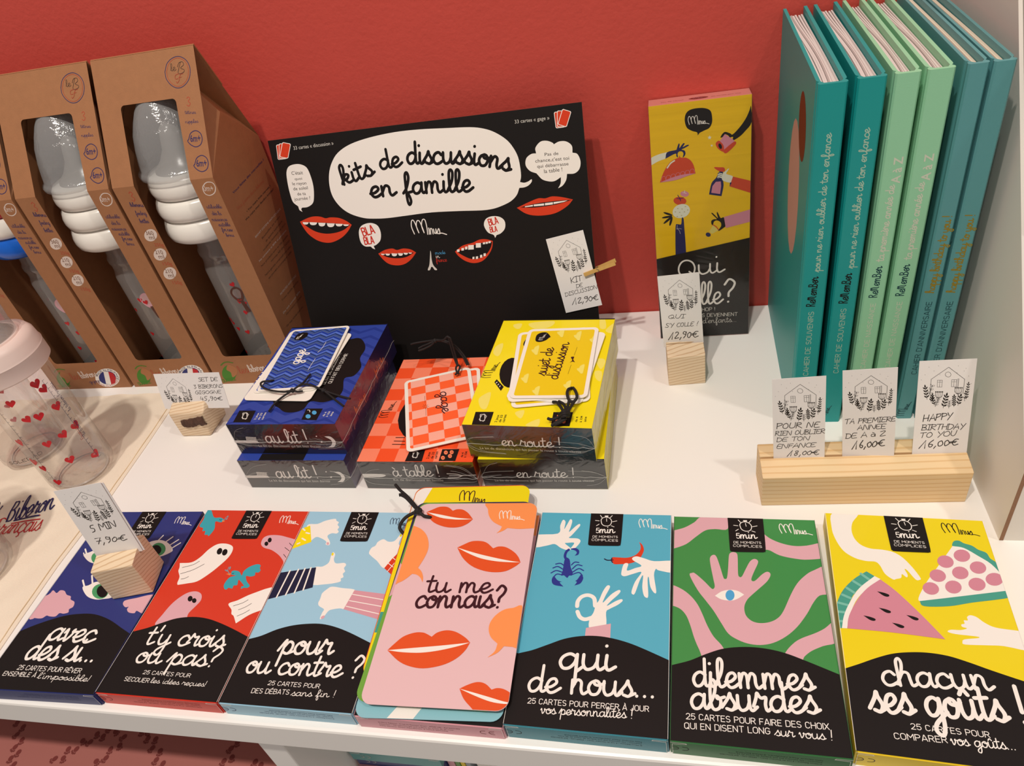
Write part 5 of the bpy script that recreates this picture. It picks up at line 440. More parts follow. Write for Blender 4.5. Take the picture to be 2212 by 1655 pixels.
'kl':[('T','r3','3',[12.28,201.38,15.83,201.04],4.46,0.14),('T','in','biberons',[8.26,196.85,20.69,195.42],1.95,0.2),('T','in','feeding',[9.29,188.9,19.29,187.97],1.96,0.2),('T','in','bottles',[9.21,181.33,17.68,180.56],1.99,0.2),('P','kw',[18.96,168.55,17.68,166.8,15.9,165.27,13.81,164.11,11.6,163.43,9.5,163.31,7.71,163.76,6.41,164.74,5.73,166.14,5.75,167.83,6.44,169.64,7.75,171.39,9.53,172.91,11.62,174.05,13.81,174.7,15.88,174.81,17.65,174.36,18.93,173.4,19.61,172.02,19.62,170.35],0),('I','kb','360',[8.77,169.71,16.25,169.06],4.08,0),('I','kb','ml',[9.84,165.22,15.3,164.75],4.38,0),('P','kw',[18.23,149.54,16.92,147.72,15.12,146.11,12.98,144.89,10.73,144.18,8.58,144.04,6.76,144.49,5.44,145.5,4.75,146.95,4.77,148.7,5.48,150.58,6.81,152.41,8.63,153.99,10.76,155.19,12.99,155.88,15.1,156.01,16.9,155.55,18.21,154.57,18.9,153.14,18.91,151.41],0),('I','kb','210',[7.85,150.67,15.47,150.05],4.23,0),('I','kb','ml',[8.94,146.02,14.5,145.57],4.55,0),('P','kw',[18.04,130.06,16.71,128.16,14.87,126.48,12.7,125.2,10.4,124.44,8.22,124.28,6.36,124.74,5.01,125.77,4.31,127.27,4.33,129.09,5.05,131.05,6.41,132.95,8.27,134.61,10.44,135.86,12.71,136.6,14.86,136.74,16.69,136.29,18.02,135.27,18.73,133.8,18.74,132.0],0),('I','kb','210',[7.47,131.16,15.24,130.57],4.39,0),('I','kb','ml',[8.57,126.34,14.25,125.92],4.72,0),('I','r3','250g',[11.24,158.15,20.16,157.4],3.47,0),('I','r3','150g',[9.53,139.05,18.62,138.34],3.6,0),('I','r3','150g',[9.17,119.11,18.44,118.44],3.74,0),('S','kw',[86.94,209.94,83.34,206.63,82.9,201.73,86.42,199.52,91.96,201.46,94.85,206.1,94.05,209.84,90.0,210.85,86.94,209.94],0.76,1),('I','kw','0m+',[83.14,203.57,92.16,202.68],5.5,0),('T','in','utilisable',[78.72,188.65,92.47,187.36],1.71,0.2),('T','in','dès la',[80.72,182.29,89.3,181.5],1.73,0.2),('T','in','naissance',[78.13,176.94,92.04,175.67],1.69,0.2),('T','in','suitable',[81.71,171.75,92.7,170.77],1.77,0.2),('T','in','for new',[82.73,166.75,92.86,165.86],1.79,0.2),('T','in','borns',[84.34,161.53,91.78,160.88],1.67,0.2),('P','kgn',[26.47,13.5,24.62,10.34,22.15,7.51,19.29,5.29,16.33,3.9,13.56,3.49,11.27,4.1,9.68,5.68,8.95,8.06,9.15,11.0,10.26,14.21,12.16,17.36,14.65,20.15,17.49,22.31,20.4,23.64,23.11,24.02,25.36,23.41,26.93,21.88,27.67,19.56,27.52,16.68],0),('P','kr',[22.5,24.4,28.97,19.66,26.53,12.6,19.82,8.35,20.35,14.67,17.33,18.4],1),('I','kgn','DURABLE',[6.48,2.11,22.09,4.61],3.69,1),('S','kgn',[13.6,23.92,18.16,26.9,23.26,27.72,28.15,26.43],1.04,1),('T','r3','les',[30.41,12.43,41.38,14.11],4.53,0.12),('T','kw','biberons',[42.15,14.08,64.08,16.31],4.31,0.18),('T','in','gigogne',[48.52,7.15,66.47,9.09],2.09,0.2),('P','W',[88.13,11.73,84.91,8.07,80.6,4.94,75.63,2.66,70.49,1.46,65.68,1.48,61.71,2.72,58.98,5.05,57.75,8.23,58.14,11.95,60.11,15.81,63.43,19.45,67.77,22.5,72.7,24.69,77.75,25.81,82.42,25.75,86.29,24.54,88.99,22.29,90.26,19.2,89.97,15.56],0),('P','bl2',[83.94,12.34,81.63,9.7,78.56,7.45,75.05,5.81,71.43,4.95,68.08,4.95,65.31,5.83,63.43,7.49,62.6,9.76,62.92,12.42,64.33,15.2,66.7,17.82,69.78,20.03,73.27,21.63,76.84,22.45,80.13,22.43,82.84,21.56,84.71,19.94,85.56,17.72,85.29,15.1],0),('P','W',[74.18,22.06,80.1,21.8,73.68,4.87,67.66,5.61],0),('P','rd2',[80.1,21.8,84.75,19.46,84.29,12.84,79.18,6.34,73.68,4.87],0),('D','nb','MADE IN FRANCE',[63.81,15.88,67.6,19.25,72.36,21.75,77.38,23.0,81.88,22.82,85.19,21.25,86.8,18.52,86.46,15.04,84.2,11.34],2.0),('D','r2','MADE IN FRANCE',[58.63,10.4,58.79,7.24,60.38,4.69,63.27,2.97,67.18,2.27,71.72,2.65,76.48,4.06,81.0,6.36,84.85,9.33],1.5)],
'ku':[('S','in',[67.72,84.15,70.79,90.07,76.59,93.51,83.02,93.74,88.67,89.92,90.65,83.43,88.34,76.4,82.76,71.82,76.81,70.94,71.53,73.68,67.99,78.85,67.72,84.15],0.58,1),('S','r3',[69.23,83.97,72.06,89.28,77.02,92.42,82.67,92.54,87.4,89.24,88.99,83.43,86.92,76.99,82.07,72.95,77.05,72.18,72.61,74.61,69.59,79.08,69.23,83.97],0.35,1),('T','dk','le',[73.11,84.02,78.23,83.91],2.73,0.1),('S','dk',[79.71,86.35,81.54,89.25,84.79,89.57,85.24,87.22,82.33,85.29,85.33,83.56,83.95,81.64,79.51,81.87,82.88,89.6],0.34,1),('S','r3',[80.06,81.39,76.67,80.43,76.19,77.87,78.74,77.77],0.34,1),('S','r3',[83.82,80.93,81.16,80.41,79.39,76.43,77.24,74.58,76.68,75.7],0.34,1),('S','r3',[79.27,78.54,82.11,78.62],0.29,1),('T','r3','3',[82.87,56.46,85.89,56.12],3.69,0.14),('T','in','tétines',[79.79,50.94,89.91,50.03],1.33,0.2),('T','in','nipples',[79.22,43.72,90.96,43.09],1.38,0.2),('S','in',[79.77,31.26,82.26,35.65,87.08,37.29,91.16,34.92,92.04,30.53,90.02,26.42,85.49,24.94,81.29,26.77,78.63,29.97,79.77,31.26],0.71,1),('I','in','6m+',[81.1,29.29,90.44,28.75],5.35,1),('S','in',[81.93,11.78,84.43,16.23,89.27,17.93,93.36,15.57,94.25,11.13,92.22,6.96,87.67,5.42,83.45,7.25,80.78,10.47,81.93,11.78],0.71,1),('I','in','6m+',[83.26,9.79,92.64,9.32],5.41,1)],
'ks':[('I','in','Vous faites des merveilles ?',[16.43,191.71,81.01,193.83],2.04,1),('I','dk','• You make little marvels !',[24.17,170.74,74.88,171.34],1.77,1),('I','dk','We make their feeding bottles!',[17.49,165.96,77.75,166.79],1.77,1),('T','r3','Nous faisons leurs biberons',[13.16,178.51,68.09,179.22],1.71,0.1),('I','lg','BREVET SYSTÈME ANTI-COLIQUE',[20.85,147.63,76.42,147.42],1.75,0),('I','dk','Bouteilles en tritan',[29.5,141.61,69.96,142.85],1.82,0),('I','dk','de qualité supérieure',[32.95,136.78,70.68,137.52],1.84,0),('I','dk','excellente résistance aux chocs',[23.93,132.62,74.52,133.0],1.83,0),('I','lg','Ne contient ni BPA ni phtalates',[11.49,128.66,71.7,127.44],1.79,0),('I','dk','Nos produits sont au top qualité',[11.43,123.49,70.57,122.45],1.82,0),('I','dk','normes NF EN 14350',[28.08,118.82,70.22,116.99],1.85,0),('I','dk','Notre gamme comprend trois tailles',[11.05,114.08,69.09,111.93],1.85,0),('I','dk','qui peuvent accompagner bébé',[13.95,109.25,66.07,107.39],1.88,0),('I','lg','PATENTED ANTI-COLIC',[20.88,87.22,57.95,85.62],1.98,0),('I','dk','Tritan bottle quality',[19.01,81.53,57.21,79.55],2.0,0),('I','lg','Do not contain BPA',[13.14,71.5,53.25,69.96],2.04,0),('I','dk','Our products are tested',[16.41,67.61,52.36,64.98],2.03,0),('I','dk','Our range includes three sizes',[9.4,58.78,47.58,55.78],2.05,0)],
'house':[('S','ink',[7.52,-21.67,7.59,-12.77,17.0,-5.0,26.75,-13.7,26.62,-23.69],0.24,0),('S','ink',[15.36,-9.89,15.71,-8.77,16.9,-8.22,18.12,-8.89,18.66,-10.06,18.32,-11.27,17.19,-11.65,15.97,-11.07,15.36,-9.89],0.21,1),('S','ink',[11.26,-13.56,13.99,-13.69,14.08,-18.49,11.48,-18.37,11.26,-13.56],0.19,0),('S','ink',[12.63,-13.63,12.78,-18.43],0.19,0),('S','ink',[11.37,-14.99,14.1,-15.12],0.16,0),('S','ink',[19.4,-13.69,22.19,-13.83,22.31,-18.6,19.66,-18.48,19.4,-13.69],0.19,0),('S','ink',[20.8,-13.76,20.98,-18.54],0.19,0),('S','ink',[19.52,-15.11,22.31,-15.24],0.16,0),('S','ink',[22.19,-13.83,23.44,-13.19,23.42,-18.93,22.38,-18.6],0.19,0),('S','ink',[22.39,-14.46,23.3,-14.15],0.16,0),('S','ink',[22.46,-15.34,23.38,-15.03],0.16,0),('S','ink',[22.54,-16.23,23.45,-15.92],0.16,0),('S','ink',[22.62,-17.11,23.53,-16.8],0.16,0),('S','ink',[22.69,-18.0,23.61,-17.69],0.16,0),('S','ink',[6.17,-26.75,4.63,-18.86],0.25,0),('P','ink',[5.94,-25.57,5.94,-25.57,5.26,-24.42,4.17,-24.1,4.17,-24.1,4.84,-25.24],1),('P','ink',[5.94,-25.57,5.94,-25.57,6.85,-24.96,7.05,-23.7,7.05,-23.7,6.14,-24.3],1),('P','ink',[5.55,-23.58,5.55,-23.58,4.88,-22.44,3.78,-22.12,3.78,-22.12,4.45,-23.26],1),('P','ink',[5.55,-23.58,5.55,-23.58,6.47,-22.99,6.67,-21.72,6.67,-21.72,5.76,-22.32],1),('P','ink',[5.16,-21.61,5.16,-21.61,4.49,-20.47,3.39,-20.14,3.39,-20.14,4.06,-21.29],1),('P','ink',[5.16,-21.61,5.16,-21.61,6.08,-21.02,6.28,-19.75,6.28,-19.75,5.36,-20.34],1),('P','ink',[4.78,-19.64,4.78,-19.64,4.11,-18.5,3.01,-18.18,3.01,-18.18,3.68,-19.32],1),('P','ink',[4.78,-19.64,4.78,-19.64,5.69,-19.05,5.9,-17.79,5.9,-17.79,4.98,-18.38],1),('P','ink',[4.63,-18.86,4.63,-18.86,4.84,-17.46,4.11,-16.18,4.11,-16.18,3.88,-17.59],1),('S','ink',[8.55,-28.68,8.99,-24.44],0.25,0),('P','ink',[8.64,-27.82,8.64,-27.82,8.36,-26.68,7.51,-26.02,7.51,-26.02,7.79,-27.17],1),('P','ink',[8.64,-27.82,8.64,-27.82,9.58,-27.69,10.06,-26.77,10.06,-26.77,9.14,-26.91],1),('P','ink',[8.78,-26.41,8.78,-26.41,8.5,-25.28,7.65,-24.62,7.65,-24.62,7.93,-25.76],1),('P','ink',[8.78,-26.41,8.78,-26.41,9.72,-26.28,10.2,-25.38,10.2,-25.38,9.28,-25.5],1),('P','ink',[8.92,-25.0,8.92,-25.0,8.64,-23.87,7.79,-23.21,7.79,-23.21,8.08,-24.35],1),('P','ink',[8.92,-25.0,8.92,-25.0,9.86,-24.87,10.34,-23.97,10.34,-23.97,9.42,-24.1],1),('P','ink',[8.99,-24.44,8.99,-24.44,9.53,-23.42,9.22,-22.17,9.22,-22.17,8.67,-23.17],1),('S','ink',[10.76,-31.12,9.5,-26.27],0.25,0),('P','ink',[10.5,-30.14,10.5,-30.14,9.86,-29.2,8.9,-29.0,8.9,-29.0,9.55,-29.95],1),('P','ink',[10.5,-30.14,10.5,-30.14,11.26,-29.54,11.36,-28.41,11.36,-28.41,10.61,-29.02],1),('P','ink',[10.08,-28.52,10.08,-28.52,9.44,-27.58,8.48,-27.38,8.48,-27.38,9.13,-28.33],1),('P','ink',[10.08,-28.52,10.08,-28.52,10.84,-27.93,10.94,-26.79,10.94,-26.79,10.18,-27.4],1),('P','ink',[9.66,-26.92,9.66,-26.92,9.03,-25.96,8.06,-25.77,8.06,-25.77,8.7,-26.71],1),('P','ink',[9.66,-26.92,9.66,-26.92,10.41,-26.31,10.51,-25.18,10.51,-25.18,9.76,-25.79],1),('P','ink',[9.5,-26.27,9.5,-26.27,9.6,-25.01,8.89,-23.96,8.89,-23.96,8.78,-25.2],1),('S','ink',[7.11,-24.36,8.57,-16.98],0.25,0),('S','ink',[7.41,-22.88,7.22,-21.72,6.42,-20.98,6.61,-22.13,7.41,-22.88],0.15,1),('S','ink',[7.41,-22.88,8.35,-22.87,8.92,-22.05,7.98,-22.06,7.41,-22.88],0.15,1),('S','ink',[7.89,-20.42,7.71,-19.27,6.91,-18.52,7.09,-19.67,7.89,-20.42],0.15,1),('S','ink',[7.89,-20.42,8.83,-20.41,9.41,-19.59,8.46,-19.59,7.89,-20.42],0.15,1),('S','ink',[8.37,-17.96,8.19,-16.82,7.4,-16.08,7.58,-17.22,8.37,-17.96],0.15,1),('S','ink',[8.37,-17.96,9.32,-17.96,9.89,-17.15,8.94,-17.15,8.37,-17.96],0.15,1),('S','ink',[16.01,-33.33,17.21,-25.24],0.25,0),('P','ink',[16.19,-32.12,16.19,-32.12,15.88,-30.61,14.8,-29.67,14.8,-29.67,15.1,-31.18],1),('P','ink',[16.19,-32.12,16.19,-32.12,17.42,-32.04,18.11,-30.89,18.11,-30.89,16.88,-30.97],1),('P','ink',[16.48,-30.08,16.48,-30.08,16.18,-28.58,15.1,-27.65,15.1,-27.65,15.4,-29.15],1),('P','ink',[16.48,-30.08,16.48,-30.08,17.71,-30.0,18.4,-28.87,18.4,-28.87,17.19,-28.95],1),('P','ink',[16.78,-28.06,16.78,-28.06,16.48,-26.56,15.4,-25.64,15.4,-25.64,15.71,-27.14],1),('P','ink',[16.78,-28.06,16.78,-28.06,18.01,-27.98,18.7,-26.85,18.7,-26.85,17.48,-26.94],1),('P','ink',[17.08,-26.05,17.08,-26.05,16.78,-24.55,15.71,-23.62,15.71,-23.62,16.01,-25.12],1),('P','ink',[17.08,-26.05,17.08,-26.05,18.3,-25.97,19.0,-24.85,19.0,-24.85,17.78,-24.92],1),('P','ink',[17.21,-25.24,17.21,-25.24,17.97,-23.99,17.64,-22.33,17.64,-22.33,16.87,-23.58],1),('S','ink',[11.29,-32.24,12.53,-27.03],0.25,0),('S','ink',[11.54,-31.19,11.41,-30.11,10.69,-29.38,10.83,-30.46,11.54,-31.19],0.15,1),('S','ink',[11.54,-31.19,12.43,-31.23,12.99,-30.5,12.1,-30.46,11.54,-31.19],0.15,1),('S','ink',[11.95,-29.45,11.82,-28.38,11.11,-27.65,11.24,-28.72,11.95,-29.45],0.15,1),('S','ink',[11.95,-29.45,12.84,-29.49,13.39,-28.76,12.52,-28.72,11.95,-29.45],0.15,1),('S','ink',[12.37,-27.72,12.24,-26.65,11.52,-25.92,11.65,-26.99,12.37,-27.72],0.15,1),('S','ink',[12.37,-27.72,13.24,-27.76,13.8,-27.03,12.93,-26.99,12.37,-27.72],0.15,1),('S','ink',[19.36,-33.47,19.32,-28.48],0.25,0),('S','ink',[19.35,-32.47,18.99,-31.44,18.15,-30.95,18.52,-31.98,19.35,-32.47],0.15,1),('S','ink',[19.35,-32.47,20.17,-32.22,20.53,-31.3,19.7,-31.55,19.35,-32.47],0.15,1),('S','ink',[19.34,-30.81,18.97,-29.78,18.14,-29.29,18.51,-30.31,19.34,-30.81],0.15,1),('S','ink',[19.34,-30.81,20.15,-30.56,20.51,-29.64,19.69,-29.89,19.34,-30.81],0.15,1),('S','ink',[19.32,-29.15,18.96,-28.12,18.13,-27.63,18.49,-28.66,19.32,-29.15],0.15,1),('S','ink',[19.32,-29.15,20.14,-28.9,20.5,-27.99,19.67,-28.23,19.32,-29.15],0.15,1),('S','ink',[22.26,-32.67,21.82,-25.9],0.25,0),('P','ink',[22.21,-31.86,22.21,-31.86,21.75,-30.77,20.84,-30.31,20.84,-30.31,21.29,-31.39],1),('P','ink',[22.21,-31.86,22.21,-31.86,23.07,-31.51,23.38,-30.49,23.38,-30.49,22.53,-30.83],1),('P','ink',[22.12,-30.5,22.12,-30.5,21.66,-29.41,20.76,-28.95,20.76,-28.95,21.21,-30.02],1),('P','ink',[22.12,-30.5,22.12,-30.5,22.98,-30.15,23.3,-29.13,23.3,-29.13,22.44,-29.47],1),('P','ink',[22.04,-29.14,22.04,-29.14,21.58,-28.06,20.67,-27.59,20.67,-27.59,21.12,-28.68],1),('P','ink',[22.04,-29.14,22.04,-29.14,22.89,-28.81,23.21,-27.78,23.21,-27.78,22.36,-28.11],1),('P','ink',[21.94,-27.79,21.94,-27.79,21.49,-26.7,20.59,-26.24,20.59,-26.24,21.04,-27.32],1),('P','ink',[21.94,-27.79,21.94,-27.79,22.81,-27.45,23.12,-26.43,23.12,-26.43,22.27,-26.76],1),('P','ink',[21.86,-26.43,21.86,-26.43,21.41,-25.36,20.5,-24.89,20.5,-24.89,20.95,-25.97],1),('P','ink',[21.86,-26.43,21.86,-26.43,22.72,-26.1,23.04,-25.08,23.04,-25.08,22.18,-25.42],1),('P','ink',[21.82,-25.9,21.82,-25.9,22.18,-24.76,21.68,-23.56,21.68,-23.56,21.33,-24.69],1),('S','ink',[24.4,-31.86,25.37,-26.05],0.24,0),('P','ink',[24.6,-30.69,24.6,-30.69,24.33,-29.27,23.34,-28.36,23.34,-28.36,23.6,-29.78],1),('P','ink',[24.6,-30.69,24.6,-30.69,25.75,-30.66,26.41,-29.61,26.41,-29.61,25.27,-29.65],1),('P','ink',[24.92,-28.75,24.92,-28.75,24.65,-27.34,23.67,-26.43,23.67,-26.43,23.93,-27.85],1),('P','ink',[24.92,-28.75,24.92,-28.75,26.07,-28.72,26.73,-27.68,26.73,-27.68,25.59,-27.71],1),('P','ink',[25.23,-26.81,25.23,-26.81,24.97,-25.41,23.99,-24.51,23.99,-24.51,24.25,-25.92],1),('P','ink',[25.23,-26.81,25.23,-26.81,26.38,-26.78,27.06,-25.76,27.06,-25.76,25.91,-25.79],1),('P','ink',[25.37,-26.05,25.37,-26.05,26.1,-24.89,25.82,-23.33,25.82,-23.33,25.08,-24.48],1),('S','ink',[28.95,-27.54,29.18,-17.34],0.24,0),('P','ink',[28.97,-26.51,28.97,-26.51,28.67,-25.58,27.92,-25.08,27.92,-25.08,28.22,-26.02],1),('P','ink',[28.97,-26.51,28.97,-26.51,29.72,-26.34,30.06,-25.54,30.06,-25.54,29.31,-25.71],1),('P','ink',[29.01,-24.8,29.01,-24.8,28.71,-23.87,27.96,-23.37,27.96,-23.37,28.27,-24.32],1),('P','ink',[29.01,-24.8,29.01,-24.8,29.76,-24.63,30.1,-23.83,30.1,-23.83,29.35,-24.01],1),('P','ink',[29.05,-23.1,29.05,-23.1,28.75,-22.17,28.0,-21.67,28.0,-21.67,28.31,-22.61],1),('P','ink',[29.05,-23.1,29.05,-23.1,29.8,-22.92,30.14,-22.13,30.14,-22.13,29.39,-22.3],1),('P','ink',[29.09,-21.4,29.09,-21.4,28.79,-20.47,28.05,-19.97,28.05,-19.97,28.35,-20.91],1),('P','ink',[29.09,-21.4,29.09,-21.4,29.83,-21.22,30.18,-20.43,30.18,-20.43,29.43,-20.61],1),('P','ink',[29.13,-19.7,29.13,-19.7,28.83,-18.78,28.09,-18.28,28.09,-18.28,28.39,-19.22],1),('P','ink',[29.13,-19.7,29.13,-19.7,29.87,-19.53,30.22,-18.73,30.22,-18.73,29.47,-18.91],1),('P','ink',[29.17,-18.01,29.17,-18.01,28.87,-17.08,28.13,-16.59,28.13,-16.59,28.43,-17.53],1),('P','ink',[29.17,-18.01,29.17,-18.01,29.91,-17.84,30.26,-17.04,30.26,-17.04,29.51,-17.22],1),('P','ink',[29.18,-17.34,29.18,-17.34,29.56,-16.45,29.23,-15.42,29.23,-15.42,28.85,-16.3],1),('S','ink',[28.03,-28.85,28.02,-23.04],0.24,0),('P','ink',[28.03,-27.11,28.03,-27.11,27.74,-26.25,27.06,-25.83,27.06,-25.83,27.35,-26.67],1),('P','ink',[28.03,-27.11,28.03,-27.11,28.72,-26.92,29.01,-26.17,29.01,-26.17,28.32,-26.35],1),('P','ink',[28.03,-24.2,28.03,-24.2,27.73,-23.35,27.06,-22.93,27.06,-22.93,27.35,-23.78],1),('P','ink',[28.03,-24.2,28.03,-24.2,28.71,-24.01,29.0,-23.27,29.0,-23.27,28.32,-23.45],1),('P','ink',[28.02,-23.04,28.02,-23.04,28.34,-22.22,28.02,-21.27,28.02,-21.27,27.7,-22.1],1),('S','ink',[12.92,-26.32,10.93,-24.61,10.96,-22.11],0.18,1),('S','ink',[12.92,-26.32,11.82,-24.65,11.92,-22.15],0.18,1),('S','ink',[12.92,-26.32,12.72,-24.69,12.89,-22.19],0.18,1),('S','ink',[12.92,-26.32,13.61,-24.73,13.86,-22.23],0.18,1),('S','ink',[12.92,-26.32,14.5,-24.77,14.82,-22.28],0.18,1),('P','ink',[11.3,-21.75,11.3,-21.92,11.26,-22.08,11.18,-22.19,11.09,-22.26,10.98,-22.28,10.86,-22.25,10.75,-22.17,10.66,-22.05,10.59,-21.89,10.55,-21.72,10.56,-21.56,10.61,-21.41,10.68,-21.29,10.78,-21.22,10.89,-21.2,11.01,-21.23,11.12,-21.31,11.21,-21.44,11.27,-21.59],0),('P','ink',[12.27,-21.8,12.27,-21.96,12.23,-22.12,12.15,-22.23,12.05,-22.31,11.94,-22.33,11.82,-22.3,11.71,-22.21,11.62,-22.09,11.56,-21.93,11.53,-21.76,11.53,-21.6,11.57,-21.45,11.64,-21.34,11.74,-21.27,11.85,-21.24,11.97,-21.28,12.08,-21.36,12.17,-21.48,12.24,-21.63],0),('P','ink',[13.23,-21.84,13.23,-22.0,13.19,-22.16,13.12,-22.28,13.02,-22.35,12.91,-22.37,12.79,-22.34,12.68,-22.26,12.59,-22.14,12.53,-21.97,12.5,-21.81,12.5,-21.64,12.54,-21.5,12.61,-21.38,12.71,-21.31,12.82,-21.29,12.94,-21.32,13.05,-21.4,13.14,-21.52,13.2,-21.67],0),('P','ink',[14.2,-21.88,14.2,-22.06,14.16,-22.2,14.08,-22.32,13.99,-22.39,13.88,-22.41,13.75,-22.38,13.64,-22.3,13.55,-22.18,13.49,-22.03,13.45,-21.85,13.46,-21.69,13.5,-21.54,13.57,-21.42,13.67,-21.35,13.78,-21.33,13.91,-21.36,14.01,-21.44,14.11,-21.56,14.17,-21.72],0),('P','ink',[15.16,-21.93,15.15,-22.1,15.11,-22.25,15.04,-22.36,14.95,-22.43,14.83,-22.45,14.72,-22.42,14.61,-22.34,14.52,-22.22,14.45,-22.07,14.42,-21.89,14.43,-21.73,14.47,-21.58,14.54,-21.47,14.64,-21.4,14.75,-21.37,14.86,-21.41,14.97,-21.49,15.06,-21.61,15.13,-21.76],0),('S','ink',[10.71,-22.63,11.34,-25.17,12.92,-26.32,14.47,-25.31,14.86,-22.81],0.2,1),('S','ink',[12.92,-26.32,12.58,-29.56],0.2,0),('S','ink',[23.94,-23.93,21.95,-22.24,21.96,-19.74],0.18,1),('S','ink',[23.94,-23.93,22.84,-22.28,22.92,-19.79],0.18,1),('S','ink',[23.94,-23.93,23.73,-22.32,23.88,-19.83],0.18,1),('S','ink',[23.94,-23.93,24.6,-22.36,24.82,-19.87],0.18,1),('S','ink',[23.94,-23.93,25.49,-22.39,25.78,-19.92],0.18,1),('P','ink',[22.3,-19.4,22.3,-19.57,22.26,-19.71,22.19,-19.83,22.09,-19.9,21.97,-19.92,21.86,-19.89,21.75,-19.81,21.66,-19.69,21.59,-19.54,21.56,-19.37,21.57,-19.21,21.61,-19.06,21.68,-18.95,21.77,-18.88,21.88,-18.86,22.01,-18.89,22.12,-18.97,22.21,-19.09,22.27,-19.24],0),('P','ink',[23.25,-19.45,23.25,-19.61,23.21,-19.76,23.14,-19.87,23.04,-19.94,22.93,-19.96,22.82,-19.93,22.71,-19.85,22.62,-19.73,22.55,-19.58,22.52,-19.41,22.53,-19.25,22.56,-19.11,22.64,-18.99,22.73,-18.92,22.84,-18.9,22.96,-18.93,23.06,-19.01,23.15,-19.13,23.22,-19.28],0),('P','ink',[24.21,-19.49,24.21,-19.65,24.17,-19.8,24.1,-19.91,24.0,-19.98,23.89,-20.01,23.78,-19.97,23.67,-19.89,23.57,-19.77,23.5,-19.62,23.47,-19.46,23.47,-19.29,23.51,-19.15,23.58,-19.04,23.69,-18.96,23.8,-18.94,23.91,-18.98,24.02,-19.06,24.11,-19.18,24.18,-19.33],0),('P','ink',[25.16,-19.54,25.15,-19.7,25.11,-19.84,25.04,-19.96,24.95,-20.03,24.84,-20.05,24.72,-20.02,24.62,-19.94,24.52,-19.82,24.46,-19.67,24.43,-19.5,24.43,-19.34,24.47,-19.19,24.54,-19.08,24.63,-19.01,24.74,-18.99,24.86,-19.02,24.97,-19.1,25.06,-19.22,25.12,-19.37],0),('P','ink',[26.11,-19.58,26.11,-19.74,26.07,-19.89,26.0,-20.0,25.9,-20.07,25.79,-20.09,25.68,-20.06,25.57,-19.98,25.48,-19.86,25.42,-19.71,25.38,-19.55,25.39,-19.38,25.43,-19.24,25.5,-19.12,25.59,-19.05,25.7,-19.03,25.82,-19.06,25.92,-19.14,26.01,-19.26,26.08,-19.41],0),('S','ink',[21.71,-20.26,22.37,-22.79,23.94,-23.93,25.46,-22.92,25.83,-20.46],0.19,1),('S','ink',[23.94,-23.93,23.62,-27.14],0.2,0),('P','ink',[5.8,-4.33,5.73,-4.49,5.56,-4.48,5.46,-4.31,5.53,-4.15,5.69,-4.16],0),('P','ink',[8.93,-7.11,8.86,-7.27,8.7,-7.26,8.61,-7.09,8.68,-6.93,8.84,-6.94],0),('P','ink',[3.96,-9.5,3.89,-9.66,3.73,-9.65,3.63,-9.48,3.7,-9.32,3.86,-9.33],0),('P','ink',[11.24,-3.74,11.17,-3.9,11.01,-3.89,10.92,-3.72,10.98,-3.56,11.14,-3.57],0),('P','ink',[22.54,-4.34,22.47,-4.5,22.32,-4.49,22.22,-4.32,22.29,-4.16,22.44,-4.17],0),('P','ink',[26.11,-7.99,26.04,-8.16,25.88,-8.15,25.79,-7.98,25.86,-7.82,26.01,-7.83],0),('P','ink',[28.97,-11.62,28.9,-11.78,28.74,-11.78,28.65,-11.61,28.71,-11.44,28.87,-11.45],0),('P','ink',[22.23,-9.11,22.17,-9.27,22.01,-9.26,21.9,-9.09,21.97,-8.92,22.14,-8.93],0),('P','ink',[1.98,-12.94,1.92,-13.1,1.75,-13.1,1.66,-12.92,1.73,-12.76,1.89,-12.77],0),('P','ink',[27.04,-6.31,26.98,-6.47,26.81,-6.46,26.72,-6.29,26.78,-6.13,26.95,-6.14],0),('P','ink',[12.46,-9.92,12.39,-10.09,12.23,-10.08,12.13,-9.91,12.19,-9.74,12.36,-9.75],0),('P','ink',[30.9,-16.97,30.84,-17.15,30.68,-17.14,30.58,-16.96,30.65,-16.79,30.81,-16.8],0)],
'tx_pour':[('H','ink','POUR NE',[1.81,23.71,28.82,23.4],4.29),('H','ink','RIEN OUBLIER',[1.17,18.16,32.3,18.29],3.53),('H','ink','DE TON',[1.93,13.09,22.55,13.32],3.35),('H','ink','ENFANCE',[2.43,7.57,26.62,7.66],3.57),('H','ink','18,00€',[8.56,1.25,29.12,1.19],4.26)],
'tx_prem':[('H','ink','TA PREMIERE',[1.36,24.98,31.36,25.61],3.75),('H','ink','ANNEE',[8.81,19.79,25.85,20.11],3.77),('H','ink','DE A à Z',[1.89,13.34,25.86,14.53],3.94),('H','ink','16,00€',[6.02,5.1,25.48,6.32],5.76)],
'tx_happy':[('H','ink','HAPPY',[5.03,22.88,21.74,24.12],4.61),('H','ink','BIRTHDAY',[4.34,16.69,29.63,16.79],3.91),('H','ink','TO YOU',[3.59,11.09,25.0,12.04],3.75),('H','ink','16,00€',[4.11,3.7,26.86,5.17],5.21)],
'tx_qui':[('H','ink','QUI',[6.11,23.13,18.97,22.44],3.58),('H','ink',"S'Y COLLE !",[2.63,15.08,28.91,14.38],3.76),('H','ink','12,90€',[4.25,3.94,28.6,3.75],6.21)],
'tx_five':[('H','ink','5 MIN',[8.16,19.52,27.71,20.43],5.6),('H','ink','7,90€',[5.97,8.47,28.89,7.85],5.38)],
'tx_set':[('H','ink','SET DE',[43.46,23.06,62.63,23.29],3.78),('H','ink','3 BIBERONS',[36.59,16.4,65.73,16.49],3.49),('H','ink','GIGOGNE',[36.21,10.52,62.27,10.69],3.37),('H','ink','45,90€',[39.38,3.9,61.38,3.97],4.12)],
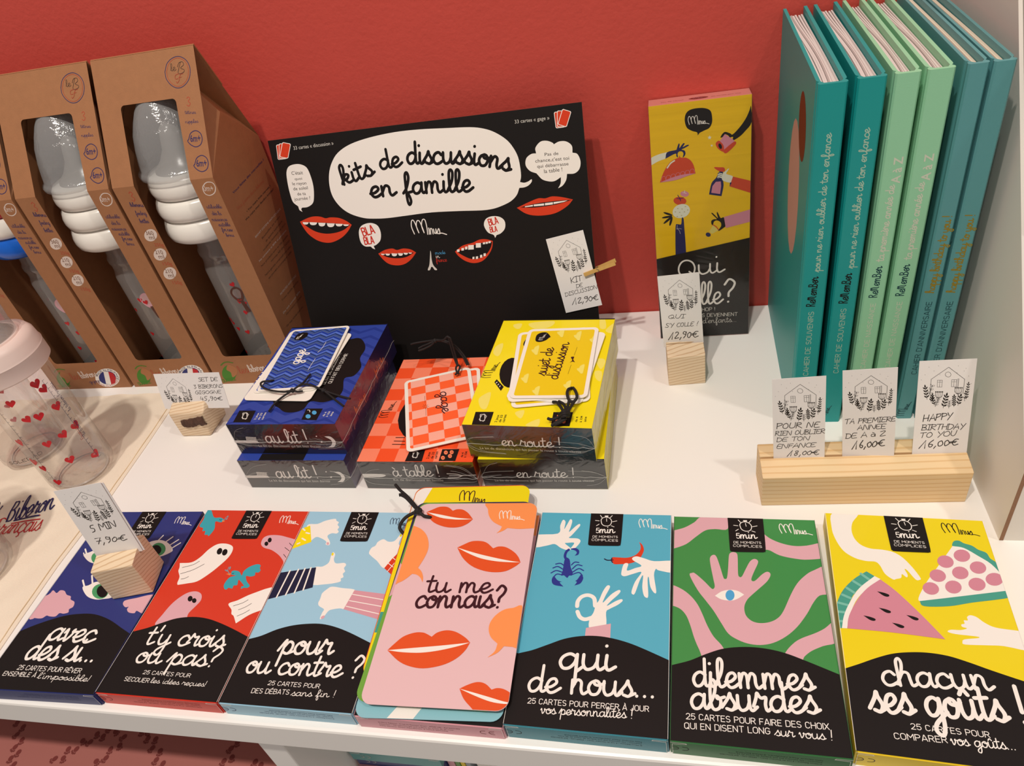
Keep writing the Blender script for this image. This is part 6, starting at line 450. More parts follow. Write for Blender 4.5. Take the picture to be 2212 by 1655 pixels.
'tx_kit':[('H','ink','KIT',[253.66,79.39,263.74,81.16],4.71),('H','ink','DE',[257.81,74.69,263.27,75.7],3.33),('H','ink','DISCUSSION',[247.41,67.59,275.88,73.19],3.39),('H','ink','12,90€',[252.98,60.21,275.91,63.22],5.08)],
'cpink':[('P','or2',[52.42,153.64,53.05,146.71,54.89,140.6,59.0,135.24,65.74,131.16,65.74,131.16,64.91,128.05,62.75,125.16,62.75,125.16,67.11,127.4,69.88,129.85,69.88,129.85,78.35,129.0,88.11,129.63,90.65,129.95,87.87,153.91],1),('L','W',[63.25,138.01,81.04,138.32],0.055),('P','or2',[-4.58,133.46,0.28,131.97,6.54,129.09,11.59,124.16,14.87,117.7,16.15,110.75,15.01,103.32,12.67,95.72,12.67,95.72,15.75,92.78,18.01,88.4,18.76,84.06,18.76,84.06,16.2,87.78,13.03,90.08,9.74,90.74,9.74,90.74,5.72,86.15,1.75,83.47,-4.51,81.62,-9.04,116.98],1),('P','lip',[6.97,144.54,6.97,144.54,11.16,147.08,15.68,149.48,20.71,149.64,23.78,148.36,26.85,145.7,26.85,145.7,29.62,147.06,34.12,146.74,38.56,143.75,41.73,140.0,43.4,137.77,43.4,137.77,40.44,133.99,35.61,131.03,29.27,130.25,22.49,131.38,15.14,134.74,10.14,139.5],1),('P','W',[6.97,144.54,6.97,144.54,17.88,142.19,29.55,139.39,37.96,138.34,43.4,137.77,43.4,137.77,35.41,137.48,28.8,137.71,18.49,139.46],1),('P','lip',[36.91,112.75,36.91,112.75,40.88,115.28,46.12,118.13,52.36,118.47,57.32,116.92,62.5,112.28,62.5,112.28,66.1,113.85,71.32,113.26,77.48,109.33,81.08,105.14,83.05,100.89,83.05,100.89,80.11,97.74,74.22,93.89,66.94,92.8,58.74,93.96,49.97,97.67,42.55,104.18],1),('P','W',[36.91,112.75,36.91,112.75,51.66,107.91,65.06,104.39,75.5,102.11,83.05,100.89,83.05,100.89,75.67,100.92,65.5,101.71,54.94,104.0,45.4,108.17],1),('T','dp','tu me',[21.98,76.72,67.64,77.11],7.09,0.17),('T','dp','connais?',[18.49,65.08,76.47,66.36],8.11,0.17),('P','lip',[8.04,34.34,8.04,34.34,11.24,38.72,15.91,43.96,22.48,46.88,27.88,47.19,31.17,46.08,34.33,44.47,34.33,44.47,37.46,47.57,43.1,49.23,49.28,48.28,55.92,44.71,59.66,41.41,59.66,41.41,57.6,36.12,52.94,30.5,45.25,26.01,34.25,23.47,24.63,24.54,16.66,27.81],1),('P','W',[8.04,34.34,8.04,34.34,23.35,36.35,40.69,38.55,52.12,40.21,59.66,41.41,59.66,41.41,52.43,38.68,41.38,35.5,30.03,33.52,18.14,33.37],1),('P','lip',[58.88,11.95,58.88,11.95,62.46,14.09,67.08,16.11,70.9,16.46,74.43,15.22,77.94,12.32,77.94,12.32,81.3,13.43,85.76,12.71,90.22,9.91,92.79,4.92,92.79,4.92,93.2,2.02,89.76,0.25,81.87,-0.18,71.28,-0.75,66.99,1.95,62.33,6.31],1),('P','W',[58.88,11.95,58.88,11.95,68.23,9.91,77.9,7.65,86.29,5.65,92.79,4.92,92.79,4.92,86.49,4.32,78.3,5.24,68.53,8.27],1),('P','or2',[89.53,66.37,83.04,66.2,77.31,64.72,72.6,60.63,69.91,55.35,69.89,50.23,72.18,45.27,76.88,41.24,76.88,41.24,75.97,36.22,72.24,32.0,72.24,32.0,77.81,35.39,81.11,39.74,81.11,39.74,86.26,39.51,93.0,39.76],1)],
'cgb':[('T','W','gage',[25.68,34.8,25.34,55.83],5.25,0.22),('P','K',[7.86,72.08,7.57,77.76,10.56,81.19,17.6,80.97,19.11,75.86,16.02,71.09,12.17,70.16],1),('L','W',[12.33,72.19,13.32,79.41],0.07),('S','W',[37.95,25.11,38.41,32.61,39.19,40.21],0.37,1),('S','W',[38.46,49.0,40.48,54.97,41.28,63.9],0.38,1)],
'cgr':[('T','dp','gage',[30.4,64.66,30.95,36.5],4.66,0.2),('S','dp',[17.12,64.58,17.1,55.48],0.18,0),('S','dp',[17.4,47.94,17.11,38.6],0.18,0),('S','dp',[18.14,50.25,20.09,49.55],0.18,0),('S','dp',[17.86,49.63,19.14,47.54],0.18,0),('S','dp',[17.25,49.54,17.13,47.3],0.18,0),('S','dp',[16.68,50.05,15.21,48.96],0.18,0),('S','dp',[16.47,50.86,14.52,51.57],0.18,0),('S','dp',[16.75,51.49,15.45,53.6],0.18,0),('S','dp',[17.36,51.58,17.48,53.84],0.18,0),('S','dp',[17.94,51.07,19.4,52.16],0.18,0)],
'csj':[('T','dp','sujet de',[23.46,25.64,25.11,60.74],4.86,0.2),('T','dp','discussion',[33.35,21.45,36.57,66.87],4.7,0.2),('P','K',[8.16,71.27,8.04,77.66,10.85,81.04,15.26,81.47,18.22,78.55,20.17,74.8,20.17,74.8,18.92,73.95,16.92,70.87,13.39,68.78,10.05,68.93],1),('L','lg',[14.14,71.0,15.27,79.62],0.06),('S','dp',[43.54,60.43,42.43,50.18],0.21,0),('S','dp',[41.62,38.12,40.58,27.23],0.2,0),('P','dp',[40.12,47.73,42.7,48.06,42.34,44.72,44.07,41.34,42.13,42.23,40.21,41.05,41.66,43.91],1),('P','ye3',[30.09,86.75,26.71,85.06,26.27,82.3,24.45,81.47,25.4,78.66,27.05,76.75,28.48,74.41,30.27,74.5,30.27,74.5],1),('P','ye3',[44.52,81.37,41.18,79.7,40.7,77.0,38.89,76.18,39.78,73.42,41.37,71.55,42.73,69.26,44.49,69.36,44.49,69.36],1),('P','ye3',[12.6,63.46,9.31,61.82,8.93,59.19,7.15,58.39,8.16,55.72,9.82,53.93,11.28,51.71,13.05,51.82,13.05,51.82],1),('P','ye3',[51.92,38.22,48.76,36.68,48.28,34.26,46.58,33.5,47.39,31.06,48.87,29.42,50.12,27.4,51.78,27.52,51.78,27.52],1),('P','ye3',[10.29,27.96,7.14,26.42,6.79,24.01,5.09,23.25,6.05,20.84,7.65,19.22,9.06,17.22,10.75,17.34,10.75,17.34],1),('P','ye3',[44.05,19.27,40.97,17.78,40.53,15.46,38.86,14.72,39.68,12.4,41.15,10.85,42.4,8.93,44.03,9.06,44.03,9.06],1),('P','ye3',[21.35,13.1,18.28,11.6,17.9,9.3,16.24,8.56,17.14,6.26,18.67,4.72,20.0,2.82,21.65,2.95,21.65,2.95],1),('P','ye3',[57.83,75.71,54.52,74.07,54.0,71.42,52.22,70.61,53.05,67.91,54.57,66.08,55.87,63.84,57.6,63.94,57.6,63.94],1)],
'bagart':[('T','nb','le',[-521.92,-51.51,-513.55,-44.09],11.27,0.1),('T','nb','Biberon',[-497.7,-58.64,-459.24,-43.98],13.72,0.12),('S','nb',[-490.98,-57.04,-478.43,-53.85,-468.15,-51.63],1.64,1),('S','rd2',[-490.89,-60.37,-478.39,-58.3,-464.92,-55.3],1.22,1),('T','rd2','Français',[-501.5,-75.14,-456.62,-66.98],10.4,0.11)]}
CORDS={'big':[[[-0.1039,-0.0616,0.0182],[-0.1052,-0.0622,0.0199],[-0.1086,-0.0618,0.0204],[-0.1114,-0.0604,0.0219],[-0.1134,-0.0586,0.0224]],[[-0.1134,-0.0586,0.0224],[-0.1167,-0.0612,0.0224],[-0.1213,-0.0639,0.0214],[-0.1246,-0.067,0.0194],[-0.1258,-0.0701,0.0174],[-0.1245,-0.0722,0.0154],[-0.122,-0.0736,0.0139]],[[-0.1134,-0.0586,0.0224],[-0.118,-0.0543,0.0224],[-0.126,-0.0466,0.0224],[-0.1314,-0.0428,0.0214],[-0.1331,-0.043,0.0214]],[[-0.1134,-0.0586,0.0224],[-0.1172,-0.0541,0.0234],[-0.1258,-0.0451,0.0224],[-0.1341,-0.0377,0.0214],[-0.1392,-0.0325,0.0214]]],'blue':[[[-0.2564,0.0413,0.0686],[-0.2586,0.0388,0.0701],[-0.2631,0.037,0.0711],[-0.2644,0.0343,0.0711],[-0.2601,0.0294,0.0711],[-0.2508,0.0252,0.0711],[-0.2389,0.0238,0.0701],[-0.2309,0.024,0.0711],[-0.227,0.0247,0.0691],[-0.2233,0.026,0.0686]],[[-0.2309,0.024,0.0711],[-0.2271,0.0278,0.0721],[-0.2242,0.0328,0.0721],[-0.224,0.0395,0.0711],[-0.2242,0.046,0.0701]],[[-0.2309,0.024,0.0711],[-0.2366,0.0214,0.0691],[-0.2412,0.0159,0.0681],[-0.2439,0.0111,0.0671],[-0.2444,0.0038,0.0671]],[[-0.2271,0.0278,0.0721],[-0.2235,0.0316,0.0711],[-0.2172,0.0313,0.0701],[-0.2102,0.0289,0.0686],[-0.2048,0.0261,0.0686]],[[-0.2048,0.0261,0.0686],[-0.198,0.024,0.0671],[-0.1879,0.0198,0.0671],[-0.1787,0.0165,0.0671]],[[-0.2048,0.0261,0.0686],[-0.1981,0.0214,0.0671],[-0.1896,0.0143,0.0671],[-0.1811,0.0078,0.0671]]],'red':[[[-0.1139,0.0807,0.0366],[-0.1123,0.0813,0.0376],[-0.1142,0.0871,0.0386],[-0.113,0.0896,0.0396],[-0.1111,0.0892,0.0386],[-0.1112,0.082,0.0376],[-0.1106,0.0817,0.0366]],[[-0.1132,0.0893,0.0396],[-0.1154,0.0928,0.0446],[-0.1163,0.0946,0.0566],[-0.1167,0.0959,0.0646],[-0.1181,0.0964,0.0656],[-0.122,0.0962,0.0626],[-0.1316,0.1011,0.0586]],[[-0.1126,0.0892,0.0396],[-0.1138,0.0927,0.0446],[-0.1145,0.0945,0.0566],[-0.115,0.095,0.0646],[-0.1174,0.0958,0.0656]],[[-0.1063,0.0943,0.0356],[-0.1093,0.0979,0.0416],[-0.1149,0.1001,0.0506],[-0.1223,0.1007,0.0566],[-0.1318,0.1019,0.0586]],[[-0.1048,0.0946,0.0356],[-0.1079,0.0986,0.0416],[-0.1144,0.1011,0.0516],[-0.1216,0.1009,0.0576],[-0.132,0.1027,0.0586]],[[-0.1318,0.1019,0.0586],[-0.1424,0.1034,0.0566],[-0.1519,0.1029,0.0556],[-0.1556,0.1029,0.0546]],[[-0.1316,0.1011,0.0586],[-0.1383,0.0994,0.0566],[-0.1439,0.0992,0.0546],[-0.1474,0.0975,0.0536]],[[-0.1319,0.1003,0.0586],[-0.1354,0.0993,0.0556],[-0.1416,0.0971,0.0536],[-0.1471,0.0956,0.0526]]],'yellow':[[[-0.0024,0.018,0.0691],[-0.0044,0.0139,0.0711],[-0.0044,0.0078,0.0721],[-0.0025,0.002,0.0711],[0.0008,0.0004,0.0711],[0.003,0.0039,0.0721],[0.0014,0.0106,0.0721],[-0.0014,0.018,0.0691]],[[-0.0025,0.002,0.0711],[-0.0032,-0.0037,0.0701],[-0.0045,-0.0094,0.0701]],[[0.0013,0.0004,0.0711],[-0.0006,-0.0049,0.0711],[-0.0028,-0.0105,0.0711]],[[-0.0153,0.0052,0.0671],[-0.012,0.0035,0.0681],[-0.0089,-0.0017,0.0691],[-0.0056,-0.0086,0.0701]],[[-0.0107,0.0046,0.0681],[-0.0061,-0.0004,0.0691],[-0.0036,-0.0087,0.0701]],[[-0.0088,-0.0109,0.0691],[-0.0048,-0.0123,0.0731],[-0.0009,-0.0106,0.0711]],[[-0.0081,-0.0131,0.0691],[-0.0038,-0.0155,0.0741],[-0.0007,-0.0127,0.0711]],[[-0.0074,-0.0141,0.0681],[-0.0038,-0.0169,0.0731],[-0.0012,-0.014,0.0701]],[[-0.0045,-0.0143,0.0701],[-0.0081,-0.0172,0.0691],[-0.0126,-0.0205,0.0681]],[[-0.0061,-0.0128,0.0701],[-0.0101,-0.0133,0.0681],[-0.0138,-0.0146,0.0681],[-0.0165,-0.0135,0.0681]],[[-0.0029,-0.0157,0.0701],[-0.007,-0.0186,0.0691],[-0.0132,-0.0201,0.0671]]]}
PAWS=[(-499.1,-166.1,-0.08),(-490.3,-169.6,0.16),(-491.4,-176.2,-0.36),(-482.9,-180.2,0.28),(-484.9,-186.4,-0.2),(-478.2,-190.2,-0.08),(-481.9,-195.5,0.16),(-475.1,-199.7,-0.36),(-439.7,-192.1,-0.7),(-432.1,-191.1,0.5),(-432.5,-183.7,0.2),(-424.9,-183.1,-0.4),(-423.6,-176.1,0.9),(-415.9,-176.4,-0.7),(-413.8,-169.6,0.5),(-406.8,-171.0,0.2),(-404.5,-164.1,-0.4),(-397.5,-166.2,0.9),(-386.8,-169.8,-0.7),(-386.5,-176.8,0.5),(-393.0,-180.4,0.2),(-392.6,-187.4,-0.4),(-399.8,-190.8,0.9),(-372.9,-164.2,0.28),(-366.0,-163.3,-0.2),(-363.9,-169.2,-0.08),(-356.5,-169.2,0.16),(-355.2,-176.3,-0.36),(-346.7,-178.0,0.28),(-346.2,-185.0,-0.2),(-338.6,-187.1,-0.08),(-281.9,-165.3,0.16),(-285.1,-170.8,-0.36),(-280.8,-177.4,0.28),(-286.4,-180.6,-0.2),(-259.3,-178.9,-0.08),(-253.5,-180.8,0.16)]
HEARTS=[[-61.9,105.5],[-10.9,103.4],[-10.7,84.5],[-57.3,87.3],[-40.8,85.3],[-4.4,59.9],[-56.2,59.0],[-97.3,65.8],[-102.1,42.2],[-91.4,35.0],[-43.4,36.1],[-5.9,26.1],[-84.8,17.6],[-28.6,60.2],[-16.3,110.9]]
BND={'pink':{'c':[-69.45,-124.18],'w':89.04,'h':152.7,'ang':0.0215,'skew':93.1},'yellow':{'c':[-77.23,-111.49],'w':87.27,'h':156.51,'ang':-0.1206,'skew':97.0},'green':{'c':[-72.92,-123.02],'w':85.81,'h':153.48,'ang':-0.0025,'skew':91.1},'blue':{'c':[-74.63,-126.12],'w':90.02,'h':159.26,'ang':0.0474,'skew':87.5},'gage_blue':{'c':[-240.41,72.43],'w':57.0,'h':86.62,'ang':0.0466,'skew':85.7},'white_blue':{'c':[-242.41,63.93],'w':62.79,'h':95.01,'ang':-0.0721,'skew':93.6},'gage_red':{'c':[-118.6,42.05],'w':58.72,'h':92.38,'ang':0.3141,'skew':87.7},'gage_red2':{'c':[-113.58,44.62],'w':57.38,'h':91.87,'ang':0.2316,'skew':87.8},'sujet':{'c':[-18.29,51.86],'w':58.06,'h':86.73,'ang':-0.028,'skew':85.5},'sujet2':{'c':[-21.3,50.92],'w':72.62,'h':77.32,'ang':-0.0318,'skew':88.2},'sujet3':{'c':[-21.59,47.66],'w':65.14,'h':81.86,'ang':0.0918,'skew':86.1}}
TAGS={'pour':{'o':[0.1355,-0.0153,0.0305],'yaw':0.0055,'lean':0.1679,'roll':0.0406,'h':0.0621,'w':0.0326},'prem':{'o':[0.1796,-0.013,0.0305],'yaw':-0.0493,'lean':0.1535,'roll':0.0748,'h':0.0657,'w':0.0315},'happy':{'o':[0.2227,-0.0116,0.0305],'yaw':0.0077,'lean':0.2912,'roll':0.009,'h':0.0652,'w':0.0324},'qui':{'o':[0.0609,0.1202,0.031],'yaw':0.0197,'lean':0.1202,'roll':0.0339,'h':0.0622,'w':0.0328},'five':{'o':[-0.3342,-0.1221,0.0455],'yaw':0.1821,'lean':0.1635,'roll':0.049,'h':0.0577,'w':0.0348},'set':{'o':[-0.3912,0.0557,0.0325],'yaw':0.0219,'lean':0.2397,'roll':-0.0251,'h':0.0316,'w':0.0664}}
KLN=31
# ---------------------------------------------------------------- setting
paint=mat('red_wall_paint',(203,74,63),.62,bump=.35,bscale=260,var=.04,vscale=30)
mb=MB();mb.box(-1.1,.217,-.6,.9,.237,.75,paint);o=mb.build('wall_back');struct(o)
white=mat('white_lacquer',(247,244,240),.32,bump=.05,bscale=500,stretch=(1,12,12))
sh=thing('display_shelf','white lacquered shop shelf with a divider and a lower board under it','shelf',(0,-.21,-.32))
mb=MB();mb.box(-1.1,-.001,.293,.9,.4265,.32,white);mb.build('shelf_top',sh,bevel=.002)
mb=MB();mb.box(-.204,.006,.134,-.186,.42,.2925,white);mb.build('divider',sh,bevel=.001)
mb=MB();mb.box(-1.1,.006,.114,.9,.42,.133,white);mb.build('lower_board',sh,bevel=.001)
# ---------------------------------------------------------------- card game cartons lying along the front edge
FIVE={1:(.09075,.15304,.01272,-.38762,-.20861,.02008),2:(.08955,.153,.0126,-.29696,-.20511,-.00327),3:(.08967,.15276,.0128,-.20662,-.20534,-.00243),4:(.09028,.15318,.0124,-.11595,-.20628,-.0024),5:(.09009,.15316,.01386,-.02578,-.20503,-.01395),6:(.08937,.15257,.01345,.06508,-.20637,-.02006),7:(.0908,.15477,.01367,.15593,-.20411,-.05569)}
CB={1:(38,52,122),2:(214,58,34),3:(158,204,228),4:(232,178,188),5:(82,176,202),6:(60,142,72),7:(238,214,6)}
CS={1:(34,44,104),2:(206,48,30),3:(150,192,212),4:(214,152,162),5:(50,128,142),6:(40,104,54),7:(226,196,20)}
LBL={1:'dark blue card game carton with eyes and pink clouds, under the wooden price block',2:'red card game carton with pale ghosts and teal birds in the front row',3:'light blue card game carton with thumbs up and thumbs down hands',4:'pink card game carton under the bundle of large loose cards',5:'turquoise card game carton with a scorpion, a chilli and white hands',6:'green card game carton with a pink open hand holding an eye',7:'yellow card game carton with a watermelon slice and a cake slice'}
for k in range(1,8):
    w_,l_,h_,x,y,th=FIVE[k]
    t=thing('card_game_carton',LBL[k],'card game',(x,y,0),th,'five minute card game cartons in the front row')
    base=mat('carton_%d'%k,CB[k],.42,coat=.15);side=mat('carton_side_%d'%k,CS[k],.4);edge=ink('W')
    mb=MB();mb.box(0,.0006,.0002,w_,l_,h_,{'t':base,'*':side})
    top=lambda u,v,hh:(u*mm,v*mm,h_+hh*mm);R=(0.05,.65,w_*1000-.05,l_*1000-.05)
    W_=1.35 if True else 1
    printed(mb,ART['f%d'%k],top,R,wk=1.0 if k==4 else 1.42)
    if k!=4:
        s=w_/.0901;printed(mb,ART['badge'],top,R,base=8,wk=1,dx=0,dy=l_*1000-153.16)
    # raw board edge along the folds
    for q in([(.2,.7),(.2,l_*1000-.2)],[(w_*1000-.2,.7),(w_*1000-.2,l_*1000-.2)]):
        vs,fs=ribbon(q,.22,True);mb.add([top(a,b,.5) for a,b in vs],fs,edge if k in(2,3,5,7) else side)
    mb.build('carton_body',t)
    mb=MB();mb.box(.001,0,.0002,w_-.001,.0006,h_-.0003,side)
    H=h_*1000;Wm=w_*1000;fr=lambda u,v,hh:(u*mm,-hh*mm,v*mm)
    inkc={1:'nb',2:'bdr',3:'nb',4:'bdr',5:'K',6:'K',7:'dk'}[k]
    lines=['© Minus Éditions - 3 rue du Docteur Huart - 59260 Lille - Ref SMN1903','Attention ! Ne convient pas aux enfants de moins de 36 mois.','Petits éléments. Risque d\'étouffement. © MINUS EDITIONS']
    els=[]
    for i,tx in enumerate(lines):
        a,b=(14,64-i*4);z=H-5.2-i*2.0
        els.append(('I',inkc,tx,[a,z,b,z] if k==4 else [Wm-a,H-z+.6,Wm-b,H-z+.6],1.05 if k==4 else 1.05,0))
    cx=Wm-13 if k==4 else 8
    sg=1 if k==4 else -1
    for q in([(cx+sg*1.6,H*.5+1.8),(cx-sg*.6,H*.5+1.4),(cx-sg*1.5,H*.5),(cx-sg*.6,H*.5-1.4),(cx+sg*1.6,H*.5-1.8)],):
        els.append(('S',inkc,[c for p in q for c in p],.45,1));els.append(('S',inkc,[c+(sg*5.2 if i%2==0 else 0) for i,c in enumerate([c for p in q for c in p])],.45,1))
    els.append(('S',inkc,[cx+sg*4.4,H*.5,cx+sg*6.4,H*.5],.4,0))
    printed(mb,els,fr,None)
    el=[('S','W',[.3,H-.5,8,H-.7,8.6,H-1.6,1.2,H-2.1],.35,0),('S','W',[Wm-.3,H-.5,Wm-8,H-.7,Wm-8.6,H-1.6,Wm-1.2,H-2.1],.35,0),('S','W',[1.2,H-2.4,1.2,.6],.2,0),('S','W',[Wm-1.2,H-2.4,Wm-1.2,.6],.2,0)]
    printed(mb,el,fr,None);mb.build('tuck_flap',t)
# ---------------------------------------------------------------- discussion kit boxes
KIT={'bb':(.09543,.13217,.03258,-.27953,-.01666,-.00467,0),'bt':(.09613,.1328,.03258,-.27876,-.00866,-.01759,.03258),'r':(.09543,.13095,.03113,-.17407,-.01715,-.01366,0),'yb':(.09544,.13217,.03256,-.07533,-.01714,-.00301,0),'yt':(.09616,.13238,.03303,-.08097,-.01411,-.06674,.03256)}
KL={'bt':('blue kit box with a cloud and chevrons, upper of the blue pair',),'bb':('blue kit box at the bottom, under the other blue box',),'r':('orange checked kit box standing single between the blue and yellow pairs',),'yt':('yellow kit box with pale clouds, upper of the yellow pair',),'yb':('yellow kit box at the bottom, under the other yellow box',)}
wrap=clear('shrink_wrap_film',(252,252,252),.035,.12,bump=.55,bscale=55,edge=.5);seam=mat('shrink_wrap_seam',(205,202,196),.25)
black=mat('kit_black',PAL['K'],.3,coat=.3)
for k,(w_,l_,h_,x,y,th,z0) in KIT.items():
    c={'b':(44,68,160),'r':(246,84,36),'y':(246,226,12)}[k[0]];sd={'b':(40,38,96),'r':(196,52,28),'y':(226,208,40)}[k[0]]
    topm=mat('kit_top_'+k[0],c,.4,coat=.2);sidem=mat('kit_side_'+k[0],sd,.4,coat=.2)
    t=thing('discussion_kit_box',KL[k][0],'card game box',(x,y,z0),th,'family discussion kit boxes')
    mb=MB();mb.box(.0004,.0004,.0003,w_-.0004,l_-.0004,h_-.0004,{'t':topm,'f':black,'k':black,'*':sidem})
    top=lambda u,v,hh:(u*mm,v*mm,h_-.0004+hh*mm);fr=lambda u,v,hh:(u*mm,.0004-hh*mm,v*mm);rt=lambda u,v,hh:(w_-.0004+hh*mm,u*mm,v*mm)
    Wm,Lm=w_*1000,l_*1000;R=(.5,.5,Wm-.5,Lm-.5);pre=[]
    if k[0]=='b':
        for i in range(-1,13):
            p=[]
            for j in range(9): p+=[j*12.2,i*12+(6 if j%2 else 0)]
            pre.append(('S','chev',p,3.2,0))
        if k=='bt': PAL['chev']=(34,54,140);printed(mb,[e for e in pre],lambda u,v,hh:top(min(max(u,.5),Wm-.5),min(max(v,.5),Lm-.5),hh),None,base=1);printed(mb,ART['kb'],top,R,base=3)
        else: PAL['chev']=(34,54,140);printed(mb,[('P','K',[20,.5,60,.5,60,8,20,8],0)],top,R)
        printed(mb,ART['kbf'],fr,(.6,.5,Wm-.6,40),fin='g',wk=1.05)
        if k=='bt': printed(mb,ART['kbr'],rt,None)
    if k=='r':
        PAL['chk']=(248,136,104)
        for i in range(6):
            for j in range(9):
                if (i+j)%2==0: pre.append(('P','chk',[i*15.9,j*14.6,i*15.9+15.9,j*14.6,i*15.9+15.9,j*14.6+14.6,i*15.9,j*14.6+14.6],0))
        printed(mb,pre,top,R);printed(mb,ART['kr'],top,R,base=2);printed(mb,ART['krf'],fr,(.6,.5,Wm-.6,40),fin='g',wk=1.05)
    if k[0]=='y':
        if k=='yt': printed(mb,ART['ky'],top,R)
        printed(mb,ART['kyf'],fr,None,fin='g',wk=1.05)
    printed(mb,[('P','K',[0.5,Lm-1.6,Wm-.5,Lm-1.6,Wm-.5,Lm-.5,.5,Lm-.5],0)],top,R,base=8)
    mb.build('kit_box',t,bevel=.0)
    # film with welded seam, only on the wrapped sides and lid
    mb=MB();mb.box(0,0,.0002,w_,l_,h_-.0001,{'t':None,'b':None,'*':wrap})
    rnd=random.Random(k)
    for P0,P1 in((lambda s:(s*w_,-.0003,0),'f'),(lambda s:(w_+.0003,s*l_,0),'r')):
        p=[];zz=h_*.42
        for i in range(25):
            s=i/24;q=P0(s);zz=h_*.42+rnd.uniform(-.0006,.0006);p.append((q[0],q[1],zz))
        mb.tube(p,.00013,seam,5,False)
    for cx in(0,w_):
        for i in range(4):     # gathered corners of the film
            a=rnd.uniform(.2,.8)*h_;mb.tube([(cx+(.0002 if cx else -.0002),-.0003,h_*.42),(cx-(1 if cx else -1)*rnd.uniform(.004,.014),-.0004,a),(cx-(1 if cx else -1)*rnd.uniform(.015,.03),-.0003,h_*.42+(a-h_*.42)*1.3)],.00006,seam,4)
    mb.build('shrink_wrap',t)
# ---------------------------------------------------------------- loose sample cards tied with cords
cardw=mat('card_stock',(244,238,228),.45);cordm=mat('black_cord',(26,20,20),.75,bump=.4,bscale=900)
def rrect(w_,h_,r,n=6):
    out=[]
    for cx,cy,a0 in((w_/2-r,h_/2-r,0),(-w_/2+r,h_/2-r,90),(-w_/2+r,-h_/2+r,180),(w_/2-r,-h_/2+r,270)):
        out+=[(cx+r*cos(radians(a0+90*i/n)),cy+r*sin(radians(a0+90*i/n))) for i in range(n+1)]
    return out
def card(parent,org,c,w_,h_,ang,z,rad,face,art=None,label=None,inset=None,tilt=0,fin='p',th=.0004,wk=1.0,pre=None,edge=None):
    mb=MB();cs,sn=cos(ang),sin(ang)
    def f(u,v,hh):   # card frame mm, origin lower left
        a,b=u-w_/2,v-h_/2;return ((c[0]+cs*a-sn*b)*mm-org[0],(c[1]+sn*a+cs*b)*mm-org[1],z-org[2]+hh*mm+tilt*b*mm)
    out=[(a+w_/2,b+h_/2) for a,b in rrect(w_,h_,rad)]
    mb.prism(out,lambda u,v:f(u,v,-th*1000),lambda u,v:f(u,v,0),face if not inset else cardw,edge or (face if not inset else cardw))
    R=[(a+w_/2,b+h_/2) for a,b in rrect(w_-.3,h_-.3,rad)]
    if inset:
        i2=[(a+w_/2,b+h_/2) for a,b in rrect(w_-2*inset,h_-2*inset,rad*.45)];mb.add([f(a,b,.03) for a,b in i2],tess(i2),face);R=i2
    if pre: printed(mb,pre,f,R,base=2)
    if art: printed(mb,art,f,R,base=5,fin=fin,wk=wk)
    o=mb.build('card',parent)
    if label: o['label']=label
    return o
def cords(name,parent,org,lines,r,label=None,knots=()):
    mb=MB()
    for L in lines: mb.tube([tuple(a-b for a,b in zip(p,org)) for p in L],r,cordm,8,True,6)
    for kx in knots:
        p=V([a-b for a,b in zip(kx,org)]);
        for s_ in range(3):
            ring=[];ax=Euler((s_*1.0,s_*.7,s_*1.1)).to_matrix()
            for i in range(9): ring.append(tuple(p+ax@V((cos(i*pi/4)*r*1.5,sin(i*pi/4)*r*1.5,(i-4)*r*.12))))
            mb.tube(ring,r*.95,cordm,7,True,3)
    return mb.build(name,parent,smooth=True,angle=80)
zt=.0124
org=(-.07,-.124,zt+.0004)
t=thing('sample_card_bundle','bundle of large loose cards with red lips on the pink top card','card bundle',org)
E0=0.0
pinkm=mat('card_pink',(230,192,196),.42);yel=mat('card_yellow',(244,220,10),.42);grn=mat('card_green',(112,168,62),.42);bluec=mat('card_blue',(140,194,206),.42);orr=mat('card_orange',(250,118,60),.42);nvc=mat('card_navy',(46,50,84),.42);redc=mat('card_red_back',(214,86,52),.42)
b=BND['blue'];card(t,org,(-74.4,-129.4),89,152.5,.047,zt+.0016,7,bluec,label='pale blue card at the bottom of the bundle',pre=[('P','W',[20,-1,36,-1,52,26,38,26],0),('P','W',[55,10,62,10,60,20,57,20],0)])
card(t,org,(-77.4,-104.6),88,153,.035,zt+.0028,7,redc,label='orange red edged card at the back of the bundle')
card(t,org,(-76.6,-105.8),88,153,.035,zt+.0034,7,yel,label='yellow and white card at the back of the bundle',pre=[('P','W',[-1,126,3,128,8,138,14,160,-1,160],0),('P','tq',[-1,30,4,30,4,45,-1,45],0),('L','dp',[36,139.5,60,137.5],.055)])
card(t,org,(-73.2,-121.4),88,153,.022,zt+.004,7,nvc,label='dark blue card in the middle of the bundle',pre=[('P','pk',[-1,-1,3,8,3,40,-1,46],0)])
card(t,org,(-72.9,-123.0),87,153,-.0025,zt+.0048,7,grn,label='green card under the pink top card',pre=[('P','pk',[-1,70,4,75,3,95,-1,100],0)])
card(t,org,BND['pink']['c'],89.04,152.7,.0215,zt+.006,7,pinkm,ART['cpink'],label='pink top card with red lips and orange speech bubbles',wk=1.35)
cords('cord',t,org,CORDS['big'],.00125,knots=[CORDS['big'][1][0]])
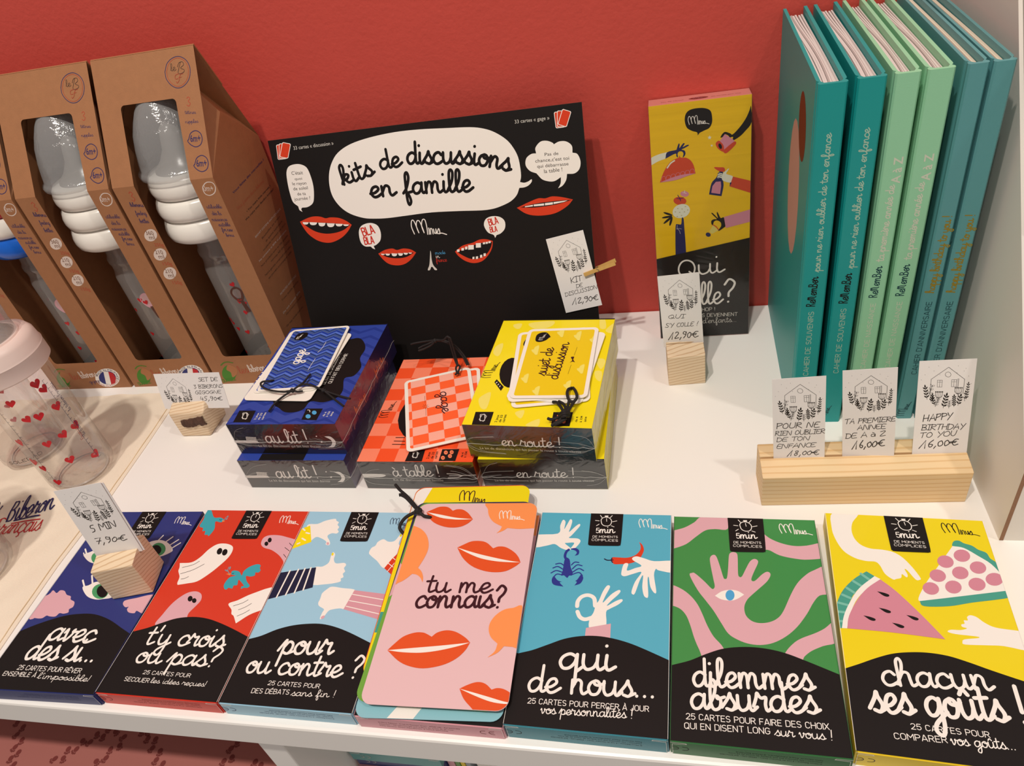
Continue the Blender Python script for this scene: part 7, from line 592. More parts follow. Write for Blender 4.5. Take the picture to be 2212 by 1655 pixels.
# hole ring of the top card is hidden by the cord
hk=.06516
def chevs(w_,h_):
    e=[];PAL['cv1']=(24,48,140);PAL['cv2']=(40,56,84);PAL['cv3']=(96,126,214);PAL['cv4']=(78,92,122)
    for i in range(-2,16):
        for q,cn in enumerate(('cv3','cv1','cv4','cv2')):
            p=[]
            for j in range(13): p+=[j*w_/8-4,i*9.2+q*2.3+(4.6 if j%2 else 0)]
            e.append(('S',cn,p,1.35,0))
    return e
bc=mat('card_chevron_blue',(56,88,186),.42)
org=(-.2404,.0700,hk)
t=thing('sample_card_bundle','loose white edged cards with blue chevrons tied with black cord','card bundle',org)
card(t,org,(-242.6,63.6),62,92,-.06,hk+.0012,4.5,cardw,label='blank white card under the chevron cards')
card(t,org,(-243.2,71.6),57.5,88,.02,hk+.002,4.5,bc,None,inset=2.6)
def chev_card(c,ang,z):
    w_,h_=57.2,87.5;L=[]
    i0=(2.6,2.6,w_-2.6,h_-2.6);out=[]
    for e in chevs(w_,h_):
        # each zigzag band as clipped quads
        p=pairs(e[2])
        for a,b_ in zip(p[:-1],p[1:]):
            out.append(('P',e[1],[a[0],a[1]-.6,b_[0],b_[1]-.6,b_[0],b_[1]+.75,a[0],a[1]+.75],0,1))
    return out
card(t,org,BND['gage_blue']['c'],57.2,87.5,.0466,hk+.003,4.5,bc,ART['cgb'],inset=2.6,pre=chev_card(0,0,0),label='top card with blue chevrons')
cords('cord',t,org,CORDS['blue'],.00085,knots=[CORDS['blue'][1][0],CORDS['blue'][4][0]])
hr=.0312
org=(-.1186,.0420,hr)
t=thing('sample_card_bundle','loose orange and pink checked cards tied with a long black cord','card bundle',org)
PAL['ck1']=(252,100,48);ckm=mat('card_check_pink',(250,178,158),.42)
def checks(w_,h_):
    e=[]
    for i in range(-1,6):
        for j in range(-1,10):
            if (i+j)%2==0: x0=i*12.6-7;y0=j*10.4-4;e.append(('P','ck1',[x0,y0,x0+12.6,y0,x0+12.6,y0+10.4,x0,y0+10.4],0))
    return e
card(t,org,(-113.6,44.6),58,90,.23,hr+.0014,4.5,ckm,None,inset=3,pre=checks(58,90))
card(t,org,BND['gage_red']['c'],58.7,91.5,.3,hr+.0026,4.5,ckm,ART['cgr'],inset=3,pre=checks(58.7,91.5),label='top card with orange checks')
cords('cord',t,org,CORDS['red'],.00085,knots=[CORDS['red'][1][-1]])
org=(-.0183,.0510,hk+.0004)
t=thing('sample_card_bundle','loose yellow cards with pale clouds tied with a knotted black cord','card bundle',org)
ycm=mat('card_sun_yellow',(238,204,8),.42);ycl=[('P','ye3',[20,70,26,72,28,80,20,82,14,78],1),('P','ye3',[40,20,46,22,48,30,40,32,34,28],1)]
card(t,org,(-21.6,47.6),58,87,.10,hk+.0016,4.5,ycm,None,inset=3,pre=ycl)
card(t,org,(-17.0,50.2),58,87,-.14,hk+.0024,4.5,cardw)
card(t,org,(-23.0,51.5),58,87,.06,hk+.0032,4.5,ycm,None,inset=3,pre=ycl+[('P','K',[6,68,16,66,18,76,8,78],1)])
card(t,org,BND['sujet']['c'],58.06,86.73,-.028,hk+.0042,4.5,ycm,ART['csj'],inset=3,label='top yellow card with pale clouds')
cords('cord',t,org,[[(p[0],p[1],p[2]+.0012) for p in L] for L in CORDS['yellow']],.0011)
# ---------------------------------------------------------------- black header board
PN=dict(x=-.26908,y=.1285,yaw=.00901,lean=.28751,w=.27506,h=.22457)
brd=mat('black_board',(19,14,13),.6,spec=.25,bump=.05,bscale=900);brde=mat('board_edge',(96,80,68),.8)
t=thing('header_board','large black display board with white speech bubbles and red mouths','display board',(PN['x'],PN['y'],.0),rot=(-PN['lean'],0,PN['yaw']))
mb=MB();mb.box(0,0,.0006,PN['w'],.0018,PN['h'],{'f':brd,'k':brd,'*':brde})
pf=lambda u,v,hh:(u*mm,-hh*mm,v*mm)
printed(mb,ART['panel'],pf,(0,0,PN['w']*1000,PN['h']*1000),fin='k')
mb.build('board',t)
mb=MB();mb.prism([(0,0),(.06,0),(.04,.15),(.02,.15)],lambda u,v:(.107+u,.0022+(.15-v)*.30,.012+v*.93),lambda u,v:(.107+u,.0034+(.15-v)*.30,.012+v*.93),brd);mb.build('easel_strut',t)
# ---------------------------------------------------------------- shrink wrapped tall box leaning on the wall
q=dict(x=.05671,y=.16896,yaw=.01535,lean=.11937,w=.0776,h=.2071,d=.0219)
t=thing('tall_game_box','tall yellow and black game box in clear film leaning on the red wall','game box',(q['x'],q['y'],.0006),rot=(-q['lean'],0,q['yaw']))
qy=mat('tall_box_yellow',(236,190,0),.38,bump=.5,bscale=1,stretch=(6,6,130));qp=mat('tall_box_pink',(226,150,140),.4)
mb=MB();mb.box(.0003,.0003,.0003,q['w']-.0003,q['d']-.0003,q['h']-.0003,{'f':qy,'t':qp,'*':qp})
printed(mb,ART['qui'],lambda u,v,hh:(u*mm,.0003-hh*mm,v*mm),(.3,.3,q['w']*1000-.3,q['h']*1000-.3),wk=1.05)
tp=lambda u,v,hh:(u*mm,v*mm,q['h']-.0003+hh*mm)
printed(mb,[('P','bdr',[31,9,35,6,42,6,46,9,42,12,35,12],1),('L','p3',[35,8.4,43,8.4],.055),('I','bdr','jeu de cartes',[10,8,27,8],2,0),('I','bdr','des corvées pour tous',[48,8,70,8],2,0)],tp,None)
mb.build('game_box',t)
film=clear('clear_film',(250,250,250),.03,.14,bump=.35,bscale=30,edge=.45)
mb=MB();mb.box(-.0002,-.0002,0,q['w']+.0002,q['d']+.0002,q['h']+.0001,film)
mb.build('film_wrap',t)
# ---------------------------------------------------------------- price cards
paper=mat('tag_paper',(236,232,230),.6)
def price_tag(name,label,o_,yaw,lean,roll,h,w_,txt,sink=.004,land=False,th=.0003,double=False):
    M=Matrix.Rotation(yaw,3,'Z')@Matrix.Rotation(-lean,3,'X')@Matrix.Rotation(-roll,3,'Y')
    ob=MB();H=h*1000;Wm=w_*1000
    ob.box(0,0,-sink,w_,th,h,paper)
    if double: ob.box(.0012,.0009,-sink,w_+.0012,.0009+th,h-.001,paper)
    f=lambda u,v,hh:(u*mm,-hh*mm,v*mm)
    els=[]
    s=1.0 if land else w_/.0326;sv=s*.86 if double else s
    dx=1.6 if land else 0
    for e in ART['house']:
        e=list(e);e[2]=[c*s+dx if i%2==0 else c*sv+H for i,c in enumerate(e[2])]
        if e[0]=='S': e[3]*=s
        els.append(tuple(e))
    printed(ob,els,f,(.2,-sink*1000,Wm-.2,H))
    printed(ob,ART[txt],f,None,seed=len(label),base=3)
    m=ob.build(name);m.location=o_;m.rotation_euler=M.to_euler()
    return tag(m,label,'price tag',)
T=TAGS
def pt(k,label,**kw): d=T[k];return price_tag('price_tag',label,d['o'],d['yaw'],d['lean'],d['roll'],d['h'],d['w'],'tx_'+k,**kw)
pt('pour','handwritten price tag reading 18,00€, leftmost in the long wooden holder')
pt('prem','handwritten price tag for ta premiere annee at 16,00€, middle of the long holder')
pt('happy','handwritten happy birthday price tag at 16,00€, rightmost in the long holder')
pt('qui','handwritten 12,90€ price tag in the small block before the tall yellow box')
pt('five','handwritten 7,90€ price tag in the block standing on the dark blue carton',double=True)
pt('set','landscape handwritten price tag reading 45,90€ in front of the brown boxes',land=True)
# tag clipped on the board
PM=Matrix.Translation((PN['x'],PN['y'],0))@Euler((-PN['lean'],0,PN['yaw'])).to_matrix().to_4x4()
def on_board(o,u,v,n,rot=0): o.matrix_world=PM@Matrix.Translation((u*mm,-n*mm,v*mm))@Matrix.Rotation(-rot,4,'Y')
r_=atan2(5.34,32.2);el=[]
ob=MB();kw,kh=32.7,67.3
ob.box(0,-.0003,0,kw*mm,0,kh*mm,paper);f=lambda u,v,hh:(u*mm,-.0003-hh*mm,v*mm)
for e in ART['house']:
    e=list(e);e[2]=[c+(0 if i%2==0 else kh) for i,c in enumerate(e[2])];el.append(tuple(e))
printed(ob,el,f,(.2,0,kw-.2,kh))
bx,by=246.53,52.68
def b2t(c):
    o=[]
    for i in range(0,len(c),2):
        a,b_=c[i]-bx,c[i+1]-by;o+=[a*cos(r_)+b_*sin(r_),-a*sin(r_)+b_*cos(r_)]
    return o
printed(ob,[(e[0],e[1],e[2],b2t(e[3]),e[4]) for e in ART['tx_kit']],f,None,base=3)
m=ob.build('price_tag');on_board(m,bx,by,.9,r_);tag(m,'handwritten price tag reading 12,90€ clipped to the black board','price tag')
pinw=mat('pin_wood',(206,164,92),.6,var=.12,vscale=400);pins=mat('pin_spring',(170,160,150),.3,metal=1)
t=thing('clothespin','mini wooden clothespin clipping a price tag to the black board','clothespin')
on_board(t,265.6,86.3,1.4,.3);
for s_,nm in((0,'leg'),(1,'leg')):
    mb=MB();z=0 if s_==0 else -.0052
    pr=[(0,-1.5),(9.6,-1.5),(10.1,-1.1),(10.6,-1.5),(28.5,-1.6),(28.5,1.6),(10.6,1.5),(10.1,1.2),(9.6,1.5),(0,1.5)]
    y0,y1=(-.0022,0) if s_==0 else (.0036,.0056)
    mb.prism(pr,lambda u,v:(u*mm,(y1 if s_==0 else y0)+(0 if u<12 else (-.0012 if s_==0 else .0012)*(u-12)/16),v*mm+s_*(.0006 if u>12 else 0)),lambda u,v:(u*mm,(y0 if s_==0 else y1)+(0 if u<12 else (-.0012 if s_==0 else .0012)*(u-12)/16),v*mm+s_*(.0006 if u>12 else 0)),pinw);mb.build('leg',t)
mb=MB();hx=[(.0118+.0013*cos(i*.7),.0018+.0013*sin(i*.7),-.0016+i*.00016) for i in range(22)];mb.tube(hx,.00025,pins,6,True,3);mb.tube([(.0128,.0018,-.0017),(.0118,-.0026,-.0019),(.0135,-.003,-.0004),(.0118,-.0026,.0017)],.0002,pins,6,True,4);mb.build('spring',t,smooth=True)
# ---------------------------------------------------------------- wooden holders
pine=wood('pine_end',(232,208,176),(206,172,134),(60,110,130),(.5,.35,.3));pine2=wood('pine_long',(236,206,160),(222,184,132),(14,120,90),(.35,.02,.05))
def block(name,label,x,y,z0,yaw,w_,d,h1,d1,h2,m,bev=.0016,ht=None):
    s_=.0009;ch=.0028
    pr=[(0,0),(d,0),(d,(ht or h2)-.001),(d-.001,ht or h2),(d1+s_,h2),(d1+s_,h2-.0055),(d1-s_,h2-.0055),(d1-s_,h2),(.001,h1+.0004),(0,h1)]
    mb=MB();mb.prism(pr,lambda a,b_:(0,a,b_),lambda a,b_:(w_,a,b_),m)
    o=mb.build(name,None,bevel=bev,seg=2);o.location=(x,y,z0);o.rotation_euler=(0,0,yaw);return tag(o,label,'card holder')
block('card_holder','long pale wooden card holder carrying three price tags before the books',.1271,-.0319,0,.0366,.1287,.0303,.0275,.0165,.031,pine2,.003)
block('card_holder','small wooden block holding the 12,90€ tag before the tall yellow box',.0642,.1011,0,.0669,.0305,.0297,.030,.0172,.0318,pine)
block('card_holder','small wooden block holding the 7,90€ tag on the dark blue carton',-.3285,-.1371,.0133,.2439,.0304,.0272,.0313,.0150,.0332,pine)
# irregular block with bark
t=thing('card_holder','rough wooden block with a strip of bark holding the 45,90€ tag','card holder',(-.3838,.0473,0))
B0=[(0,0,0),(.0309,.0003,0),(.0315,.0314,0),(-.001,.0314,0)];T0=[(.0019,-.0008,.0304),(.0405,-.0008,.0330),(.0385,.0314,.034),(.000,.0314,.034)]
mb=MB();bm_=[V(p) for p in B0+T0]
mid=[(.0012,.0075,.0345),(.0385,.0075,.0352),(.0385,.0090,.0352),(.0012,.0090,.0345)]
vs=B0+[(.0,-.0006,.0285),(.0375,-.0006,.0300)]+[(.002,.008,.0345),(.036,.008,.0350),(.036,.0245,.034),(.0,.0245,.034),(.0375,.0300,.030),(-.001,.0314,.030)]
fs=[(0,3,2,1),(0,1,5,4),(4,5,7,6),(6,7,8,9),(1,2,10,5),(5,10,8,7),(2,3,11,10),(10,11,9,8),(3,0,4,11),(4,6,9,11)]
mb.add(vs,fs,pine);mb.build('wood_block',t,bevel=.0018,seg=3)
bark=mat('bark',(84,56,44),.85,bump=1.0,bscale=500,var=.5,vscale=260);mb=MB();rnd=random.Random(5);n=14
top_=[];bot=[]
for i in range(n):
    a=i/(n-1);x=.0095+a*.0255;zt_=.0205+a*.0055+rnd.uniform(-.0006,.0006);zb=.0125+a*.0035+rnd.uniform(-.0008,.0008)
    top_.append((x,-.0014+rnd.uniform(-.0008,.0004),zt_));bot.append((x,-.0014+rnd.uniform(-.0008,.0004),zb))
md=[((a[0]+b_[0])/2,-.0024+rnd.uniform(-.0012,.0006),(a[2]+b_[2])/2) for a,b_ in zip(top_,bot)]
bk=[(p[0],.0004,p[2]) for p in top_];bk2=[(p[0],.0004,p[2]) for p in bot]
mb.add(bk+top_+md+bot+bk2,[(r*n+i,r*n+i+1,(r+1)*n+i+1,(r+1)*n+i) for r in range(4) for i in range(n-1)],bark);o=mb.build('bark_strip',t);o['label']='dark brown bark left on the front'
# ---------------------------------------------------------------- upright books
BX=[.1554,.1716,.1762,.1917,.1954,.2089,.2117,.2257,.2315,.2424,.2438,.2551];BY=[.0508,.0526,.0532,.0535,.055,.0542];BH=.2572
bcol=[(16,154,152),(16,154,152),(150,212,172),(150,212,172),(90,156,160),(90,156,160)]
blab=['dark teal hardback with a round cover print, leftmost of the upright row','dark teal hardback, second from the left in the upright row','mint green hardback next to the dark teal books','mint green hardback next to the blue grey books','blue grey hardback beside the mint books, gold spine lettering','blue grey hardback with gold lettering nearest the white side panel']
for j in range(6):
    x0,x1=BX[2*j],BX[2*j+1];y0=BY[j];w_=x1-x0;D_=.2158-y0
    t=thing('hardback_book',blab[j],'book',(x0,y0,0),0,'upright memory books on the right')
    cm=mat('book_cloth_%d'%(j//2),bcol[j],.45,bump=.08,bscale=1200);b_=.0022 if j<4 else .0018
    gr=.0009
    outl=[(.0012,0),(w_-.0012,0),(w_-.0002,.0012),(w_-.0002,.0030),(w_-.0014,.0046),(w_-.0002,.0066),(w_,.008),(w_,D_),(w_-b_,D_),(w_-b_,.0052),(w_-.0036,.0024),(.0036,.0024),(b_,.0052),(b_,D_),(0,D_),(0,.008),(.0002,.0066),(.0014,.0046),(.0002,.0030),(.0002,.0012)]
    mb=MB();mb.prism(outl,lambda a,c:(a,c,.0),lambda a,c:(a,c,BH),cm)
    printed(mb,ART['b%d'%(j//2*2)],lambda u,v,hh:(u*mm,-hh*mm,v*mm),None,wk=1.7)
    if j==1: printed(mb,ART['b4'][-1:],lambda u,v,hh:(u*mm,-hh*mm,v*mm),None)
    if j==0: printed(mb,ART['bc'],lambda u,v,hh:(-hh*mm,u*mm,v*mm),(2,2,D_*1000-2,BH*1000-2))
    mb.build('cover',t)
    pg=mat('pages_%s'%('a' if j<4 else 'b'),(216,205,201) if j<4 else (222,210,188),.8)
    pg2=mat('pages_lines',(178,164,160),.8)
    mb=MB();n=16;k=9 if j<4 else 3;pw=(w_-2*b_-.0008)
    for i in range(k):
        # leaves bow away from the boards towards the fore edge
        xa=b_+.0004+pw*i/k;xb=b_+.0004+pw*(i+1)/k-.00008;L=[];Rr=[]
        for s_ in range(n+1):
            a=s_/n;yy=.0028+a*(D_-.0068);off=(.0016 if j<4 else .0006)*sin(a*pi*1.5)*sin(pi*(i+.5)/k) -(.0011*a if j<4 else 0)*(1 if i<k*.7 else .3)
            L.append((max(xa+off,b_+.0001),yy));Rr.append((min(xb+off,w_-b_-.0001),yy))
        zt2=BH-.0042-(.0004 if i%2 else 0)
        mb.prism(L+Rr[::-1],lambda a,c:(a,c,.003),lambda a,c:(a,c,zt2),pg if i!=k//2 else pg2)
    mb.build('page_block',t)
# ---------------------------------------------------------------- white carton display on the right
cart=mat('white_carton',(232,226,218),.55,bump=.06,bscale=200);cedge=mat('carton_cut_edge',(150,112,86),.9,bump=.5,bscale=900)
t=thing('counter_display','white cardboard counter display with a slanted side at the right edge','display box',(.266,-.0585,0))
mb=MB();side=[(0,0),(0,.0745),(.0097,.0745),(.160,.2742),(.200,.325),(.2735,.325),(.2735,0)]
mb.prism(side,lambda a,c:(.0,a,c),lambda a,c:(.0022,a,c),cart,cart);mb.box(0,-.0003,.0005,.0022,0,.0745,cedge);mb.build('side_panel',t)
mb=MB();mb.box(.0022,0,.0,.24,.0022,.072,{'f':cart,'*':cedge});mb.build('front_lip',t)
mb=MB();mb.box(.0022,.0022,.0,.24,.2735,.003,cart);mb.build('base',t)
mb=MB();mb.box(0,0,0,.16,.10,.30,cart);o=mb.build('white_box',None,bevel=.0015);o.location=(.2695,.020,.0035);tag(o,'plain white box standing inside the counter display','box')
pinkb=mat('pink_paper',(226,168,178),.6)
mb=MB();mb.box(0,0,0,.12,.045,.055,pinkb);o=mb.build('pink_packet',None,bevel=.003);o.location=(.2705,-.0325,.0035);tag(o,'pink packet inside the counter display, before the white box','packet')
# ---------------------------------------------------------------- brown kraft cartons with nested bottles
kraft=mat('kraft_board',(162,110,72),.7,bump=.12,bscale=700,var=.10,vscale=160);KW,KD,KH1,KYR,KH2=.0965,.0877,.2142,.0474,.3029
cap=clear('cap_plastic',(236,237,238),.08,.10,bump=.6,bscale=110,haze=.22,edge=.5);plastic=clear('bottle_plastic',(252,251,250),.06,.04,haze=.035,edge=.6)
ringw=mat('white_collar',(240,236,228),.22);ringr=mat('red_collar',(196,20,40),.22);ringb=mat('blue_collar',(10,96,204),.22);heart=mat('heart_red',(200,28,38),.4);hairm=mat('print_brown',(96,56,44),.5)
KXS=[-.385,-.4852,-.5857]
kl=['brown kraft gift carton with a window, rightmost of three beside the black board','brown kraft gift carton with a window, middle of three','brown kraft gift carton with blue, white and red bottle collars, leftmost of three']
vu=sqrt(KYR**2+(KH2-KH1)**2)
def heart2d(s): return [(0,-1.05*s),(0,-1.05*s),(.55*s,-.45*s),(.98*s,.15*s),(.9*s,.68*s),(.5*s,.92*s),(.15*s,.72*s),(0,.42*s),(0,.42*s),(-.15*s,.72*s),(-.5*s,.92*s),(-.9*s,.68*s),(-.98*s,.15*s),(-.55*s,-.45*s)]
def heart_on(mb,cx,cy,r,az,z,s,rot,m):
    p=smooth_closed(heart2d(s*1000),4);c_,s_=cos(rot),sin(rot)
    p=[(a*c_-b_*s_,a*s_+b_*c_) for a,b_ in p]
    mb.add([(cx+(r+.0002)*cos(az+a*mm/r),cy+(r+.0002)*sin(az+a*mm/r),z+b_*mm) for a,b_ in p],tess(p),m)
for i,x in enumerate(KXS):
    t=thing('gift_carton',kl[i],'carton',(x,.1245,0),0,'kraft gift cartons on the left')
    def lo(u,v,hh=0): return (u*mm,-hh*mm,v*mm)
    def uf(u,v,hh=0): return (u*mm,KYR*v/(vu*1000)-hh*mm*.88,KH1+(KH2-KH1)*v/(vu*1000)+hh*mm*.47)
    W_=KW*1000;H1=KH1*1000;VU=vu*1000;a,b_=21.4,75.2;vb,vt=34.4,63.6;r=3.5
    mb=MB()
    def cn(cx,cy,a0): return [(cx+r*cos(radians(a0+q*15)),cy+r*sin(radians(a0+q*15))) for q in range(7)]
    P_=lambda pts,fn:mb.add([fn(u,v) for u,v in pts],tess(pts),kraft)
    ins=[(a,H1),(a,vb+r)]+cn(a+r,vb+r,180)[1:]+cn(b_-r,vb+r,270)+[(b_,H1)]
    P_([(0,0),(W_,0),(W_,H1),(b_,H1)]+ins[::-1][1:-1]+[(a,H1),(0,H1)],lo)
    b2=73.6
    ins=[(a,0),(a,vt-r)]+cn(a+r,vt-r,180)[::-1][1:] if False else [(a,0),(a,vt-r)]+[(a+r-r*cos(radians(q*15)),vt-r+r*sin(radians(q*15))) for q in range(1,7)]+[(b2-r+r*sin(radians(q*15)),vt-r+r*cos(radians(q*15))) for q in range(7)]+[(b_,0)]
    P_([(0,0)]+ins+[(W_,0),(W_,VU),(0,VU)],uf)
    fl=((0,0,0),(KW,0,0),(KW,KD,0),(0,KD,0));mb.add(fl,[(0,3,2,1)],kraft)
    mb.add([(0,KD,0),(KW,KD,0),(KW,KD,KH1),(0,KD,KH1)],[(0,1,2,3)],kraft)
    mb.add([(0,KD,KH1),(KW,KD,KH1),(KW,KYR,KH2),(0,KYR,KH2)],[(0,1,2,3)],kraft)
    for xx,ix in((0,.010),(KW,KW-.010)):
        mb.add([(xx,0,0),(xx,KD,0),(xx,KD,KH1),(xx,0,KH1)],[(0,1,2,3)],kraft)
        sg=-1 if xx else 1;mb.add([(xx,0,KH1),(xx,KD,KH1),(xx+sg*.001,KYR,.2505),(xx+sg*.026,KYR,.287),(xx,KYR,KH2)],[(0,1,2),(0,2,3),(1,3,2),(0,3,4),(1,4,3)],kraft)
    art=[e for e in ART['kl']]
    dxl=0
    mine=[]
    printed(mb,ART['kl'][:KLN],lo,None,dz=.05)
    printed(mb,ART['kl'][KLN:],lo,None,dz=.05)
    printed(mb,ART['ku'],uf,None,dz=.05)
    if i==0: printed(mb,ART['ks'],lambda u,v,hh:(KW+hh*mm,u*mm,v*mm),(1,2,KD*1000-1,KH1*1000),dz=.05)
    mb.build('carton_body',t)
    mb=MB()   # glued ridge flap folded over the back
    f0=lambda u,s_,hh:(u,KYR+s_*(KD-KYR)/.0976+hh*.9,KH2-s_*(KH2-KH1)/.0976+hh*.4)
    mb.prism([(0,0),(KW,0),(KW,.040),(0,.040)],lambda a,c:f0(a,c,.0004),lambda a,c:f0(a,c,.0016),kraft);mb.build('ridge_flap',t)
    # nested bottles standing inside
    bx,by=x+.0445,.1245+.0440
    bl=['nested baby bottle with three white collars and a clear cap, in the rightmost brown carton','nested baby bottle with three white collars and a clear cap, in the middle brown carton','baby bottle with red, white and blue collars, in the leftmost brown carton'][i]
    bt=thing('baby_bottle',bl,'baby bottle',(bx,by,.0008),0,'bottles in the kraft cartons')
    mb=MB();mb.lathe([(.0,.001),(.02,.001),(.0235,.004),(.0245,.012),(.0245,.115),(.0225,.122),(.0225,.128),(.0235,.130),(.0235,.134),(.0215,.137),(.0215,.150)],clear('box_bottle_plastic',(250,246,242),.06,.08,haze=.16,edge=.5))
    rnd=random.Random(i+3)
    for q in range(14): heart_on(mb,0,0,.0245,rnd.uniform(-2.9,-.3),.02+.085*((q*.37)%1),.0024,rnd.uniform(-.4,.4),heart)
    p=smooth_closed([(-6,9),(-1,11),(3,6),(2,-2),(-2,-6),(-6,-2),(-8,4)],4);az=-1.15
    mb.add([(.0248*cos(az+a_*mm/.0245),.0248*sin(az+a_*mm/.0245),.088+c_*mm) for a_,c_ in p],tess(p),hairm if i==0 else ink('pk'))
    for q in(-1.4,0,1.4):
        p,f=ribbon([(-1+q*.6,-5),(1+q,-18)],1.1,True);mb.add([(.0248*cos(az+a_*mm/.0245),.0248*sin(az+a_*mm/.0245),.088+c_*mm) for a_,c_ in p],f,hairm)
    mb.build('bottle',bt,smooth=True)
    for q,(z0,z1,r0,m_) in enumerate(((.152,.172,.0400,(ringw,ringw,ringb)[i]),(.172,.191,.0388,ringw),(.191,.211,.0368,(ringw,ringw,ringr)[i]))):
        h=z1-z0;pr=[(r0-.008,z0),(r0-.004,z0+.0002),(r0-.0012,z0+h*.12),(r0,z0+h*.35),(r0-.0002,z0+h*.6),(r0-.0018,z0+h*.85),(r0-.0045,z0+h),(r0-.011,z0+h)]
        mb=MB();mb.lathe(pr,m_);mb.build('collar',bt,smooth=True,angle=70)
    mb=MB();mb.lathe([(.0372,.2095),(.0390,.211),(.0394,.214),(.0378,.216),(.0362,.2175),(.0350,.224),(.0326,.234),(.0290,.245),(.0244,.254),(.0196,.262),(.0150,.2680),(.0112,.2715),(.0106,.2755),(.0,.276)],cap);mb.build('clear_cap',bt,smooth=True,angle=60)
    mb=MB();mb.lathe([(.026,.209),(.0255,.213),(.0185,.219),(.0125,.228),(.0098,.238),(.0075,.245),(.003,.249),(0,.2495)],clear('teat_silicone',(225,222,216),.06,.25,haze=.3,edge=.3));mb.build('teat',bt,smooth=True,angle=60)
# ---------------------------------------------------------------- cotton bag and bottles at the left
cot=mat('cotton_cloth',(240,226,206),.9,bump=.35,bscale=1500,var=.05,vscale=25)
def bagz(xx,yy,e=1): return max(.0006+.0012*e+.0007*e*sin(xx*95+yy*40)*sin(yy*70+1)+.0005*e*sin(xx*210-yy*130),.0007)
mb=MB();nx,ny=46,46;rnd=random.Random(2);vs=[];
L0=[(-.405,-.2088),(-.4095,-.15),(-.4125,-.10),(-.4118,-.03),(-.4155,.04),(-.4195,.092),(-.4215,.1125)]
def redge(t_):
    q=t_*6;k=min(int(q),5);f_=q-k;return (L0[k][0]*(1-f_)+L0[k+1][0]*f_,L0[k][1]*(1-f_)+L0[k+1][1]*f_)
for j in range(ny+1):
    rx,ry=redge(j/ny)
    for i_ in range(nx+1):
        a=i_/nx;xx=rx+(-.66-rx)*a;yy=ry+.008*a*(1-2*j/ny);e=min(a*nx/2.5,1)
        vs.append((xx,yy,bagz(xx,yy,e)))
n_=nx+1;fs=[(j*n_+i_,j*n_+i_+1,(j+1)*n_+i_+1,(j+1)*n_+i_) for j in range(ny) for i_ in range(nx)]
mb.add(vs,fs,cot);k0=len(vs);mb.add([(v_[0],v_[1],.0001) for v_ in vs],[tuple(reversed(f_)) for f_ in fs],cot)
edge=[j*n_ for j in range(ny+1)]
mb.add([vs[e_] for e_ in edge]+[(vs[e_][0],vs[e_][1],.0001) for e_ in edge],[(j+1,j,ny+1+j,ny+2+j) for j in range(ny)],cot)
mb.tube([(vs[e_][0]-.004,vs[e_][1],vs[e_+1][2]+.0002) for e_ in edge],.0004,mat('cotton_seam',(226,204,168),.9),5,False)
printed(mb,ART['bagart'],lambda u,v_,hh:(u*mm,v_*mm,bagz(u*mm,v_*mm)+.0005+hh*mm),None,wk=.85)
o=mb.build('cotton_bag',None,smooth=True,angle=60);tag(o,'cream cotton bag with red and blue lettering lying under the bottles','cloth bag')
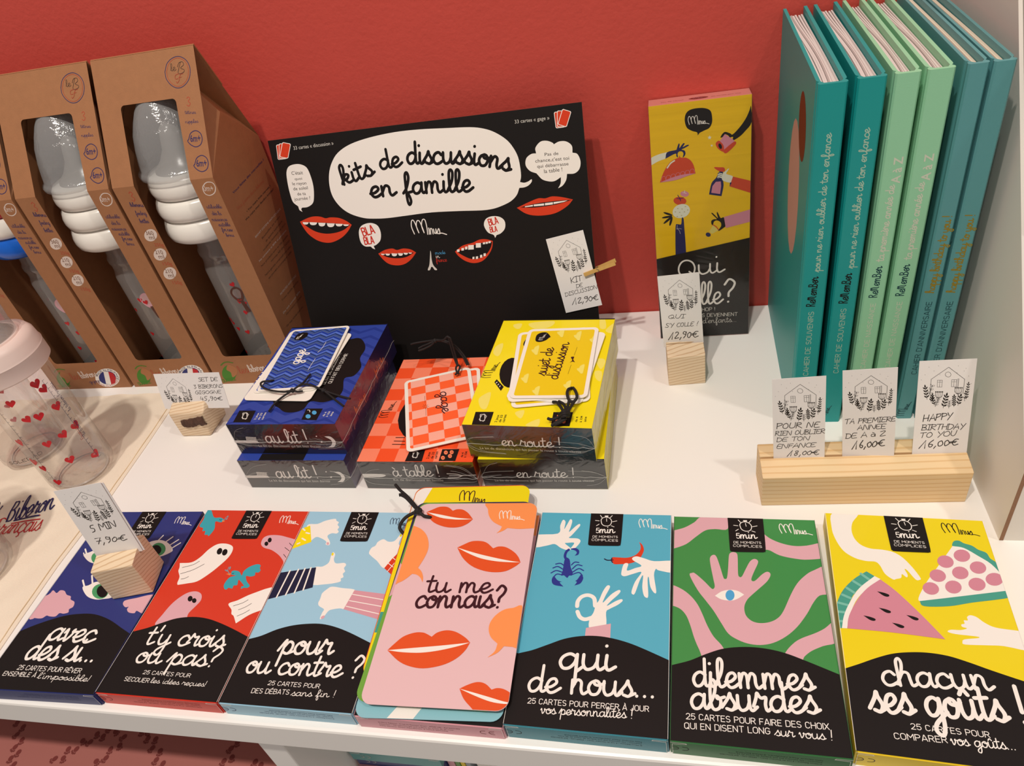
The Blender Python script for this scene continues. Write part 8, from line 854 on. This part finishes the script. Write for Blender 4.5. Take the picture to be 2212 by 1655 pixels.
def bottle(name,label,cx,cy,r,h,hearts,lid=True,z0=.0035):
    t=thing(name,label,'baby bottle',(cx,cy,z0))
    mb=MB();mb.lathe([(0,.0035),(r*.45,.003),(r*.62,.0012),(r*.8,0),(r*.94,.0012),(r*.995,.005),(r,.010),(r,h-.012),(r*.97,h-.006),(r*.95,h)],plastic,64)
    mb.lathe([(0,.0045),(r*.6,.0042),(r*.88,.004),(r*.96,.009),(r*.965,.02)],plastic,64)
    mb.lathe([(r*.70,.0004),(r*.74,.0002),(r*.78,.0004),(r*.74,.0012)],mat('bottle_base_rim',(206,196,190),.15),64)
    if hearts=='cup':
        for k,(az,z) in enumerate(HEARTS): heart_on(mb,0,0,r,radians(az),z*mm-z0,.0035+.0003*(k%3),(-.25,.2,-.1,.3)[k%4],heart)
        ml=mat('measure_marks',(70,80,110),.6)
        for az0 in(radians(-5),radians(-88)):
            for k in range(22):
                L=3.2 if k%5==0 else 1.7;p,f=ribbon([(0,0),(L,0)],.28,True);mb.add([((r+.0002)*cos(az0+a_*mm/r),(r+.0002)*sin(az0+a_*mm/r),.018+k*.0042+c_*mm) for a_,c_ in p],f,ml)
            p,f=ribbon([(0,0),(0,88)],.25,True);mb.add([((r+.0002)*cos(az0+a_*mm/r),(r+.0002)*sin(az0+a_*mm/r),.018+c_*mm) for a_,c_ in p],f,ml)
        for tx,c_,v0,v1,du in(('le Biberon','nb',44,62,12),('Français','r3',42,58,9),('le Biberon Français','nb',70,100,15)):
            printed(mb,[('T',c_,tx,[du,v0,du,v1],1.9,.13)],lambda u,v_,hh:((r+.0002+hh*mm)*cos(radians(-22)+u*mm/r),(r+.0002+hh*mm)*sin(radians(-22)+u*mm/r),v_*mm),None)
    else:
        printed(mb,[('I','K','SOLEDAD',[8,9,38,9],3,0)],lambda u,v_,hh:((r+.0002+hh*mm)*cos(radians(-105)+u*mm/r),(r+.0002+hh*mm)*sin(radians(-105)+u*mm/r),v_*mm),None)
        for k in range(9): heart_on(mb,0,0,r,radians(-150+((k*67)%140)),.03+.08*((k*.41)%1),.0026,.1,heart)
    mb.build('bottle',t,smooth=True,angle=50)
    if lid:
        R_=.0350;z=h-.0045
        pk=mat('collar_rose_white',(232,212,204),.38,trans=.1)
        mb=MB();mb.lathe([(r*.98,z),(R_-.0015,z),(R_,z+.0015),(R_,z+.014),(R_+.0003,z+.0145),(R_-.0004,z+.016),(R_-.0012,z+.024),(R_-.004,z+.0285),(R_-.007,z+.0298),(R_-.0075,z+.0288),(R_-.0095,z+.0288),(R_-.010,z+.0302),(R_-.0125,z+.0302),(R_-.013,z+.026),(.008,z+.026)],pk,64);mb.build('collar',t,smooth=True,angle=40)
        mb=MB();z+=.0275;mb.lathe([(.0236,z),(.0238,z+.006),(.0232,z+.012),(.0238,z+.02),(.0236,z+.034),(.022,z+.046),(.018,z+.055),(.011,z+.060),(0,z+.062)],cap,48);mb.build('clear_cap',t,smooth=True,angle=60)
        mb=MB();mb.lathe([(.021,z-.001),(.0205,z+.004),(.015,z+.009),(.010,z+.018),(.0085,z+.026),(.007,z+.033),(.003,z+.037),(0,z+.0375)],clear('teat_silicone',(225,222,216),.06,.25,haze=.3,edge=.3));mb.build('teat',t,smooth=True,angle=60)
    return t
bottle('baby_bottle','large clear baby bottle with red hearts and a rose white collar',-.460,.002,.029,.122,'cup')
bottle('baby_bottle','clear baby bottle behind the large heart bottle, cut by the left edge',-.5345,.0300,.0297,.118,'sol')
bottle('baby_bottle','clear baby bottle at the left edge standing on the bag lettering',-.4815,-.1105,.0292,.118,'sol')
# ---------------------------------------------------------------- below the shelf
pawm=mat('paw_paper',(172,104,96),.7,bump=.1,bscale=60,var=.03,vscale=20);pawd=mat('paw_print',(120,46,42),.7)
mb=MB();mb.box(-.80,-.2035,-.1865,-.2065,.1,-.1385,pawm)
for x_,y_,an in PAWS:
    c_,s_=cos(an),sin(an)
    def ell(cx,cz,rx,rz):
        p=[(cx+rx*cos(k*pi/5),cz+rz*sin(k*pi/5)) for k in range(10)];mb.add([((x_+a*c_-c*s_)*mm,(y_+a*s_+c*c_)*mm,-.1383) for a,c in p],[tuple(range(10))],pawd)
    ell(0,0,2.2,2.5)
    for k in(-1.5,-.5,.5,1.5): ell(k*1.35,-3.9+abs(k)*.7,.62,1.0)
o=mb.build('wrapped_parcel',None);tag(o,'parcel in pink paw print paper under the shelf at the left','parcel')
stk=[((92,160,160),'teal'),((52,62,118),'navy blue'),((222,160,170),'pink'),((84,150,70),'green')]
zz=-.1350
for k,(c,nm) in enumerate(stk):
    h_=.0129;zz0=zz-(k+1)*h_
    t=thing('card_game_carton','%s card game carton lying in the stack under the shelf, %s'%(nm,('topmost','second from the top','third from the top','lowest')[k]),'card game',(-.1995+.0025*k if False else -.183,-.166+.002*(k%2),zz0),0,'spare cartons under the shelf')
    m_=mat('spare_carton_%d'%k,c,.45);mb=MB();mb.box(0,0,.0002,.0735,.15,h_,m_)
    for q in([(.3,12.4),(8,12.2),(8.6,11.3),(1.2,10.8)],[(73.2,12.4),(65.5,12.2),(64.9,11.3),(72.3,10.8)]):
        p,f=ribbon(q,.4,True);mb.add([(a*mm,-.0002,c_*mm) for a,c_ in p],f,ink('W'))
    for dx_ in(0,5.2):
        p,f=ribbon(cr_open([(8+dx_,5),(10+dx_,5.4),(11+dx_,6.8),(10+dx_,8.2),(8+dx_,8.6)],4),.45,False);mb.add([(a*mm,-.0002,c_*mm) for a,c_ in p],f,ink('lg'))
    mb.build('carton_body',t)
for k,(c,nm,w_) in enumerate((((224,166,176),'pink',.0055),((96,150,70),'green',.004),((232,206,20),'yellow',.0035),((150,160,166),'grey',.004))):
    mb=MB();mb.box(0,0,0,w_,.14,.062,mat('slim_pack_%d'%k,c,.5));o=mb.build('slim_pack',None,bevel=.0006);o.location=(-.1085+(0,.006,.0105,.0145)[k],-.160,-.1865);tag(o,'slim %s pack standing on edge beside the cartons under the shelf'%nm,'pack','slim packs under the shelf')
mb=MB();mb.box(0,0,0,.22,.10,.066,mat('white_box_low',(232,226,220),.5));o=mb.build('white_box',None,bevel=.001);o.location=(-.0865,-.158,-.1865);tag(o,'white box under the shelf beside the slim packs','box')
